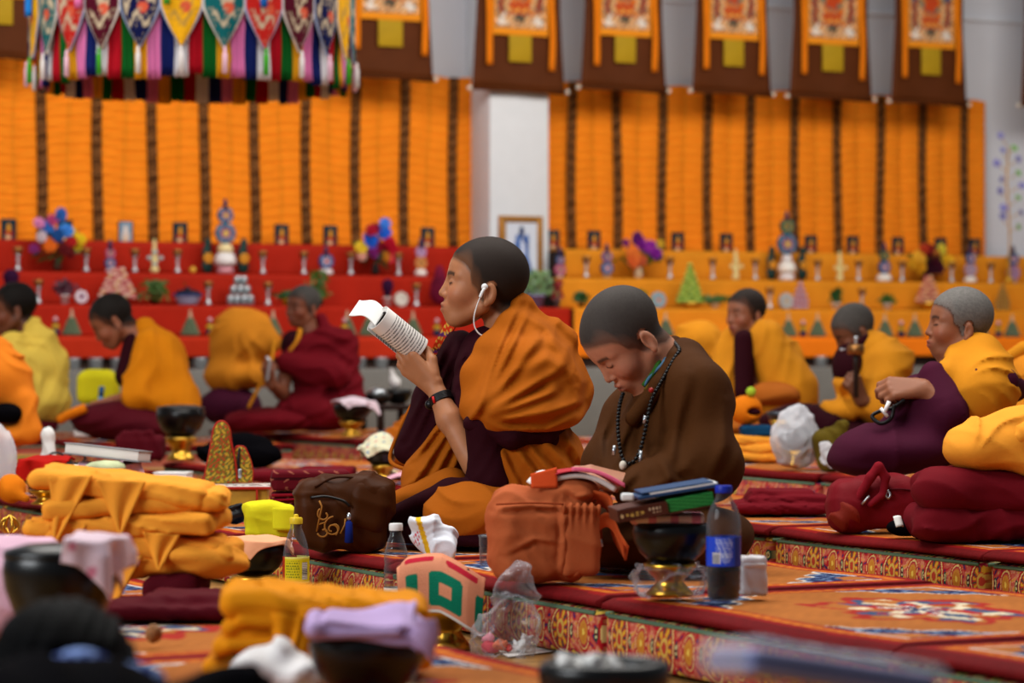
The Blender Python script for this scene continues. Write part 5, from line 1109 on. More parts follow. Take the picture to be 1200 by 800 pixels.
# ---------------------------------------------------------------- upright nun in yellow beyond
f = Fig(885, 12.2, 'upright nun in a yellow shawl with a dark plum front, beyond the bowing nun', 0.205); q = f.q
lw = q(905, 462, .2)
limb = [('c', q(876, 385, 0), q(882, 405, 0), .048, .058, 0), ('c', q(884, 415, 0), q(884, 505, 0), .075, .085, .05), ('c', q(870, 408, -.09), q(900, 408, .09), .036, .036, .05), ('c', q(905, 412, .09), q(920, 455, .18), .034, .034, .03), ('c', q(920, 455, .18), lw, .034, .024, .02)]
limb += hand(lw, (.9, .3, -.2), (0, .3, .9), -1, (.5, .6, .4), .3, 1.0, .5)
f.body(limb, (q(875, 369, 0), 2, 34, 0, .89), h=.005, skin='#8E583E', hair='#2B231F')
f.cloth('shawl', [('c', q(898, 398, .08), q(925, 455, .10), .085, .12, 0), ('c', q(862, 400, -.05), q(850, 450, .0), .07, .085, .03), ('e', q(900, 430, -.06), (.16, .12, .16), .05), ('e', q(915, 480, .06), (.15, .18, .10), .05), ('e', q(855, 490, .1), (.12, .13, .07), .04), ('c', q(888, 385, .0), q(896, 395, .06), .03, .04, .03)], C_AMBER, .009, folds(run((1, .1, .15), .09, .010, 61), fan(q(885, 390, 0), X_, Z_, 9, .008, .08, .4, 62)))
f.cloth('vest', [('c', q(872, 398, .10), q(872, 458, .14), .045, .042, 0)], C_DMAR, .008)
f.cloth('lap', [('e', q(870, 500, .12), (.2, .14, .05), 0), ('e', q(908, 462, .2), (.11, .09, .055), .05)], cloth('rust_cotton', '#A4581A'), .01, run((.4, .2, 1), .09, .008, 63))

# ---------------------------------------------------------------- nun in crimson
f = Fig(362, 14.2, 'older nun wrapped in a crimson shawl beside the standing saffron cloak', 0.205); q = f.q
lw = q(318, 452, .26)
limb = [('c', q(360, 378, 0), q(366, 400, 0), .050, .06, 0), ('c', q(368, 415, 0), q(368, 495, 0), .08, .09, .05), ('c', q(345, 412, -.07), q(388, 412, .06), .04, .04, .05), ('c', q(340, 410, .0), q(330, 460, .16), .042, .036, .03), ('c', q(330, 460, .16), lw, .034, .024, .02)]
limb += hand(lw, (.15, .2, .8), (.5, .8, -.1), 1, (.9, 1.1, .7), .3, 1.05, .8)
f.body(limb, (q(356, 361, .0), 2, 42, 0, .90), h=.005, skin='#7A4630', hair='#1E1A18', grey=.25)
f.cloth('shawl', [('c', q(352, 408, .06), q(398, 402, .05), .07, .085, 0), ('e', q(378, 435, 0), (.16, .17, .15), .05), ('c', q(400, 410, .05), q(408, 470, .08), .075, .09, .05), ('e', q(372, 480, .06), (.22, .22, .10), .06), ('c', q(335, 425, .12), q(395, 440, .2), .05, .06, .05), ('c', q(376, 374, .0), q(384, 392, .05), .03, .05, .04)], C_RED, .010, folds(fan(q(330, 430, 0), X_, Z_, 12, .011, .06, .5, 71), run((.3, .2, 1), .11, .010, 72)))
f.cloth('skirt', [('e', q(325, 492, .12), (.24, .2, .06), 0), ('e', q(295, 496, .15), (.14, .14, .045), .05)], C_RED, .010, folds(run((.4, .3, 1), .07, .011, 73)))
f.cloth('vest', [('e', q(345, 405, .03), (.07, .08, .08), 0)], C_DMAR, .009)
O('yellow_collar', poly_tube(f, [(352, 386, .07), (348, 400, .11), (340, 412, .12)], .012, 8), C_AMBER, f.root)
O('yellow_ribbon', poly_tube(f, [(322, 398, .1), (316, 430, .18), (300, 460, .24), (291, 478, .26)], .010, 6), C_AMBER, f.root)
O('prayer_beads', tube(smooth_path([q(313, 447, .3), q(315, 434, .3), q(316, 424, .3), q(312, 418, .3)], 6), .008, 6), M_SILV, f.root)

# ---------------------------------------------------------------- young nun looking down
f = Fig(170, 13.0, 'young nun with bowed head in a bright orange shawl and maroon skirt', 0.20); q = f.q
lw = q(130, 470, .12)
limb = [('c', q(148, 382, 0), q(165, 402, 0), .05, .06, 0), ('c', q(172, 420, 0), q(178, 500, 0), .075, .09, .05), ('c', q(165, 410, -.09), q(180, 412, .09), .036, .036, .05), ('c', q(180, 415, .09), q(165, 462, .16), .034, .034, .03), ('c', q(165, 462, .16), lw, .034, .024, .02)]
limb += hand(lw, (.9, .1, -.3), (.1, .5, .8), -1, (.5, .6, .4), .3, 1.0, .5)
f.body(limb, (q(134, 377, 0), 34, 4, 0, 1.02), h=.005, skin='#8A5238', hair='#1A1613')
f.cloth('shawl', [('c', q(170, 385, .0), q(188, 410, .05), .05, .09, 0), ('e', q(190, 430, .0), (.125, .18, .15), .05), ('e', q(198, 470, .02), (.145, .2, .13), .05), ('c', q(172, 400, .12), q(160, 465, .18), .05, .075, .04), ('c', q(200, 440, .1), q(218, 490, .14), .08, .07, .05)], cloth('vivid_orange_cotton', '#C8760A'), .009, folds(run((1, .1, .1), .10, .011, 81, .05), fan(q(168, 378, 0), X_, Z_, 9, .009, .08, .5, 82)))
f.cloth('vest', [('c', q(156, 395, .02), q(150, 440, .04), .04, .06, 0)], C_DMAR, .009)
f.cloth('skirt', [('e', q(140, 492, .12), (.22, .18, .085), 0), ('e', q(170, 500, .1), (.2, .2, .06), .05)], cloth('deep_maroon_wool', '#4A0A16'), .010, run((.3, .2, 1), .1, .010, 83))
O('orange_hem', poly_tube(f, [(70, 492, .2), (85, 484, .24), (100, 478, .26)], .022, 8), C_ORG, f.root)

# ---------------------------------------------------------------- nun in the pale yellow shawl
f = Fig(30, 13.8, 'nun in a pale yellow shawl seated side-on, half cut off', 0.205); q = f.q
limb = [('c', q(30, 380, 0), q(35, 400, 0), .05, .06, 0), ('c', q(40, 415, 0), q(40, 500, 0), .075, .09, .05), ('c', q(30, 405, -.09), q(45, 405, .09), .036, .036, .05)]
f.body(limb, (q(18, 364, 0), 8, 8, 0, 1.08), h=.005, skin='#6A3C28', hair='#14100E')
f.cloth('shawl', [('c', q(36, 382, .0), q(48, 400, .03), .05, .08, 0), ('e', q(45, 430, .0), (.15, .18, .15), .05), ('e', q(52, 470, .02), (.13, .2, .13), .05), ('c', q(15, 405, .12), q(25, 450, .2), .07, .08, .05)], C_YEL, .009, folds(fan(q(0, 395, 0), X_, Z_, 12, .011, .06, .5, 91), run((.8, .2, .5), .12, .009, 92)))
f.cloth('skirt', [('e', q(15, 500, .08), (.22, .18, .06), 0)], C_MAR, .012, run((.3, .2, 1), .1, .010, 93))

# ---------------------------------------------------------------- cloaks left standing on their seats
f = Fig(285, 14.6, 'saffron cloak left standing on its seat beside the nun in crimson', 0.205, 'standing_cloak', 'cloak'); q = f.q
f.cloth('mantle', [('e', q(284, 400, 0), (.155, .15, .15), 0), ('c', q(275, 385, 0), q(262, 440, .05), .10, .09, .05), ('c', q(300, 380, 0), q(318, 400, .05), .07, .06, .05), ('e', q(280, 440, .03), (.17, .15, .08), .05)], C_SAFF2 if 0 else cloth('light_saffron', '#C67A1E'), .010, folds(fan(q(285, 375, 0), X_, Z_, 10, .014, .06, .6, 101), run((.7, .2, 1), .16, .010, 102)))
f.cloth('maroon_collar', [('e', q(270, 475, .05), (.16, .15, .10), 0)], C_PLUM, .010, run((1, 0, .4), .08, .010, 103))
f = Fig(822, 13.2, 'saffron cloak left standing behind the bowing nun, its plum lining showing', 0.205, 'standing_cloak', 'cloak'); q = f.q
f.cloth('mantle', [('e', q(822, 405, 0), (.11, .14, .12), 0), ('e', q(840, 440, .05), (.10, .12, .13), .05), ('c', q(805, 395, .0), q(800, 430, .0), .06, .05, .04), ('e', q(825, 480, 0), (.13, .15, .13), .05)], C_AMBER, .009, folds(fan(q(820, 380, 0), X_, Z_, 9, .012, .05, .5, 104)))
f.cloth('plum_lining', [('e', q(812, 412, .12), (.045, .04, .05), 0), ('e', q(826, 424, .13), (.035, .03, .04), .03)], C_DMAR, .007)
f = Fig(8, 11.5, 'orange cloak heap half cut off beside the pale yellow shawl', 0.165, 'standing_cloak', 'cloak'); q = f.q
f.cloth('mantle', [('c', q(-5, 412, 0), q(22, 470, .05), .065, .075, 0), ('e', q(5, 445, 0), (.11, .15, .12), .05), ('c', q(30, 470, .1), q(38, 505, .12), .035, .045, .04), ('e', q(10, 510, .05), (.12, .14, .05), .04)], cloth('burnt_orange', '#D0721A'), .008, folds(fan(q(-10, 400, 0), X_, Z_, 14, .012, .05, .5, 105)))
f.cloth('dark_hollow', [('e', q(8, 484, .13), (.065, .06, .042), 0)], C_BLACK, .007)  # black pad put in as the shaded hollow of the heap
f = Fig(1196, 9.4, 'amber cloak behind the elderly nun, cut off by the frame', 0.205, 'standing_cloak', 'cloak'); q = f.q
f.cloth('mantle', [('e', q(1205, 445, 0), (.085, .12, .10), 0), ('e', q(1200, 500, 0), (.10, .14, .12), .05)], cloth('light_saffron', '#C67A1E'), .009, folds(fan(q(1205, 405, 0), X_, Z_, 9, .010, .05, .5, 106)))
f.cloth('collar', [('c', q(1180, 420, .02), q(1200, 408, .04), .02, .025, 0)], C_AMBER, .007)

# ---------------------------------------------------------------- someone bending low in the foreground
f = Fig(70, 3.15, 'person with short black hair bending low in front, dark jacket over a checked collar', 0.0, rz=PI); q = f.q
limb = [('c', q(75, 816, 0), q(60, 876, .12), .05, .06, 0), ('c', q(60, 876, .15), q(60, 956, .5), .08, .09, .05), ('c', q(-20, 876, .15), q(160, 876, .15), .045, .045, .05), ('c', q(60, 966, .5), q(30, 1036, .2), .09, .07, .05), ('c', q(100, 966, .5), q(160, 1036, .2), .09, .07, .05)]
hp = q(72, 838, -.01)
fl = field(limb); R = rotm(0, 0, -100) @ rotm(0, 25, 0); HPf = HP
V, Fc = net(lambda P: smin(fl(P), HPf(((P.astype(np.float32) - hp.astype(np.float32)) @ R.astype(np.float32))), .02), np.minimum(bbox(limb)[0], hp - .16), np.maximum(bbox(limb)[1], hp + .16), .006)
O('body', (V, Fc), SKIN, f.root, col=L('#8A5A40'))
rs = np.random.RandomState(8)
hv, hf = blob([('e', hp + [0, 0, .036], (.086, .108, .094), 0), ('e', hp + [0, -.02, -.01], (.082, .088, .085), .03), ('e', hp + [0, -.05, -.05], (.068, .05, .05), .03)], .004, folds(run((1, .2, .4), .018, .0035, 110, .05), run((.2, .3, 1), .03, .0025, 111, .05)))
O('hair', (hv, hf), M('black_hair', '#040405', rough=.55, ior=1.12, bump=.6, bs=260), f.root)
f.cloth('shirt_collar', [('c', q(30, 800, .19), q(95, 794, .22), .026, .026, 0), ('c', q(95, 794, .22), q(172, 804, .19), .026, .022, .02), ('c', q(50, 826, .10), q(160, 830, .10), .03, .03, .03)], M('check_cloth', '#101E4A', rough=.8), .005)
def chk(P): return np.where(((np.sin(P[:, 0] * 420) > .35) | (np.sin(P[:, 2] * 420) > .45))[:, None], L('#8098D0'), L('#1A2E70'))
o = [c for c in f.root.children if c.name.startswith('shirt_collar')][0]; me = o.data; P = np.zeros(len(me.vertices) * 3); me.vertices.foreach_get('co', P); P = P.reshape(-1, 3)
ca = me.color_attributes.new('tint', 'FLOAT_COLOR', 'POINT'); ca.data.foreach_set('color', np.concatenate([chk(P), np.ones((len(P), 1))], 1).astype(np.float32).ravel()); me.materials[0] = C_TINT
f.cloth('jacket', [('c', q(0, 856, .08), q(150, 871, .12), .045, .05, 0), ('c', q(150, 871, .12), q(275, 815, .0), .05, .03, .04), ('c', q(-10, 841, .1), q(45, 826, .12), .04, .03, .03), ('e', q(60, 926, .4), (.17, .2, .13), .05), ('c', q(275, 815, .0), q(310, 800, -.05), .03, .012, .03)], C_BLACK, .007, run((1, .3, .5), .08, .006, 112))
# ================================================================== things set down along the seat rows
M_FILM = bpy.data.materials.new('clear_film'); M_FILM.use_nodes = True
def _film(m, rough, tintc, lo, hi):
    nt = m.node_tree; N = nt.nodes; N.clear(); o = N.new('ShaderNodeOutputMaterial'); mx = N.new('ShaderNodeMixShader'); t = N.new('ShaderNodeBsdfTransparent'); g = N.new('ShaderNodeBsdfPrincipled')
    t.inputs[0].default_value = (0.97, 0.97, 0.97, 1); g.inputs['Base Color'].default_value = (*lin(tintc), 1); g.inputs['Roughness'].default_value = rough; g.inputs['Specular IOR Level'].default_value = 0.8
    lw = N.new('ShaderNodeLayerWeight'); lw.inputs[0].default_value = 0.45; mr = N.new('ShaderNodeMapRange'); mr.inputs['To Min'].default_value = lo; mr.inputs['To Max'].default_value = hi
    nt.links.new(lw.outputs['Facing'], mr.inputs[0]); nt.links.new(mr.outputs[0], mx.inputs[0]); nt.links.new(t.outputs[0], mx.inputs[1]); nt.links.new(g.outputs[0], mx.inputs[2]); nt.links.new(mx.outputs[0], o.inputs[0])
_film(M_FILM, 0.10, '#B8B8C0', 0.05, 0.6)
M_FROST = bpy.data.materials.new('frosted_film'); M_FROST.use_nodes = True; _film(M_FROST, 0.25, '#DCDCE2', 0.42, 0.9)
M_PET = bpy.data.materials.new('bottle_plastic'); M_PET.use_nodes = True; _film(M_PET, 0.05, '#6C7076', 0.06, 0.72)
def atz(px, d, z): return ((px - 600) / F_PX * d, d, z)
def bowl(px, d, z, r, h, label, lid=False, name='alms_bowl'):
    root = T(name, label, 'bowl', atz(px, d, z), 0, 'black alms bowls along the rows')
    O('shell', lathe([(r * .35, 0), (r * .55, h * .06), (r * .80, h * .28), (r * .96, h * .58), (r * 1.0, h * .80), (r * .96, h * .97), (r * .93, h), (r * .90, h * .96), (r * .85, h * .5), (r * .4, h * .1)], 48), M_LACQ, root)
    if lid: O('lid', lathe([(r * .97, h * .97), (r * .99, h * 1.0), (r * .95, h * 1.06), (r * .6, h * 1.13), (r * .1, h * 1.15)], 48), M_LACQ, root)
    return root
def stand(px, d, z, r, h, label):
    return tag(O('bowl_stand', lathe([(r * .86, 0), (r * .9, h * .08), (r * .72, h * .22), (r * .52, h * .40), (r * .55, h * .5), (r * .78, h * .68), (r * .98, h * .86), (r, h * .97), (r * .9, h), (r * .6, h * .8)], 36), M_BRASS, loc=atz(px, d, z)), label, 'bowl stand', 'gilt stands under the alms bowls')
def drape(R, a, b, top, fall, seed, th=.004, n=52, lift=.008, rot=0.0, dome=0.0, off=(0, 0), fold=.10):
    """a cloth a by b laid over a round top of radius R, hanging past its rim"""
    ph = np.random.RandomState(seed).uniform(0, 6, 5)
    def fn(u, v):
        x0 = (u - .5) * a + off[0]; y0 = (v - .5) * b + off[1]; x = x0 * math.cos(rot) - y0 * math.sin(rot); y = x0 * math.sin(rot) + y0 * math.cos(rot)
        r = np.sqrt(x * x + y * y) + 1e-9; t = np.arctan2(y, x); ex = np.maximum(r - R, 0)
        w = 1 + fold * np.sin(t * 7 + ph[0]) * np.clip(ex / .03, 0, 1) + fold * .5 * np.sin(t * 13 + ph[1]) * np.clip(ex / .03, 0, 1)
        rr = np.where(r < R, r, (R + .009 + ex * (1 - fall) * .9) * w); q = rr / r
        z = top + lift + dome * np.clip(1 - (r / R) ** 2, 0, 1) + .003 * np.sin(x * 60 + ph[2]) * np.sin(y * 50 + ph[3]) - np.where(ex > 0, ex * fall - .006 * (1 - np.exp(-ex / .006)) , 0)
        return np.stack([x * q, y * q, z], -1)
    return sheet(fn, n, n, th)
def robe_pile(px, d, z, w, dep_, layers, mat, label, seed, rz=0.0, name='folded_robe', tilt=0.0, fold_amp=.004, cat='cloth', h=.0055):
    """a folded robe: one part per fold, each a soft rounded slab; layers (thickness, shift x, scale, tilt degrees)"""
    root = T(name, label, cat, atz(px, d, z), rz, 'folded robes on the rows'); zz = 0; rs = np.random.RandomState(seed)
    for k, (th, sx, scl, ti) in enumerate(layers):
        hx, hy = w / 2 * scl, dep_ / 2 * scl
        parts = [('b', (sx, 0, zz + th / 2), (hx, hy, th / 2 + .002), min(th * .48, .024), rotm(0, ti, rs.uniform(-5, 5)), 0)]
        g = folds(run((.25, .1, 1), max(.024, th * .5), .0045, seed * 7 + k, .07), run((1, .6, .4), .13, fold_amp * 1.3, seed * 5 + k, .09), run((.3, 1, .2), .10, fold_amp, seed * 3 + k, .09))
        O('fold', blob(parts, h, g), mat, root); zz += th
    return root
def corner(root, f3, mat, name='hanging_corner', th=.005, sag=.015):
    """triangular corner of cloth hanging from a pile: f3 = three points, the last is the tip"""
    a, b, c = [np.array(p, float) for p in f3]; n = np.cross(b - a, c - a); n = n / (np.linalg.norm(n) + 1e-9)
    def fn(u, v):
        P = a + (b - a) * u[..., None] * 1.0; m = (a + b) / 2; P = P + (c - (a + (b - a) * u[..., None])) * v[..., None] * .985
        return P + n * (sag * np.sin(v * PI) + .004 * np.sin(u * 9 + v * 4))[..., None]
    return O(name, sheet(fn, 16, 20, th), mat, root)
def heap(px, d, z, parts, mat, label, name, cat, h=.006, fold=None, rz=0.0, group=None):
    o = O(name, blob(parts, h, fold), mat, loc=atz(px, d, z), rz=rz); return tag(o, label, cat, group)
def bottle(px, d, z, r, H, label, capc, capm, liquid, level, lab0, lab1, labf, shape):
    root = T('bottle', label, 'bottle', atz(px, d, z), 0.3)
    pr = [(max(.001, a) * r, b * H) for a, b in shape]; O('body', lathe(pr, 40), M_PET, root)
    if liquid:
        inner = [(a * r * .94, min(b, level) * H + .002) for a, b in shape if b <= level + .001]; ra = np.interp(level, [b for a, b in shape], [a for a, b in shape]) * r * .94
        O('liquid', lathe(inner + [(ra, level * H), (.001, level * H + .0004)], 36), liquid, root)
    rl = max(np.interp([lab0, (lab0 + lab1) / 2, lab1], [b for a, b in shape], [a for a, b in shape])) * r * 1.012
    def lab(u, v): t = u * 2 * PI; return np.stack([rl * np.cos(t), rl * np.sin(t), (lab0 + (lab1 - lab0) * v) * H], -1)
    O('label', sheet(lab, 150, 60, .0006), M_GLOSS, root, col=lambda P: labf(((np.arctan2(P[:, 1], P[:, 0]) + PI / 2 + .3 + PI) % (2 * PI) - PI), (P[:, 2] / H - lab0) / (lab1 - lab0)))
    rc = shape[-1][0] * r * 1.15; n = 36; V, Fc = lathe([(rc, H * .965), (rc, H * .97)] + [(rc, H * 1.02), (rc * .94, H * 1.03)] + ([(rc * .4, H * 1.032), (rc * .35, H * 1.06), (rc * .2, H * 1.065)] if capm == 'sport' else [(rc * .3, H * 1.031)]), n)
    V = [(x * (1 + .03 * (i % 2) * (H * .966 < z < H * 1.022)), y * (1 + .03 * (i % 2) * (H * .966 < z < H * 1.022)), z) for i, (x, y, z) in enumerate(V)]
    O('cap', (V, Fc), M('cap_' + capc[1:], capc, rough=.4), root, smooth='auto'); return root

# ---------------------------------------------------------------- nearest row
bowl(70, 4.2, ZM + .062, .084, .118, 'big black alms bowl with a pink edged cloth, nearest the dark-haired person', True)
stand(70, 4.2, ZM, .055, .064, 'gilt stand under the black bowl behind the dark-haired person')
def pinkish(P): return np.where((np.sin(P[:, 0] * 90 + 3 * np.sin(P[:, 1] * 60)) * np.sin(P[:, 2] * 80) > .78)[:, None], L('#C8788E'), L('#DCC2CC'))
o = O('napkin', xf(drape(.088, .12, .25, .118 * 1.15, .95, 5, off=(.078, .0), dome=.004), (0, 0, 0)), C_TINT, loc=atz(72, 4.2, ZM + .062), col=pinkish); tag(o, 'pink and white printed cloth hanging over the edge of the big black bowl', 'cloth')
heap(20, 4.85, ZM, [('e', (0, 0, .06), (.085, .09, .075), 0), ('e', (.03, 0, .11), (.07, .08, .05), .05), ('e', (-.06, 0, .10), (.07, .08, .06), .05)], C_PINK, 'soft pale pink towel heaped behind the big black bowl', 'towel', 'towel', fold=folds(run((1, .2, .4), .07, .006, 201), run((.2, .3, 1), .05, .003, 202)))
bell = T('ritual_bell', 'small brass ritual bell with a ribbed crown showing above the pink towel', 'bell', atz(11, 5.9, ZM), 0)
O('bell', lathe([(.040, 0), (.038, .008), (.030, .03), (.026, .05), (.016, .064), (.004, .066)], 28), M_BRASS, bell); O('handle', lathe([(.008, .064), (.010, .075), (.006, .085), (.010, .095), (.005, .10)], 14), M_BRASS, bell)
for k in range(6): O('crown_rib', tube(smooth_path([(.004 * math.cos(k * PI / 3), .004 * math.sin(k * PI / 3), .098), (.018 * math.cos(k * PI / 3), .018 * math.sin(k * PI / 3), .110), (.014 * math.cos(k * PI / 3), .014 * math.sin(k * PI / 3), .126), (0, 0, .136)]), .0028, 6), M_BRASS, bell)

SB = C_SAFF2
r = robe_pile(160, 5.5, ZM + .052, .34, .26, [(.038, .03, .98, -7), (.040, .004, 1.0, 5), (.032, -.012, 1.06, -2)], SB, 'large folded saffron robe with hanging corners, resting on a maroon bundle', 3)
r2 = robe_pile(154, 5.5, ZM + .052 + .118, .345, .26, [(.030, .012, 1.0, -3), (.036, -.012, .97, 7)], SB, 'topmost folded saffron robe, its pointed corner hanging over the large stack', 4)
for f3 in ([(-.14, -.128, .070), (-.055, -.136, .074), (-.125, -.150, -.060)], [(-.05, -.136, .066), (.045, -.136, .062), (.000, -.150, -.040)]): corner(r2, f3, SB, sag=.006)
for f3 in ([(-.165, -.125, .11), (-.075, -.138, .10), (-.150, -.150, -.045)], [(-.08, -.140, .05), (.03, -.140, .04), (-.030, -.152, -.070)], [(.03, -.140, .085), (.10, -.138, .08), (.062, -.150, .012)]): corner(r, f3, SB, sag=.006)
O('hanging_corner', blob([('e', (.145, -.03, .02), (.075, .11, .030), 0), ('e', (.11, -.06, .04), (.08, .09, .025), .03)], .006, run((.3, .2, 1), .03, .004, 210)), SB, r)
heap(207, 5.45, ZM, [('b', (0, 0, .026), (.055, .10, .026), .02, 0), ('e', (.01, -.03, .03), (.05, .07, .03), .02)], C_MAR, 'dark maroon wrapped bundle under the large saffron stack', 'wrapped_bundle', 'bundle', fold=run((1, .2, .5), .05, .003, 211))
heap(205, 5.15, ZM, [('b', (0, 0, .012), (.11, .10, .012), .011, 0), ('b', (.03, .02, .03), (.08, .08, .010), .009, .02), ('e', (-.07, -.02, .015), (.07, .06, .016), .02)], C_MAR, 'flat crumpled maroon cloth behind the walnut', 'maroon_cloth', 'cloth', fold=folds(run((.4, .3, 1), .03, .004, 212), run((1, .5, 0), .06, .004, 213)))
wl = on(180, 752, ZM + .002); ws = np.random.RandomState(5)
wv, wf = blob([('e', (0, 0, .0145), (.0145, .0135, .0150), 0)], .0014, lambda P: .0011 * np.sin(P[:, 0] * 700 + 2 * np.sin(P[:, 2] * 500)) * np.sin(P[:, 2] * 600 + P[:, 1] * 400) + .0012 * np.exp(-(P[:, 0] / .0012) ** 2), pad=.005, slack=.004)
tag(O('walnut', (wv, wf), M('walnut_shell', '#8A5A30', rough=.6, var=.3, vs=200), loc=(wl[0], wl[1], ZM + .0015)), 'single brown walnut lying on the orange rug', 'nut')

r = robe_pile(385, 4.25, ZM + .004, .29, .22, [(.034, .01, .95, -4), (.040, 0, .98, 3), (.042, -.005, 1.05, 5)], cloth('deep_saffron', '#D9870E'), 'folded saffron robe with frayed layers beside the bowl with the lavender towel', 6, h=.0045)
DS = cloth('deep_saffron', '#D9870E')
for f3 in ([(-.06, -.12, .11), (.03, -.125, .10), (-.03, -.15, .0)], [(-.09, -.12, .10), (-.03, -.13, .09), (-.05, -.15, .02)], [(.0, -.12, .06), (.07, -.12, .05), (.03, -.14, -.0)]): corner(r, f3, DS)
for k in range(3): O('layer_edge', blob([('b', (-.095 + .01 * k, -.02, .018 + .032 * k), (.075 - .008 * k, .10, .009), .008, rotm(0, -8 + 6 * k, 4), 0), ('c', (-.165 + .015 * k, -.10, .014 + .03 * k), (-.165 + .015 * k, .05, .020 + .03 * k), .014, .013, .01)], .005, run((.2, 1, .3), .07, .003, 220 + k)), DS, r)
heap(322, 4.06, ZM, [('e', (0, 0, .03), (.04, .05, .035), 0), ('e', (-.02, -.02, .02), (.04, .04, .03), .02), ('e', (.05, -.03, .02), (.05, .03, .02), .02)], C_WHITE, 'white crumpled cloth tucked below the folded saffron robe', 'white_cloth', 'cloth', fold=folds(crumple(.008, .07, 214, 5)))
bowl(431, 3.95, ZM + .003, .082, .086, 'black alms bowl under the folded lavender towel')
lt = T('folded_towel', 'folded lavender towel lying across the black bowl in the foreground', 'towel', atz(432, 3.95, ZM + .086), .05)
def swirl(u, v):       # one length of cloth folded back on itself; the rolled edge shows at its near left end
    s = u * 3; seg = np.floor(np.clip(s, 0, 2.999)); q = s - seg; x = np.where(seg % 2 == 0, q, 1 - q); w = .150 - .010 * seg
    z = .005 + .0095 * seg + .0035 * np.sin(x * 5 + seg); ex = np.minimum(x, 1 - x); z = z + np.where((seg % 2 == 0) & (q > .93), (q - .93) / .07 * .0057, 0) - np.where((seg > 0) & (q < .07), (.07 - q) / .07 * .0057, 0)
    return np.stack([(x - .5) * w - .004 * np.sin(v * 4), (v - .5) * .17, z + .018 * np.exp(-((x - .75) / .3) ** 2) * (v - .3) - np.where(x > .85, (x - .85) ** 2 * .9, 0) * (1 - v)], -1)
O('terry_cloth', sheet(swirl, 120, 24, .0075), C_LAV, lt); 
O('fold_roll', blob([('c', (-.074, -.085, .017), (-.074, .07, .018), .0125, .012, 0), ('c', (-.066, -.083, .010), (.04, -.083, .012), .008, .007, .01)], .004, run((0, 1, 0), .06, .002, 3)), C_LAV, lt)
O('hanging_end', sheet(lambda u, v: np.stack([.062 + .028 * u + .004 * np.sin(v * 5), -.088 - .004 * np.sin(u * 3) + 0 * v, .030 - .058 * v * (.4 + .6 * u)], -1), 10, 14, .006), C_LAV, lt)

dd = T('black_dish', 'black dish holding crumpled white tissues at the bottom of the scene', 'dish', atz(708, 3.6, ZM + .002), 0)
O('shell', lathe([(.045, 0), (.055, .004), (.075, .035), (.083, .062), (.084, .078), (.080, .086), (.072, .088), (.066, .082), (.062, .070), (.058, .064), (.050, .058), (.004, .055)], 56), M_LACQ, dd)
for px, dy, s_, lb in ((-.040, -.02, .030, 'crumpled white tissue at the edge of the black dish, standing tallest'), (-.002, .0, .028, 'crumpled white tissue in the middle of the black dish')):
    tag(O('tissue', blob([('e', (0, 0, .012), (s_, s_ * .8, .014), 0), ('e', (-.012, -.006, .026), (s_ * .5, s_ * .5, .016), .008), ('e', (.012, .008, .020), (s_ * .6, s_ * .5, .012), .006)], .003, folds(crumple(.005, .035, int(s_ * 999), 5)), pad=.012), M_PAPER, loc=(atz(708, 3.6, 0)[0] + px, 3.6 + dy, ZM + .060)), lb, 'tissue')
tag(O('food_scrap', blob([('e', (0, 0, .008), (.030, .022, .009), 0)], .003, run((1, 1, 0), .012, .002, 9)), M('amber_food', '#A8581E', rough=.3), loc=(atz(708, 3.6, 0)[0] + .035, 3.585, ZM + .058)), 'amber brown scrap of food in the black dish', 'food')
r = robe_pile(925, 2.95, ZM + .003, .20, .22, [(.05, 0, 1.0, 2), (.052, .0, .96, 5)], C_ORG, 'folded orange cloth under the plastic-wrapped papers', 9)
pk = T('wrapped_papers', 'plastic-wrapped bundle of blue-grey papers lying on the folded orange cloth', 'papers', (atz(955, 2.95, 0)[0], 2.93, ZM + .138), .15); pk.rotation_euler = (math.radians(-6), math.radians(9), .12)
def pg(P): return np.where((np.abs(P[:, 2] - .014) < .0035)[:, None], L('#3E4A7A'), np.where((np.sin(P[:, 0] * 70) * np.sin(P[:, 1] * 90) > .5)[:, None], L('#6A7CA8'), L('#A0A4CC')))
O('papers', grid_box(.094, .11, .002, .026, 30, 30, 8, 0, .006), C_TINT, pk, col=pg); O('wrapper', blob([('b', (0, 0, .016), (.106, .122, .020), .012, 0)], .005, folds(run((1, .4, .3), .05, .003, 230), run((.3, 1, .2), .03, .002, 231))), M_FILM, pk)

# ---------------------------------------------------------------- floor between the rows
bowl(298, 6.7, .088, .074, .076, 'black alms bowl under the salmon cloth beside the tea bottle')
stand(298, 6.7, 0, .058, .090, 'gilt stand under the bowl with the salmon cloth')
tag(O('salmon_cloth', drape(.072, .185, .185, .076, .80, 7, rot=PI / 4, dome=.008, fold=.03), cloth('salmon_cotton', '#E8A27A'), loc=atz(298, 6.7, .090)), 'salmon cloth with a pointed corner over the black bowl beside the tea bottle', 'cloth')
SH_T = [(.80, 0), (.95, .015), (1, .05), (1, .10), (.97, .12), (1, .14), (1, .30), (.98, .32), (1, .34), (1, .62), (.98, .66), (.86, .76), (.62, .86), (.44, .92), (.42, .97), (.42, 1)]
def lab_tea(a, v):
    c = np.tile(L('#D8C81E'), (len(a), 1)); c[(v < .08) | (v > .93)] = L('#E4DC6A'); m = (v > .2) & (v < .85) & (a > -.75) & (a < .35) & (np.sin(v * 60) > -.1) & (np.sin(a * 34 + np.floor(v * 9.5) * 2.2) > -.3); c[m] = L('#6A7A1E')
    m = (a > .55) & (a < 1.05) & (v > .15) & (v < .8); c[m] = L('#E8E8E0'); c[m & (np.sin(v * 120) > .1)] = L('#22221E'); c[(a < -.9)] = L('#B83A1E'); return c
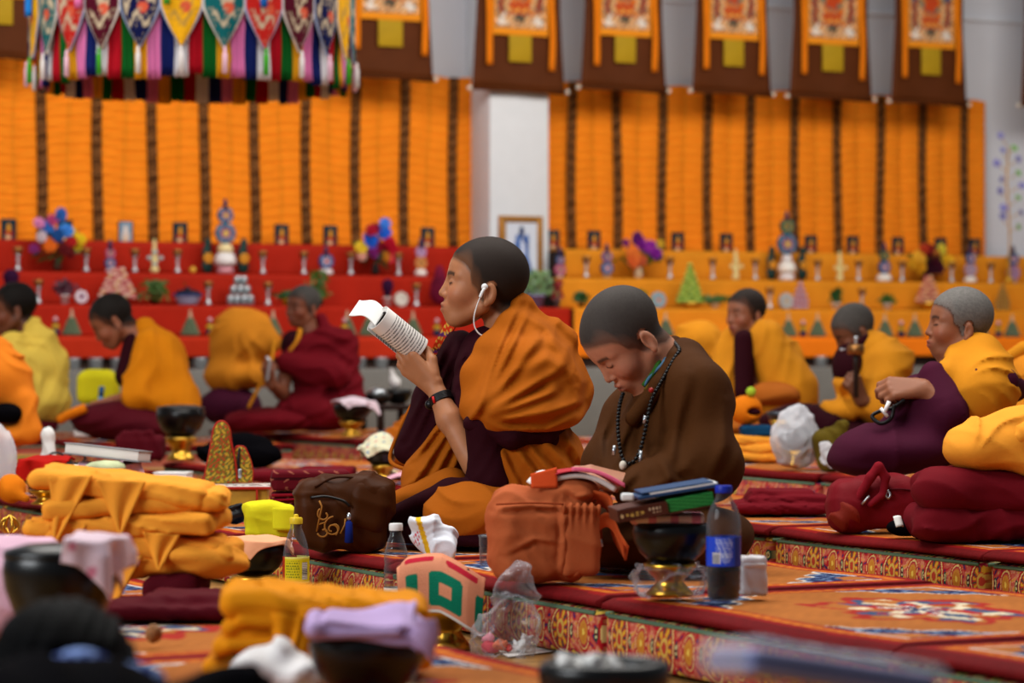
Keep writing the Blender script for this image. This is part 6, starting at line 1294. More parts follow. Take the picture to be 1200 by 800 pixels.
bottle(347, 6.6, 0, .0305, .225, 'tea bottle with a yellow cap and yellow printed label', '#E0C22A', 'sport', M('tea', '#8A4208', rough=.08, trans=.6, ior=1.2), .60, .36, .63, lab_tea, SH_T)
SH_W = [(.86, 0), (1, .02), (.96, .08), (1, .12), (.93, .18), (1, .22), (.93, .28), (1, .32), (1, .60), (.94, .66), (1, .70), (.92, .78), (.66, .88), (.48, .93), (.48, 1)]
def lab_w(a, v):
    c = np.tile(L('#1E6A3A'), (len(a), 1)); c[v > .86] = L('#D8DCD8'); m = (a > -.2) & (a < .5) & (v > .2) & (v < .7); c[m] = L('#E8E8E8'); c[m & (np.sin(a * 70) > .2)] = L('#20241E'); c[(a < -.35) & (np.sin(v * 30) > .4)] = L('#B8C8BC'); return c
bottle(464, 6.2, 0, .0262, .236, 'slim clear water bottle with a white cap and green label', '#E6E6E6', '', M('water', '#DDE6E8', rough=.05, trans=.9, ior=1.15), .38, .22, .44, lab_w, SH_W)
bowl(520, 5.9, .088, .056, .080, 'black alms bowl hidden under the green-squared towel')
stand(524, 5.9, 0, .056, .090, 'gilt stand below the green-squared towel')
def sq(P, sc_=1):
    x, z = P[:, 0], P[:, 1]; c = np.tile(L('#D98A68'), (len(P), 1)); return c
def towel_sq():
    a, b = .175, .235; n = 90; R = .070
    def fn(u, v):
        x = (u - .5) * a; s = (v - .33) * b         # s < 0 runs over the back, s > 0 hangs down in front
        top = .088 + .012 * np.cos(x * 22) - .0035 * np.abs(x) / .08 * 4
        y = np.where(s < .035, -.035 - (s - .035) * 1.0, -.035 - .030 * (1 - np.exp(-np.maximum(s - .035, 0) / .03)) - np.maximum(s - .035, 0) * .18)
        z = top - np.where(s > .035, (s - .035) * .93 + .006 * (np.exp(-np.maximum(s - .035, 0) / .01) - 1), 0) - np.where(s < -.06, (-.06 - s) * .7, 0)
        z = z - .020 * np.clip(x / .08, -1, 1) - .05 * np.clip((-x - .062) / .02, 0, 1) ** 2 * .3
        y = y - .006 * np.sin(x * 40) * np.clip(s / .1, 0, 1) + .30 * np.maximum(np.abs(x) - .055, 0)
        return np.stack([x * (1 + .04 * np.sin(v * 5)), y, z], -1)
    V, Fc = sheet(fn, n, n, .007); U, Vv = np.meshgrid(np.linspace(0, 1, n), np.linspace(0, 1, n), indexing='ij'); u = np.concatenate([U.ravel()] * 2); v = np.concatenate([Vv.ravel()] * 2)
    c = np.tile(L('#DA8E6C'), (len(V), 1)); G = L('#0E7458'); Rr = L('#B81E34')
    def rr(cu, cv, hu, hv, rd):
        qx = np.maximum(np.abs(u - cu) - hu + rd, 0); qy = np.maximum(np.abs(v - cv) * 1.34 - hv + rd, 0); return np.hypot(qx, qy) < rd
    c[rr(.56, .78, .20, .21, .05)] = G; c[rr(.56, .78, .075, .08, .02)] = L('#DA8E6C'); c[rr(.16, .78, .065, .20, .03)] = G; c[rr(.97, .80, .06, .21, .03)] = G
    c[rr(.26, .50, .16, .05, .03)] = Rr; c[rr(.74, .52, .18, .045, .03)] = Rr; c[v > .975] = L('#E0DCD8'); return (V, Fc), c
vf, cc = towel_sq(); tag(O('patterned_towel', vf, cloth('terry_tint', None, tint=True, bump=.6, bs=420), loc=atz(517, 5.9, .092), col=cc), 'salmon terry towel with green squares and crimson bars draped over a bowl', 'towel')
tag(O('knob_handle', tube(smooth_path([(-.066, -.02, .09), (-.078, -.03, .07), (-.078, -.035, .03), (-.070, -.03, .0)]), .009, 8), M('rust_wood', '#8A4A1E', rough=.5), loc=atz(520, 5.9, .092)), 'curved rust-coloured handle at the edge of the squared towel', 'handle')
bgp = np.random.RandomState(12)
def bagfold(P): return folds(crumple(.011, .060, 240, 5), crumple(.0025, .022, 241))(P)
heap(597, 5.77, 0, [('e', (0, 0, .045), (.066, .045, .055), 0), ('e', (.012, 0, .105), (.050, .028, .06), .03), ('e', (.028, 0, .150), (.026, .015, .032), .03), ('e', (-.035, -.01, .03), (.045, .04, .035), .03)], M_FILM, 'crumpled clear plastic bag with pink scraps standing before the brocade cushion', 'plastic_bag', 'bag', .0035, bagfold)
for k, (x, y, z, c, s_) in enumerate(((-.040, -.02, .016, '#D84A5A', .018), (-.020, -.015, .020, '#E07A5A', .016), (-.045, .0, .032, '#E08A9A', .013), (-.006, -.01, .014, '#C83A2E', .013), (.024, -.012, .016, '#DCDCDC', .018), (.036, 0, .030, '#D8D4D4', .014))):
    b = atz(597, 5.82, 0); tag(O('wrapper_scrap', blob([('e', (0, 0, 0), (s_, s_ * .8, s_ * .7), 0)], .003, crumple(.005, .03, 250 + k, 5), pad=.01), cloth('scrap_' + c[1:], c, rough=.5), loc=(b[0] + x, b[1] + y, z)), ('coral', 'orange', 'pale pink', 'red', 'large white', 'small white')[k] + ' scrap inside the crumpled clear plastic bag', 'scrap')
pp = [on(572, 757, .002), on(634, 753, .002), on(660, 762, .002), on(596, 770, .002)]
tag(O('paper_sheet', ([(*p[:2], .002) for p in pp] + [(*p[:2], .0035) for p in pp], [(0, 1, 2, 3)[::-1], (4, 5, 6, 7), (0, 1, 5, 4), (1, 2, 6, 5), (2, 3, 7, 6), (3, 0, 4, 7)]), M_PAPER, smooth=False), 'flat sheet of white paper on the wooden floor', 'paper')

# ---------------------------------------------------------------- row of the reading nun
def zipper(root, pts, r=.0022, m=None): return O('zipper', tube(smooth_path(pts, 8), r, 6), m or M_DARK, root)
bg = T('backpack', 'dark brown backpack with gold scroll embroidery and a blue tassel', 'bag', atz(402, 6.85, ZM + .002), .1)
O('bag_body', blob([('b', (-.02, 0, .080), (.092, .070, .080), .030, rotm(0, 5, 0), 0), ('b', (.055, .0, .088), (.062, .07, .086), .035, rotm(0, 10, 0), .02), ('b', (-.045, -.05, .062), (.062, .03, .060), .022, .012), ('e', (.02, .0, .150), (.080, .05, .026), .02)], .005, folds(run((1, .2, .7), .07, .006, 260), run((.3, .2, 1), .10, .005, 261), fan((.0, 0, .14), X_, Z_, 9, .006, .03, .3, 262))), cloth('umber_nylon', '#3E1E08', rough=.5, bump=.05), bg)
O('flap', blob([('b', (.058, -.05, .105), (.050, .032, .062), .028, rotm(0, 12, 0), 0)], .005, folds(run((.6, .1, 1), .06, .007, 263))), cloth('umber_nylon', '#4A2308'), bg)
zipper(bg, [(-.080, -.078, .125), (-.045, -.090, .128), (-.005, -.088, .118), (.012, -.085, .105)], .0035); zipper(bg, [(-.070, -.07, .150), (-.02, -.06, .172), (.05, -.05, .168)], .003, cloth('umber_trim', '#33180A'))
def scroll(cx, cz, r0, turns, a0, sgn=1): return [(cx + sgn * r0 * (1 - .75 * t) * math.cos(a0 + turns * 6.28 * t), -.094 + .012 * abs(cx + r0 * math.cos(a0)) * 0 - .002, cz + r0 * (1 - .75 * t) * math.sin(a0 + turns * 6.28 * t)) for t in np.linspace(0, 1, 22)]
for p in (scroll(-.026, .055, .026, 1.0, 1.6), scroll(-.030, .050, .016, .9, -1), scroll(-.048, .085, .018, .8, 2.2), scroll(-.05, .045, .015, .8, 3.4), [(-.066, -.088, .045), (-.060, -.094, .075), (-.054, -.096, .105), (-.060, -.092, .118)], [(-.062, -.09, .062), (-.044, -.098, .068)], [(-.01, -.095, .04), (.0, -.095, .06), (.002, -.09, .075)]): O('embroidery', tube(p, .0023, 5), M('bronze_thread', '#96601E', rough=.6), bg)
ts = O('tassel', lathe([(.003, -.006), (.008, -.012), (.009, -.030), (.0105, -.058), (.007, -.060)], 12), cloth('blue_silk', '#12226E'), bg, loc=(.010, -.100, .078)); O('tassel_knob', lathe([(.004, -.006), (.006, 0), (.005, .008), (.002, .012)], 10), M_SILV, ts)
sb = T('wrapped_scripture', 'maroon brocade-wrapped scripture block standing behind the brown backpack', 'book', atz(362, 7.45, ZM + .002), .12)
def mb(P): return np.where((np.sin(P[:, 0] * 160 + 2 * np.sin(P[:, 2] * 120)) * np.sin(P[:, 2] * 150) > .78)[:, None], L('#8A4A3A'), np.where((np.sin(P[:, 2] * 190) > .86)[:, None], L('#38060E'), L('#5A0C18')))
O('block', grid_box(.098, .06, .0, .104, 60, 20, 50, .004, .012), C_TINT, sb, col=mb); O('block', xf(grid_box(.100, .06, .0, .056, 60, 20, 30, .004, .012), (.004, 0, .106)), C_TINT, sb, col=mb); O('tie', join(tube([(-.10, -.064, .098), (.10, -.064, .102)], .004, 6), tube([(-.096, -.066, .085), (.0, -.068, .09), (.098, -.064, .083)], .003, 6)), cloth('crimson_tie', '#7E0C1B'), sb)
yp = T('yellow_pouch', 'lemon yellow cloth pouch beside the brown backpack', 'pouch', atz(317, 7.2, ZM + .002), .1)
O('pouch', blob([('b', (0, 0, .042), (.064, .05, .042), .018, 0), ('e', (-.02, 0, .075), (.05, .04, .016), .02)], .004, folds(run((1, .2, .3), .06, .004, 270), run((.3, .3, 1), .05, .003, 271))), C_LEM, yp); O('flap', sheet(lambda u, v: np.stack([.005 + .055 * u, -.055 - .004 * np.sin(u * 4) - .008 * v, .080 - .055 * v - .004 * u], -1), 12, 10, .004), C_LEM, yp)
heap(275, 7.75, ZM + .002, [('e', (0, 0, .025), (.030, .03, .026), 0), ('e', (.02, -.01, .03), (.02, .02, .022), .01), ('c', (-.03, -.02, .04), (.02, -.03, .055), .006, .006, .006)], M_DARK, 'small black leather pouch with a strap beside the lemon pouch', 'black_pouch', 'pouch', .004)
bx = T('gilt_box', 'pale gold box topped with a white patterned tray, under the pointed brocade hat', 'box', atz(274, 8.25, ZM + .002), .05)
O('box', box((0, 0, .036), (.100, .07, .036), .006), M('gilt_paper', '#B08A2E', rough=.45, var=.15), bx)
def tr(P): return np.where(((np.sin(P[:, 0] * 260) > .2) & (P[:, 1] < -.035) & (P[:, 1] > -.07))[:, None], L('#1E1E22'), np.where((((P[:, 0] - .06) / .016) ** 2 + ((P[:, 1] + .03) / .03) ** 2 < 1)[:, None], L('#3A4050'), L('#D0CCC8')))
O('tray', grid_box(.108, .078, .074, .084, 120, 40, 4, 0, .003), M_GLOSS, bx, col=tr); O('tray_edge', join(box((0, -.080, .077), (.110, .003, .004), .001), box((.070, -.080, .055), (.003, .003, .022), .001)), cloth('red_edge', '#A0281C', rough=.5), bx)
hz = .144 + .086
ht = T('brocade_hat', 'tall pointed hat in green and gold brocade with red edging, standing upright', 'hat', atz(259, 8.3, hz), .25)
def green_br(P): 
    n = np.sin(P[:, 0] * 210 + 2.5 * np.sin(P[:, 2] * 160)) * np.sin(P[:, 2] * 190 + 2 * np.sin(P[:, 0] * 130)); c = np.tile(L('#6A5A1E'), (len(P), 1)); c[n > .3] = L('#B8902E'); c[n < -.55] = L('#A83A22'); c[(n > .05) & (n < .14)] = L('#2E5A3A'); return c
hs_ = [(-.052, 0), (.048, 0), (.046, .03), (.038, .07), (.030, .11), (.026, .145), (.020, .165), (.006, .178), (-.010, .175), (-.022, .155), (-.028, .12), (-.036, .075), (-.046, .03)]
def shell(o, th, nz=46, nx=26):
    zs = np.linspace(0, max(p[1] for p in o) - .001, nz); k = int(np.argmax([p[1] for p in o])); Rr = o[1:k + 1]; Ll = [o[0]] + o[:k - 1:-1]
    rx = np.interp(zs, [p[1] for p in Rr], [p[0] for p in Rr]); lx = np.interp(zs, [p[1] for p in Ll], [p[0] for p in Ll])
    def fn(u, v):
        i = np.round(v * (nz - 1)).astype(int); t = u * 2 * PI; return np.stack([(rx[i] + lx[i]) / 2 + (rx[i] - lx[i]) / 2 * np.cos(t), th * np.sin(t) * np.sqrt(np.clip(1 - (v * .96) ** 4, .02, 1)), zs[i]], -1)
    return sheet(fn, nx * 3, nz, .004)
O('panel', shell(hs_, .026), C_TINT, ht, col=green_br); O('edging', tube(smooth_path([(x, -.004, z + .001) for x, z in hs_[1:]] + [(hs_[0][0], -.004, .001)], 6), .0042, 6), cloth('red_edge', '#A0281C'), ht); O('seam', tube(smooth_path([(.046, -.016, .004), (.040, -.018, .06), (.026, -.016, .12), (.006, -.010, .172)], 6), .0030, 6), cloth('red_edge', '#A0281C'), ht)
h2 = T('brocade_case', 'small green and gold brocade case with a zip leaning beside the pointed hat', 'case', atz(284, 8.32, hz + .002), .2)
hs2 = [(-.030, 0), (.028, .002), (.030, .03), (.024, .06), (.008, .098), (-.006, .104), (-.020, .100), (-.028, .06)]
O('panel', shell(hs2, .020), C_TINT, h2, col=green_br); O('edging', tube(smooth_path([(x, -.006, z) for x, z in hs2[1:]], 6), .0032, 6), cloth('red_edge', '#A0281C'), h2); O('zip', tube(smooth_path([(-.010, -.020, .10), (-.014, -.024, .06), (-.010, -.024, .03)], 6), .004, 6), M_DARK, h2); O('zip_pull', box((-.010, -.027, .026), (.005, .003, .013), .002), M_SILV, h2)
cup = T('clear_cup', 'small clear plastic cup between the squared towel and the terracotta bag', 'cup', atz(569, 6.3, ZM + .002), 0); O('cup', lathe([(.011, 0), (.013, .002), (.0145, .06), (.0155, .065), (.0140, .063), (.012, .006)], 28), M_PET, cup); O('lid', lathe([(.0158, .063), (.016, .067), (.004, .069)], 28), M_PET, cup)
def pb(P):
    c = np.tile(L('#DADCE4'), (len(P), 1)); c[(np.abs(P[:, 0] + .02 + .3 * (P[:, 2] - .05)) < .006)] = L('#D8A81E'); c[(np.abs(P[:, 0] + .036) < .007) & (np.abs(P[:, 2] - .045) < .016) & (np.sin(P[:, 2] * 420 + P[:, 0] * 300) * np.sin(P[:, 0] * 700) > .15)] = L('#C83A4A'); return c
wb = O('paper_bag', blob([('e', (0, 0, .04), (.050, .035, .045), 0), ('e', (-.02, 0, .075), (.028, .025, .030), .02), ('e', (.03, -.01, .03), (.035, .03, .03), .02)], .0032, crumple(.010, .075, 280, 6), pad=.03), C_TINT, loc=atz(507, 6.5, ZM + .004), col=pb); tag(wb, 'crumpled white paper bag with a yellow stripe before the reading nun\'s knee', 'bag')

tb = T('canvas_bag', 'terracotta canvas backpack standing between the reading nun and the brown-robed nun', 'bag', atz(637, 5.93, ZM + .003), .12)
O('bag_body', blob([('b', (-.01, 0, .098), (.106, .070, .096), .050, 0), ('b', (-.012, -.03, .082), (.100, .06, .082), .040, .02), ('e', (.055, -.02, .185), (.055, .05, .026), .03)], .0045, folds(crumple(.004, .10, 290, 5), run((.9, .3, .5), .10, .004, 290), ridges([([np.array([x, 0, z]) for x, z in l], .007, .006) for l in (((.028, .17), (.030, .10), (.026, .02)), ((-.105, .150), (-.04, .156), (.03, .152)), ((.04, .19), (.06, .175), (.09, .178)), ((-.09, .06), (-.03, .09), (.02, .08)))]))), C_TERRA, tb)
O('side_pocket', blob([('b', (.066, -.072, .085), (.040, .020, .075), .018, 0), ('c', (.030, -.088, .152), (.102, -.084, .150), .008, .008, .01)], .004, folds(lambda P: .004 * np.cos(P[:, 0] * 420) * np.clip((P[:, 2] - .10) / .05, 0, 1), run((.4, .2, 1), .07, .004, 293))), C_TERRA, tb)
zipper(tb, [(.100, -.055, .165), (.112, -.05, .12), (.112, -.05, .06), (.100, -.06, .02)], .003, cloth('rust_trim', '#8E3A1A')); O('zip_pull', join(tube([(.112, -.058, .085), (.114, -.062, .070)], .0028, 6)), M_SILV, tb); O('top_seam', tube(smooth_path([(-.11, -.088, .160), (-.04, -.096, .163), (.03, -.094, .160)], 6), .0022, 6), cloth('rust_trim', '#8E3A1A'), tb)
O('strap', sheet(lambda u, v: np.stack([.095 + .075 * v + .012 * np.sin(v * 6), -.055 + .03 * u - .02 * v, .185 - .115 * v + .03 * np.sin(v * PI) - .030 * u], -1), 6, 24, .004), cloth('strap_orange', '#C8582A'), tb); O('strap', sheet(lambda u, v: np.stack([.105 + .055 * v, -.068 + .0 * u, .13 - .06 * v * v - .03 * u + .02 * np.sin(v * PI)], -1), 5, 18, .004), cloth('strap_orange', '#C8582A'), tb)
ob = T('open_book', 'open paperback with a pink edge lying face-up on the terracotta bag', 'book', atz(655, 5.93, ZM + .203), .1)
O('page_block', sheet(lambda u, v: np.stack([-.012 + .125 * u, (v - .5) * .10, .010 + .020 * np.sin(u * PI * .9) - .030 * u], -1), 24, 10, .010), M_PAPER, ob); O('cover', sheet(lambda u, v: np.stack([-.014 + .135 * u, (v - .5) * .105 - .004, .020 + .022 * np.sin(u * PI * .9) - .032 * u], -1), 24, 8, .003), cloth('rose_cover', '#B8323E', rough=.4), ob)
O('pink_edge', sheet(lambda u, v: np.stack([.02 + .11 * u, -.056 - .003 * v, .034 + .010 * np.sin(u * PI) - .034 * u - .008 * v], -1), 20, 4, .003), cloth('pink_edge', '#D8607E'), ob); O('page_block', sheet(lambda u, v: np.stack([-.012 - .050 * u, (v - .5) * .09, .018 - .020 * u + .012 * np.sin(u * PI)], -1), 14, 8, .006), M_PAPER, ob); O('orange_flap', sheet(lambda u, v: np.stack([-.065 + .055 * u, -.05 - .012 * v, .020 - .028 * v + .014 * u * (1 - v)], -1), 10, 8, .003), cloth('flap_orange', '#C8481E'), ob)

bowl(787, 5.55, ZM + .062, .077, .080, 'black alms bowl carrying books and a plaid towel, beside the cola bottle')
stand(785, 5.55, ZM + .001, .052, .064, 'gilt stand wrapped in plastic beside the cola bottle')
heap(786, 5.55, ZM + .001, [('b', (0, 0, .030), (.068, .06, .030), .02, 0)], M_FILM, 'clear plastic crumpled around the gilt stand beside the cola bottle', 'plastic_wrap', 'plastic wrap', .0035, folds(crumple(.008, .05, 300, 5), crumple(.002, .02, 301)))
pt = T('plaid_towel', 'folded pink plaid towel between the black bowl and the brown book', 'towel', atz(784, 5.55, ZM + .143), -.05)
def plaid(P): return np.where((np.sin(P[:, 0] * 150) > .35)[:, None], L('#C87A8A'), np.where((np.sin(P[:, 1] * 150) > .5)[:, None], L('#8A6A7A'), L('#D8C0B4')))
O('towel', grid_box(.068, .06, .0, .018, 70, 50, 6, 0, .008), C_TINT, pt, col=plaid); O('fold_roll', tube([(-.066, -.058, .010), (-.066, .05, .010)], .011, 12), cloth('pink_trim', '#D89AA0'), pt)
gb = T('brown_book', 'thick brown book with green page edges lying on the plaid towel', 'book', atz(776, 5.52, ZM + .165), 0); gb.rotation_euler = (0, math.radians(-10), math.radians(6))
def spine(P):
    x, z = P[:, 0], P[:, 2]; c = np.tile(L('#4A1E0E'), (len(P), 1)); m = (np.abs(z - .012) < .004) & (x > -.080) & (x < -.042); c[m & (np.sin(x * 620) > -.35) & (np.sin(z * 900 + np.floor(x * 200)) > -.6)] = L('#C8A04A'); m = (np.abs(z - .016) < .0025) & (x > -.036) & (x < -.012); c[m & (np.sin(x * 900) > 0)] = L('#C8B090'); m = (np.abs(z - .009) < .0015) & (x > -.030) & (x < -.012); c[m & (np.sin(x * 900) > 0)] = L('#B89A7A'); c[((x + .088) / .003) ** 2 + ((z - .012) / .004) ** 2 < 1] = L('#C8A878'); return c
O('cover', join(grid_box(.048, .070, .0, .026, 2, 2, 2, 0, .002)), M('brown_cover', '#4A1E0E', rough=.5), gb, loc=(-.047, 0, 0)).hide_render = False
O('spine', sheet(lambda u, v: np.stack([-.096 + .098 * u, -.0715 + 0 * u, .001 + .024 * v], -1), 260, 36, .001), M_TINT, gb, col=spine)
def gr(P): n = np.sin(P[:, 2] * 2600 + 3 * np.sin(P[:, 0] * 70)) * .5 + np.sin(P[:, 0] * 190 + P[:, 2] * 900) * .5; return np.where((n > .1)[:, None], L('#2E8A3E'), np.where((n < -.5)[:, None], L('#0E5A22'), L('#1E7430')))
O('page_block', xf(grid_box(.046, .069, .002, .028, 60, 10, 40, 0, .002), (.048, 0, 0)), M_TINT, gb, col=gr); O('cover', box((.048, 0, .0005), (.048, .071, .0015), .0005), M('brown_cover', '#4A1E0E'), gb)
bf = T('blue_folder', 'thin blue folder with papers slanting on top of the brown book', 'folder', atz(790, 5.52, ZM + .205), 0); bf.rotation_euler = (0, math.radians(-9), math.radians(4))
O('folder', box((0, 0, .003), (.078, .066, .003), .001), M('blue_card', '#22426A', rough=.45), bf, smooth=False); O('papers', box((.012, -.003, .0075), (.066, .062, .0018), .0006), M_PAPER, bf, smooth=False); O('folder', box((.0, 0, .011), (.070, .064, .0016), .0006), M('blue_card', '#22426A'), bf, smooth=False)
tag(O('eraser', join(blob([('b', (0, 0, .006), (.012, .010, .007), .004, 0)], .002, run((1, 1, 1), .01, .0012, 4), pad=.006, slack=.005)), M_WPL, loc=(atz(735, 5.47, 0)[0], 5.462, ZM + .192)), 'small crumpled white slip at the corner of the blue folder', 'paper')
SH_C = [(.62, 0), (.86, .012), (.95, .04), (.90, .07), (1, .10), (.96, .14), (1, .17), (.97, .20), (1, .24), (1, .27), (.97, .30), (.97, .56), (1, .60), (1, .68), (.93, .76), (.72, .85), (.46, .92), (.42, .95), (.42, 1)]
def lab_c(a, v):
    c = np.tile(L('#1E48D0'), (len(a), 1)); row = np.floor(v * 16); m = (a > -.55) & (a < .45) & (v > .3) & (v < .95) & (np.sin(a * 52 + row * 2.3) + np.sin(a * 23 + row) > -.2) & ((v * 16 - row) < .55); c[m] = L('#B8C8EC'); m = (a > -.75) & (a < -.25) & (v > .10) & (v < .48); c[m] = L('#E4E6EC'); c[m & (np.sin(v * 150) > .0) & (a < -.3)] = L('#181C2A')
    m = (((a - .05) / .30) ** 2 + ((v - .30) / .20) ** 2 < 1) & (np.sin(v * 90) > -.2) & (a > -.2); c[m] = L('#A8BCE8'); m = (a > .62); c[m] = L('#0E2E9A'); return c
bottle(848, 5.45, ZM + .001, .0335, .213, 'cola bottle with a blue cap and a blue printed label', '#1A2EA8', '', M('cola', '#0A0402', rough=.06, spec=.5), .33, .31, .575, lab_c, SH_C)
tp = T('tissue_pack', 'white plastic-wrapped tissue pack standing behind the cola bottle', 'tissues', atz(880, 5.55, ZM + .002), .2); O('pack', blob([('b', (0, 0, .038), (.026, .026, .038), .007, 0)], .003, folds(run((1, .3, .3), .03, .002, 310), run((.3, .2, 1), .02, .0012, 311))), M('white_wrap', '#D8D4D6', rough=.35), tp); O('seam', box((0, -.028, .06), (.022, .0015, .003), .001), M_WPL, tp)
# ---------------------------------------------------------------- far end of the reading nun's row
for px, d, lb, lb2 in ((55, 8.75, 'black alms bowl half covered by a red cloth', 'gilt stand under the bowl with the red cloth'), (128, 8.5, 'black alms bowl under the pink cloth and white book', 'gilt stand under the bowl with the pink cloth')):
    bowl(px, d, ZM + .045, .085, .085, lb); stand(px, d, ZM + .001, .055, .046, lb2)
tag(O('red_cloth', drape(.085, .17, .20, .085, .85, 21, off=(-.02, -.03), dome=.012), cloth('scarlet_cotton', '#A8120A'), loc=atz(58, 8.75, ZM + .045)), 'scarlet cloth falling over a black bowl at the end of the row', 'cloth')
tag(O('pink_cloth', drape(.085, .15, .26, .085, .9, 22, off=(-.045, -.03)), C_PINK, loc=atz(130, 8.5, ZM + .045)), 'pale pink cloth hanging over the bowl beneath the white book', 'cloth')
tag(O('pink_cloth', drape(.085, .10, .24, .085, .9, 23, off=(.085, -.02)), C_PINK, loc=atz(128, 8.5, ZM + .045)), 'second pink cloth trailing from the bowl towards the brocade hat', 'cloth')
heap(126, 8.45, ZM + .134, [('e', (0, -.06, -.004), (.06, .035, .018), 0), ('e', (.02, -.07, -.006), (.04, .03, .016), .02)], cloth('pale_green_pouch', '#B4BC94', var=.3), 'pale green printed pouch under the white book', 'pouch', 'pouch', .005, run((1, .3, .5), .03, .003, 24))
wbk = T('white_book', 'thick white book lying tilted across the bowl with the pink cloth', 'book', atz(126, 8.46, ZM + .155), 0); wbk.rotation_euler = (math.radians(-3), math.radians(6), math.radians(-8))
O('page_block', box((0, 0, .016), (.112, .07, .014), .002), M_PAPER, wbk); O('cover', join(box((0, 0, .031), (.116, .073, .0015), .0005), box((0, 0, .0), (.116, .073, .0015), .0005)), M('grey_cover', '#8A8A8E', rough=.5), wbk, smooth=False)
heap(14, 8.9, ZM + .002, [('e', (0, 0, .04), (.045, .05, .045), 0), ('c', (.0, -.03, .03), (.05, -.04, .01), .02, .012, .02)], C_ORG, 'orange cloth crumpled beside the bowl with the scarlet cloth', 'orange_cloth', 'cloth', fold=run((1, .3, .5), .04, .006, 25))
heap(2, 9.0, ZM + .002, [('e', (-.01, .1, .10), (.04, .04, .10), 0), ('e', (-.03, .1, .18), (.03, .03, .06), .03)], M_FROST, 'frosted plastic bag at the very edge beside the scarlet cloth', 'plastic_bag', 'bag', .005, run((1, .3, .6), .03, .006, 26))
pbx = T('paper_box', 'small white paper box beyond the white book', 'box', atz(203, 9.85, ZM + .002), -.1); O('box', box((0, 0, .022), (.058, .05, .022), .003), M_PAPER, pbx); O('lid', box((0, 0, .046), (.060, .052, .003), .001), M_PAPER, pbx)
gl = T('case_box', 'flat white and blue box carrying a pair of dark glasses', 'box', atz(75, 9.3, ZM + .07), .1); O('box', box((0, 0, .014), (.10, .05, .014), .003), M_PAPER, gl); O('blue_edge', box((.03, -.05, .010), (.06, .003, .005), .001), M('blue_card', '#22426A', rough=.4), gl)
heap(75, 9.3, ZM + .001, [('b', (0, 0, .034), (.11, .06, .034), .02, 0)], C_MAR, 'maroon folded cloth beneath the flat white and blue box', 'maroon_cloth', 'cloth', fold=run((.3, .2, 1), .03, .004, 27))
g2 = T('glasses', 'dark framed glasses lying on the flat white and blue box', 'glasses', atz(78, 9.28, ZM + .102), .1)
for sx in (-1, 1): O('rim', tube([(sx * .034 + .026 * math.cos(a), 0, .020 + .018 * math.sin(a)) for a in np.linspace(0, 6.28, 20, endpoint=False)], .004, 6, True), M_DARK, g2); O('temple', tube([(sx * .06, 0, .022), (sx * .062, .09, .006)], .003, 5), M_DARK, g2)
O('bridge', tube([(-.008, 0, .026), (.008, 0, .026)], .003, 5), M_DARK, g2)
heap(54, 9.6, ZM + .001, [('e', (0, .05, .10), (.025, .02, .10), 0), ('e', (.0, .05, .19), (.020, .018, .02), .02)], M_PAPER, 'crumpled white tissue roll standing beyond the glasses', 'tissue_roll', 'tissue', .005, run((1, .4, .5), .03, .005, 28))
# ---------------------------------------------------------------- second row, far end
bowl(212, 12.1, ZM + .10, .105, .12, 'black alms bowl with its lid beside the young nun\'s knee', True); stand(212, 12.1, ZM + .001, .07, .10, 'gilt stand under the lidded bowl beside the young nun')
heap(282, 11.6, ZM + .001, [('e', (-.05, 0, .05), (.13, .12, .055), 0), ('e', (.07, -.02, .045), (.10, .10, .05), .03), ('e', (.02, 0, .09), (.09, .09, .04), .03)], C_BLACK, 'black jacket heaped behind the brocade hat', 'black_jacket', 'jacket', .007, folds(run((1, .3, .7), .08, .010, 29), run((.3, .4, 1), .06, .006, 30)))
heap(345, 10.25, ZM + .001, [('b', (0, 0, .020), (.21, .11, .020), .018, 0), ('b', (.12, .0, .035), (.10, .09, .016), .014, .02)], C_RED, 'crimson cloth folded flat behind the wrapped scripture', 'crimson_cloth', 'cloth', .006, folds(run((.2, .2, 1), .025, .004, 31), run((1, .4, 0), .12, .004, 32)))
heap(165, 11.9, ZM + .001, [('b', (0, 0, .06), (.10, .07, .055), .03, 0), ('c', (-.06, -.05, .12), (.05, -.05, .125), .012, .012, .02)], C_MAR, 'maroon zipped bag beside the lidded black bowl', 'maroon_bag', 'bag', .007, folds(run((1, .3, .5), .06, .007, 33)))
yb = T('yellow_bag', 'lemon yellow cover over a box between two nuns', 'bag', atz(115, 13.55, .205), 0)
O('cover', blob([('b', (0, 0, .225), (.095, .08, .075), .035, 0), ('e', (0, 0, .29), (.07, .06, .02), .03)], .007, folds(run((1, .2, .4), .07, .006, 34))), C_LEM, yb); O('box', box((0, 0, .075), (.08, .07, .075), .01), M('grey_card', '#8A8A96', rough=.6), yb)
pn = T('pen', 'light blue pen standing up beside the lemon yellow cover', 'pen', atz(112, 13.30, .205), 0); O('barrel', tube([(0, 0, 0), (.028, -.01, .20)], .011, 8), M('pen_blue', '#5A9AC8', rough=.4), pn); O('cap', tube([(.026, -.009, .19), (.032, -.011, .235)], .013, 8), M('pen_blue_dark', '#2A5A8A', rough=.4), pn)
tag(O('notepad', box((0, 0, .05), (.045, .05, .05), .004), M_PAPER, loc=atz(100, 13.38, .205)), 'white block of note paper below the lemon yellow cover', 'paper')
bowl(413, 13.4, .205 + .07, .092, .085, 'black alms bowl under the pink-white cloth beside the crimson shawl'); stand(412, 13.4, .204, .06, .071, 'gilt stand under the bowl with the pink-white cloth')
tag(O('pale_cloth', drape(.092, .23, .20, .085, .75, 35, rot=.5, off=(.03, -.02), dome=.02), cloth('pale_pink_cotton', '#DCC8D2'), loc=atz(413, 13.4, .275)), 'pale pink-white cloth over the black bowl beside the crimson shawl', 'cloth')
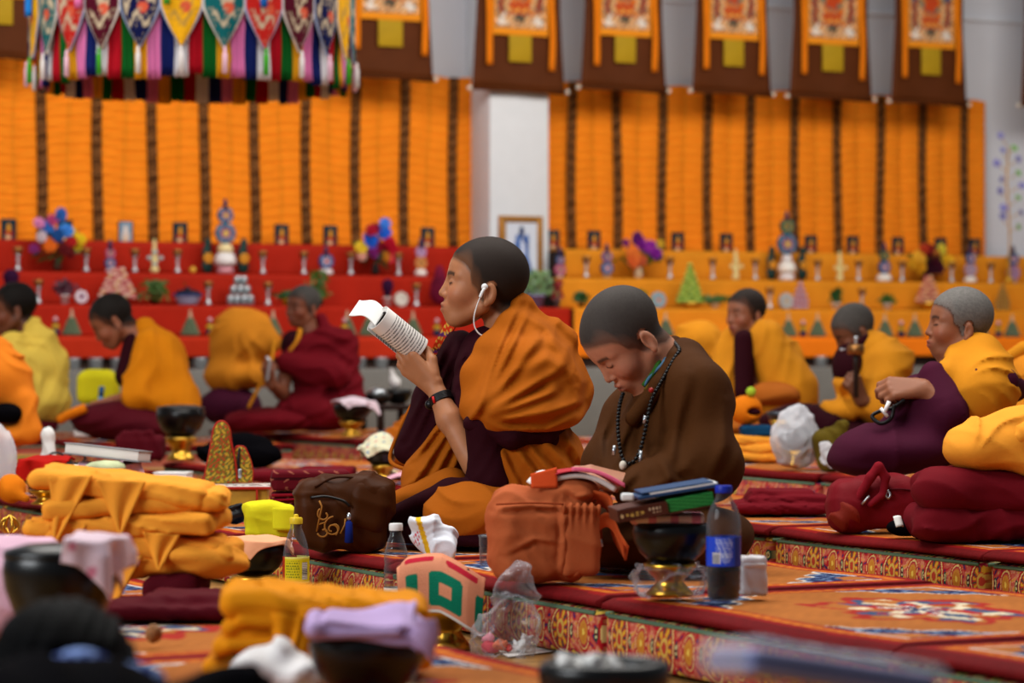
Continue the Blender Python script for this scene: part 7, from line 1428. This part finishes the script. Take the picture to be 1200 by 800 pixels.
bowl(446, 10.2, ZM + .06, .062, .06, 'black alms bowl under the floral cream cloth'); stand(449, 10.2, ZM + .001, .045, .061, 'gilt stand behind the reading nun, under the floral cream cloth')
def flo(P): c = np.tile(L('#D8D4B4'), (len(P), 1)); n = np.sin(P[:, 0] * 110) * np.sin(P[:, 1] * 120 + P[:, 2] * 90); c[n > .8] = L('#6A8AA8'); c[n < -.85] = L('#C86A6A'); return c
tag(O('floral_cloth', drape(.064, .17, .17, .06, .85, 36, rot=.3, dome=.05), C_TINT, loc=atz(446, 10.2, ZM + .06), col=flo), 'cream cloth with a small floral print covering a bowl beside the reading nun', 'cloth')
lt_ = T('low_table', 'low wooden table carrying two black bowls before the plinth', 'table', atz(458, 14.35, .205), YR); O('top', box((0, 0, .115), (.125, .13, .012), .004), M('dark_wood', '#1E0E08', rough=.4), lt_)
for sx in (-1, 1):
    for sy in (-1, 1): O('leg', box((sx * .105, sy * .11, .051), (.015, .015, .051), .003), M('dark_wood', '#1E0E08'), lt_)
bowl(442, 14.25, .334, .075, .055, 'black alms bowl on the low table, with a silver lid beside it'); bowl(466, 14.45, .334, .075, .075, 'taller black alms bowl on the low table')
tag(O('silver_lid', lathe([(.05, 0), (.052, .004), (.04, .02), (.01, .03)], 24), M_SILV, loc=atz(442, 14.25, .391)), 'shallow silver lid on the lower bowl of the low table', 'lid')
heap(463, 14.45, .411, [('e', (0, 0, .03), (.03, .03, .03), 0), ('c', (-.01, 0, .05), (-.02, 0, .10), .018, .008, .02)], C_WHITE, 'white pointed cloth standing in the taller bowl on the low table', 'white_cloth', 'cloth', .006)
heap(474, 11.6, ZM + .001, [('e', (0, 0, .08), (.10, .10, .09), 0), ('e', (.05, 0, .15), (.07, .08, .06), .05)], C_SAFF, 'orange robe heaped behind the reading nun\'s far arm', 'robe_heap', 'cloth', .007, folds(run((1, .3, .7), .07, .010, 37)))
for k, (px, py, c, lb) in enumerate(((474, 556, '#D8A0B0', 'pink printed page lying behind the reading nun'), (456, 550, '#D8C8A0', 'cream printed page lying behind the reading nun'), (410, 556, '#D0B49A', 'tan printed page lying on the far row behind the brown backpack'))):
    p = on(px, py, ZM + .03); tag(O('loose_page', sheet(lambda u, v: np.stack([(u - .5) * .13, (v - .5) * .16, .006 + .02 * np.sin(u * 3 + k) + .01 * np.sin(v * 4)], -1), 12, 12, .003), cloth('page_' + c[1:], c, var=.25), loc=(p[0], p[1], ZM + .004), rz=.4 * k), lb, 'paper')
# ---------------------------------------------------------------- things around the elderly nun
pbw = T('bagged_bowl', 'bowl on a stand tied inside a frosted plastic bag, before the orange altar', 'bowl', atz(932, 10.0, .203), 0)
O('bowl', lathe([(.03, .06), (.05, .07), (.064, .11), (.062, .135), (.05, .135), (.02, .09)], 32), M_LACQ, pbw); O('stand', lathe([(.045, .003), (.048, .01), (.03, .03), (.045, .06), (.04, .06)], 28), M_BRASS, pbw)
O('bag', blob([('e', (0, 0, .095), (.090, .09, .092), 0), ('e', (.0, 0, .17), (.055, .05, .045), .04), ('e', (.015, 0, .20), (.03, .03, .02), .02), ('e', (0, 0, .02), (.06, .06, .02), .02)], .005, folds(crumple(.0045, .07, 40, 6))), M_FROST, pbw)
heap(976, 9.9, .203, [('b', (0, 0, .07), (.055, .06, .07), .03, rotm(0, -14, 0), 0), ('c', (-.04, -.04, .02), (.03, -.04, .15), .02, .02, .02)], cloth('olive_canvas', '#5A4A12'), 'olive cloth bag slumped beside the bagged bowl', 'olive_bag', 'bag', .006, folds(run((1, .4, .5), .06, .010, 42)))
heap(976, 9.7, .203, [('e', (0, 0, .05), (.04, .03, .04), 0), ('e', (.03, 0, .06), (.025, .03, .03), .01), ('e', (-.025, 0, .075), (.02, .02, .025), .01)], M_FROST, 'crumpled white plastic in front of the olive bag', 'plastic_wad', 'plastic', .005, crumple(.007, .05, 43, 5))
robe_pile(884, 10.65, .203, .17, .16, [(.030, 0, 1, 2), (.030, .01, 1.02, -2), (.028, 0, .98, 2)], SB, 'folded saffron robe under the blue cloth, beyond the brown-robed nun', 44, h=.007)
heap(886, 10.65, .203 + .090, [('b', (0, 0, .020), (.06, .07, .020), .015, 0)], cloth('teal_cloth', '#0E3A5A'), 'dark blue cloth between the two orange cloths beyond the brown-robed nun', 'blue_cloth', 'cloth', .006, run((.3, .2, 1), .03, .004, 45))
rl = T('rolled_bag', 'orange rolled cloth bag with a dark opening, on top of the dark blue cloth', 'bag', atz(874, 10.65, .203 + .131), 0); O('bag', blob([('e', (0, 0, .055), (.062, .06, .055), 0), ('-e', (.03, -.05, .05), (.03, .03, .016), .01)], .006, run((1, .2, .9), .06, .005, 46)), C_ORG, rl); O('dark_inside', ball((.028, -.030, .05), (.026, .02, .012), 14, 8), C_DMAR, rl)
tag(O('green_ball', ball((0, 0, .018), .019, 14, 9), M('lime_felt', '#9AB82A', rough=.8), loc=atz(880, 10.63, .203 + .131 + .106)), 'small lime green ball resting on the rolled orange bag', 'ball')
ms = T('metal_bowl', 'low grey metal bowl on a tall stand in front of the plum lap', 'bowl', atz(916, 11.0, .203), 0); O('stand', lathe([(.05, 0), (.03, .04), (.03, .10), (.05, .14)], 24), M_BRASS, ms); O('bowl', lathe([(.03, .14), (.052, .15), (.06, .17), (.056, .172), (.02, .155)], 28), M('dull_steel', '#4A4E54', rough=.3, metal=.8), ms)
heap(915, 8.35, ZM + .001, [('b', (0, 0, .014), (.14, .12, .014), .012, 0), ('b', (.02, .01, .037), (.12, .10, .012), .010, .01), ('b', (.0, .02, .055), (.09, .08, .009), .008, .01)], C_RED, 'crimson cloth folded flat behind the cola bottle', 'crimson_cloth', 'cloth', .006, folds(run((.15, .2, 1), .024, .004, 47), run((1, .4, 0), .10, .003, 48)))
RB = cloth('ruby_canvas', '#6E0E18', rough=.6)
rb_ = T('shoulder_bag', 'ruby red shoulder bag with a strap and zip beside the crimson cloth heap', 'bag', atz(1024, 7.55, ZM + .002), .15)
O('bag_body', blob([('b', (.0, 0, .065), (.118, .06, .065), .035, 0), ('e', (.03, 0, .11), (.085, .045, .03), .03), ('e', (-.08, -.02, .05), (.05, .06, .055), .03)], .0055, folds(run((1, .3, .6), .08, .006, 49), run((.3, .3, 1), .07, .005, 50))), RB, rb_)
O('end_pocket', blob([('e', (-.085, -.03, .045), (.045, .055, .048), 0)], .0055, run((1, .3, .7), .05, .006, 51)), cloth('rust_canvas', '#7A2418', rough=.6), rb_)
O('strap', blob([('c', (-.060, -.062, .085), (-.030, -.072, .140), .011, .013, 0), ('c', (-.030, -.072, .140), (-.008, -.074, .168), .013, .013, .006), ('c', (-.008, -.074, .168), (.012, -.070, .140), .013, .012, .006), ('c', (.012, -.070, .140), (.006, -.066, .095), .012, .010, .006), ('c', (.006, -.066, .095), (-.030, -.074, .070), .010, .009, .004)], .0045), cloth('ruby_strap', '#7A121E'), rb_)
zipper(rb_, [(.02, -.064, .108), (.06, -.066, .108), (.105, -.055, .100)], .003, cloth('ruby_trim', '#4A0810')); O('zip_pull', tube(smooth_path([(.018, -.068, .106), (.012, -.072, .095), (.018, -.072, .085), (.024, -.072, .095), (.018, -.068, .106)], 6), .003, 6), M_SILV, rb_); O('buckle', tube([(-.055, -.078, .070), (-.035, -.080, .092)], .0035, 6), M_SILV, rb_)
cr = T('crimson_robe', 'heap of a folded crimson robe on the rug, under the bright saffron one', 'cloth', atz(1142, 7.2, ZM + .002), .1)
O('fold', blob([('b', (.01, 0, .040), (.165, .12, .040), .032, 0), ('e', (-.10, -.06, .035), (.07, .07, .034), .03)], .006, folds(run((.2, .3, 1), .05, .005, 52), run((1, .3, .2), .12, .008, 53))), C_RED, cr); O('fold', blob([('b', (.01, 0, .115), (.155, .12, .045), .036, rotm(0, 4, 0), 0), ('e', (-.09, -.05, .12), (.08, .08, .05), .04), ('e', (.0, 0, .152), (.12, .1, .026), .03)], .006, folds(run((.5, .3, 1), .09, .009, 54), fan((-.12, 0, .13), X_, Z_, 9, .006, .05, .4, 55))), C_RED, cr)
sr = T('saffron_robe', 'bright saffron robe bundled on the crimson heap, hanging down at its end', 'cloth', atz(1160, 7.2, ZM + .188), .1)
O('bundle', blob([('e', (.03, 0, .065), (.13, .11, .062), 0), ('e', (-.055, -.03, .035), (.068, .08, .048), .04), ('e', (.10, 0, .10), (.09, .09, .05), .04), ('c', (-.02, -.06, .05), (.12, -.07, -.015), .04, .03, .04)], .006, folds(fan((-.09, 0, .0), X_, Z_, 12, .008, .04, .35, 56), run((.6, .2, 1), .10, .007, 57))), C_SAFF2, sr); O('knot', blob([('e', (.085, -.08, .085), (.05, .03, .03), 0), ('c', (.05, -.09, .07), (.12, -.08, .10), .02, .025, .02)], .006, run((1, .3, .5), .04, .006, 58)), C_SAFF2, sr)
heap(1062, 7.3, ZM + .002, [('e', (0, 0, .020), (.05, .05, .022), 0)], C_BLACK, 'small black pouch between the ruby bag and the crimson heap', 'black_pouch', 'pouch', .005, run((1, .2, .6), .04, .004, 59)); tag(O('white_slip', sheet(lambda u, v: np.stack([(u - .5) * .022, (v - .5) * .03, .003 + .006 * np.sin(u * 3)], -1), 6, 6, .002), M_PAPER, loc=atz(1052, 7.22, ZM + .04), rot=(math.radians(60), 0, .4)), 'tiny white slip of paper beside the small black pouch', 'paper')
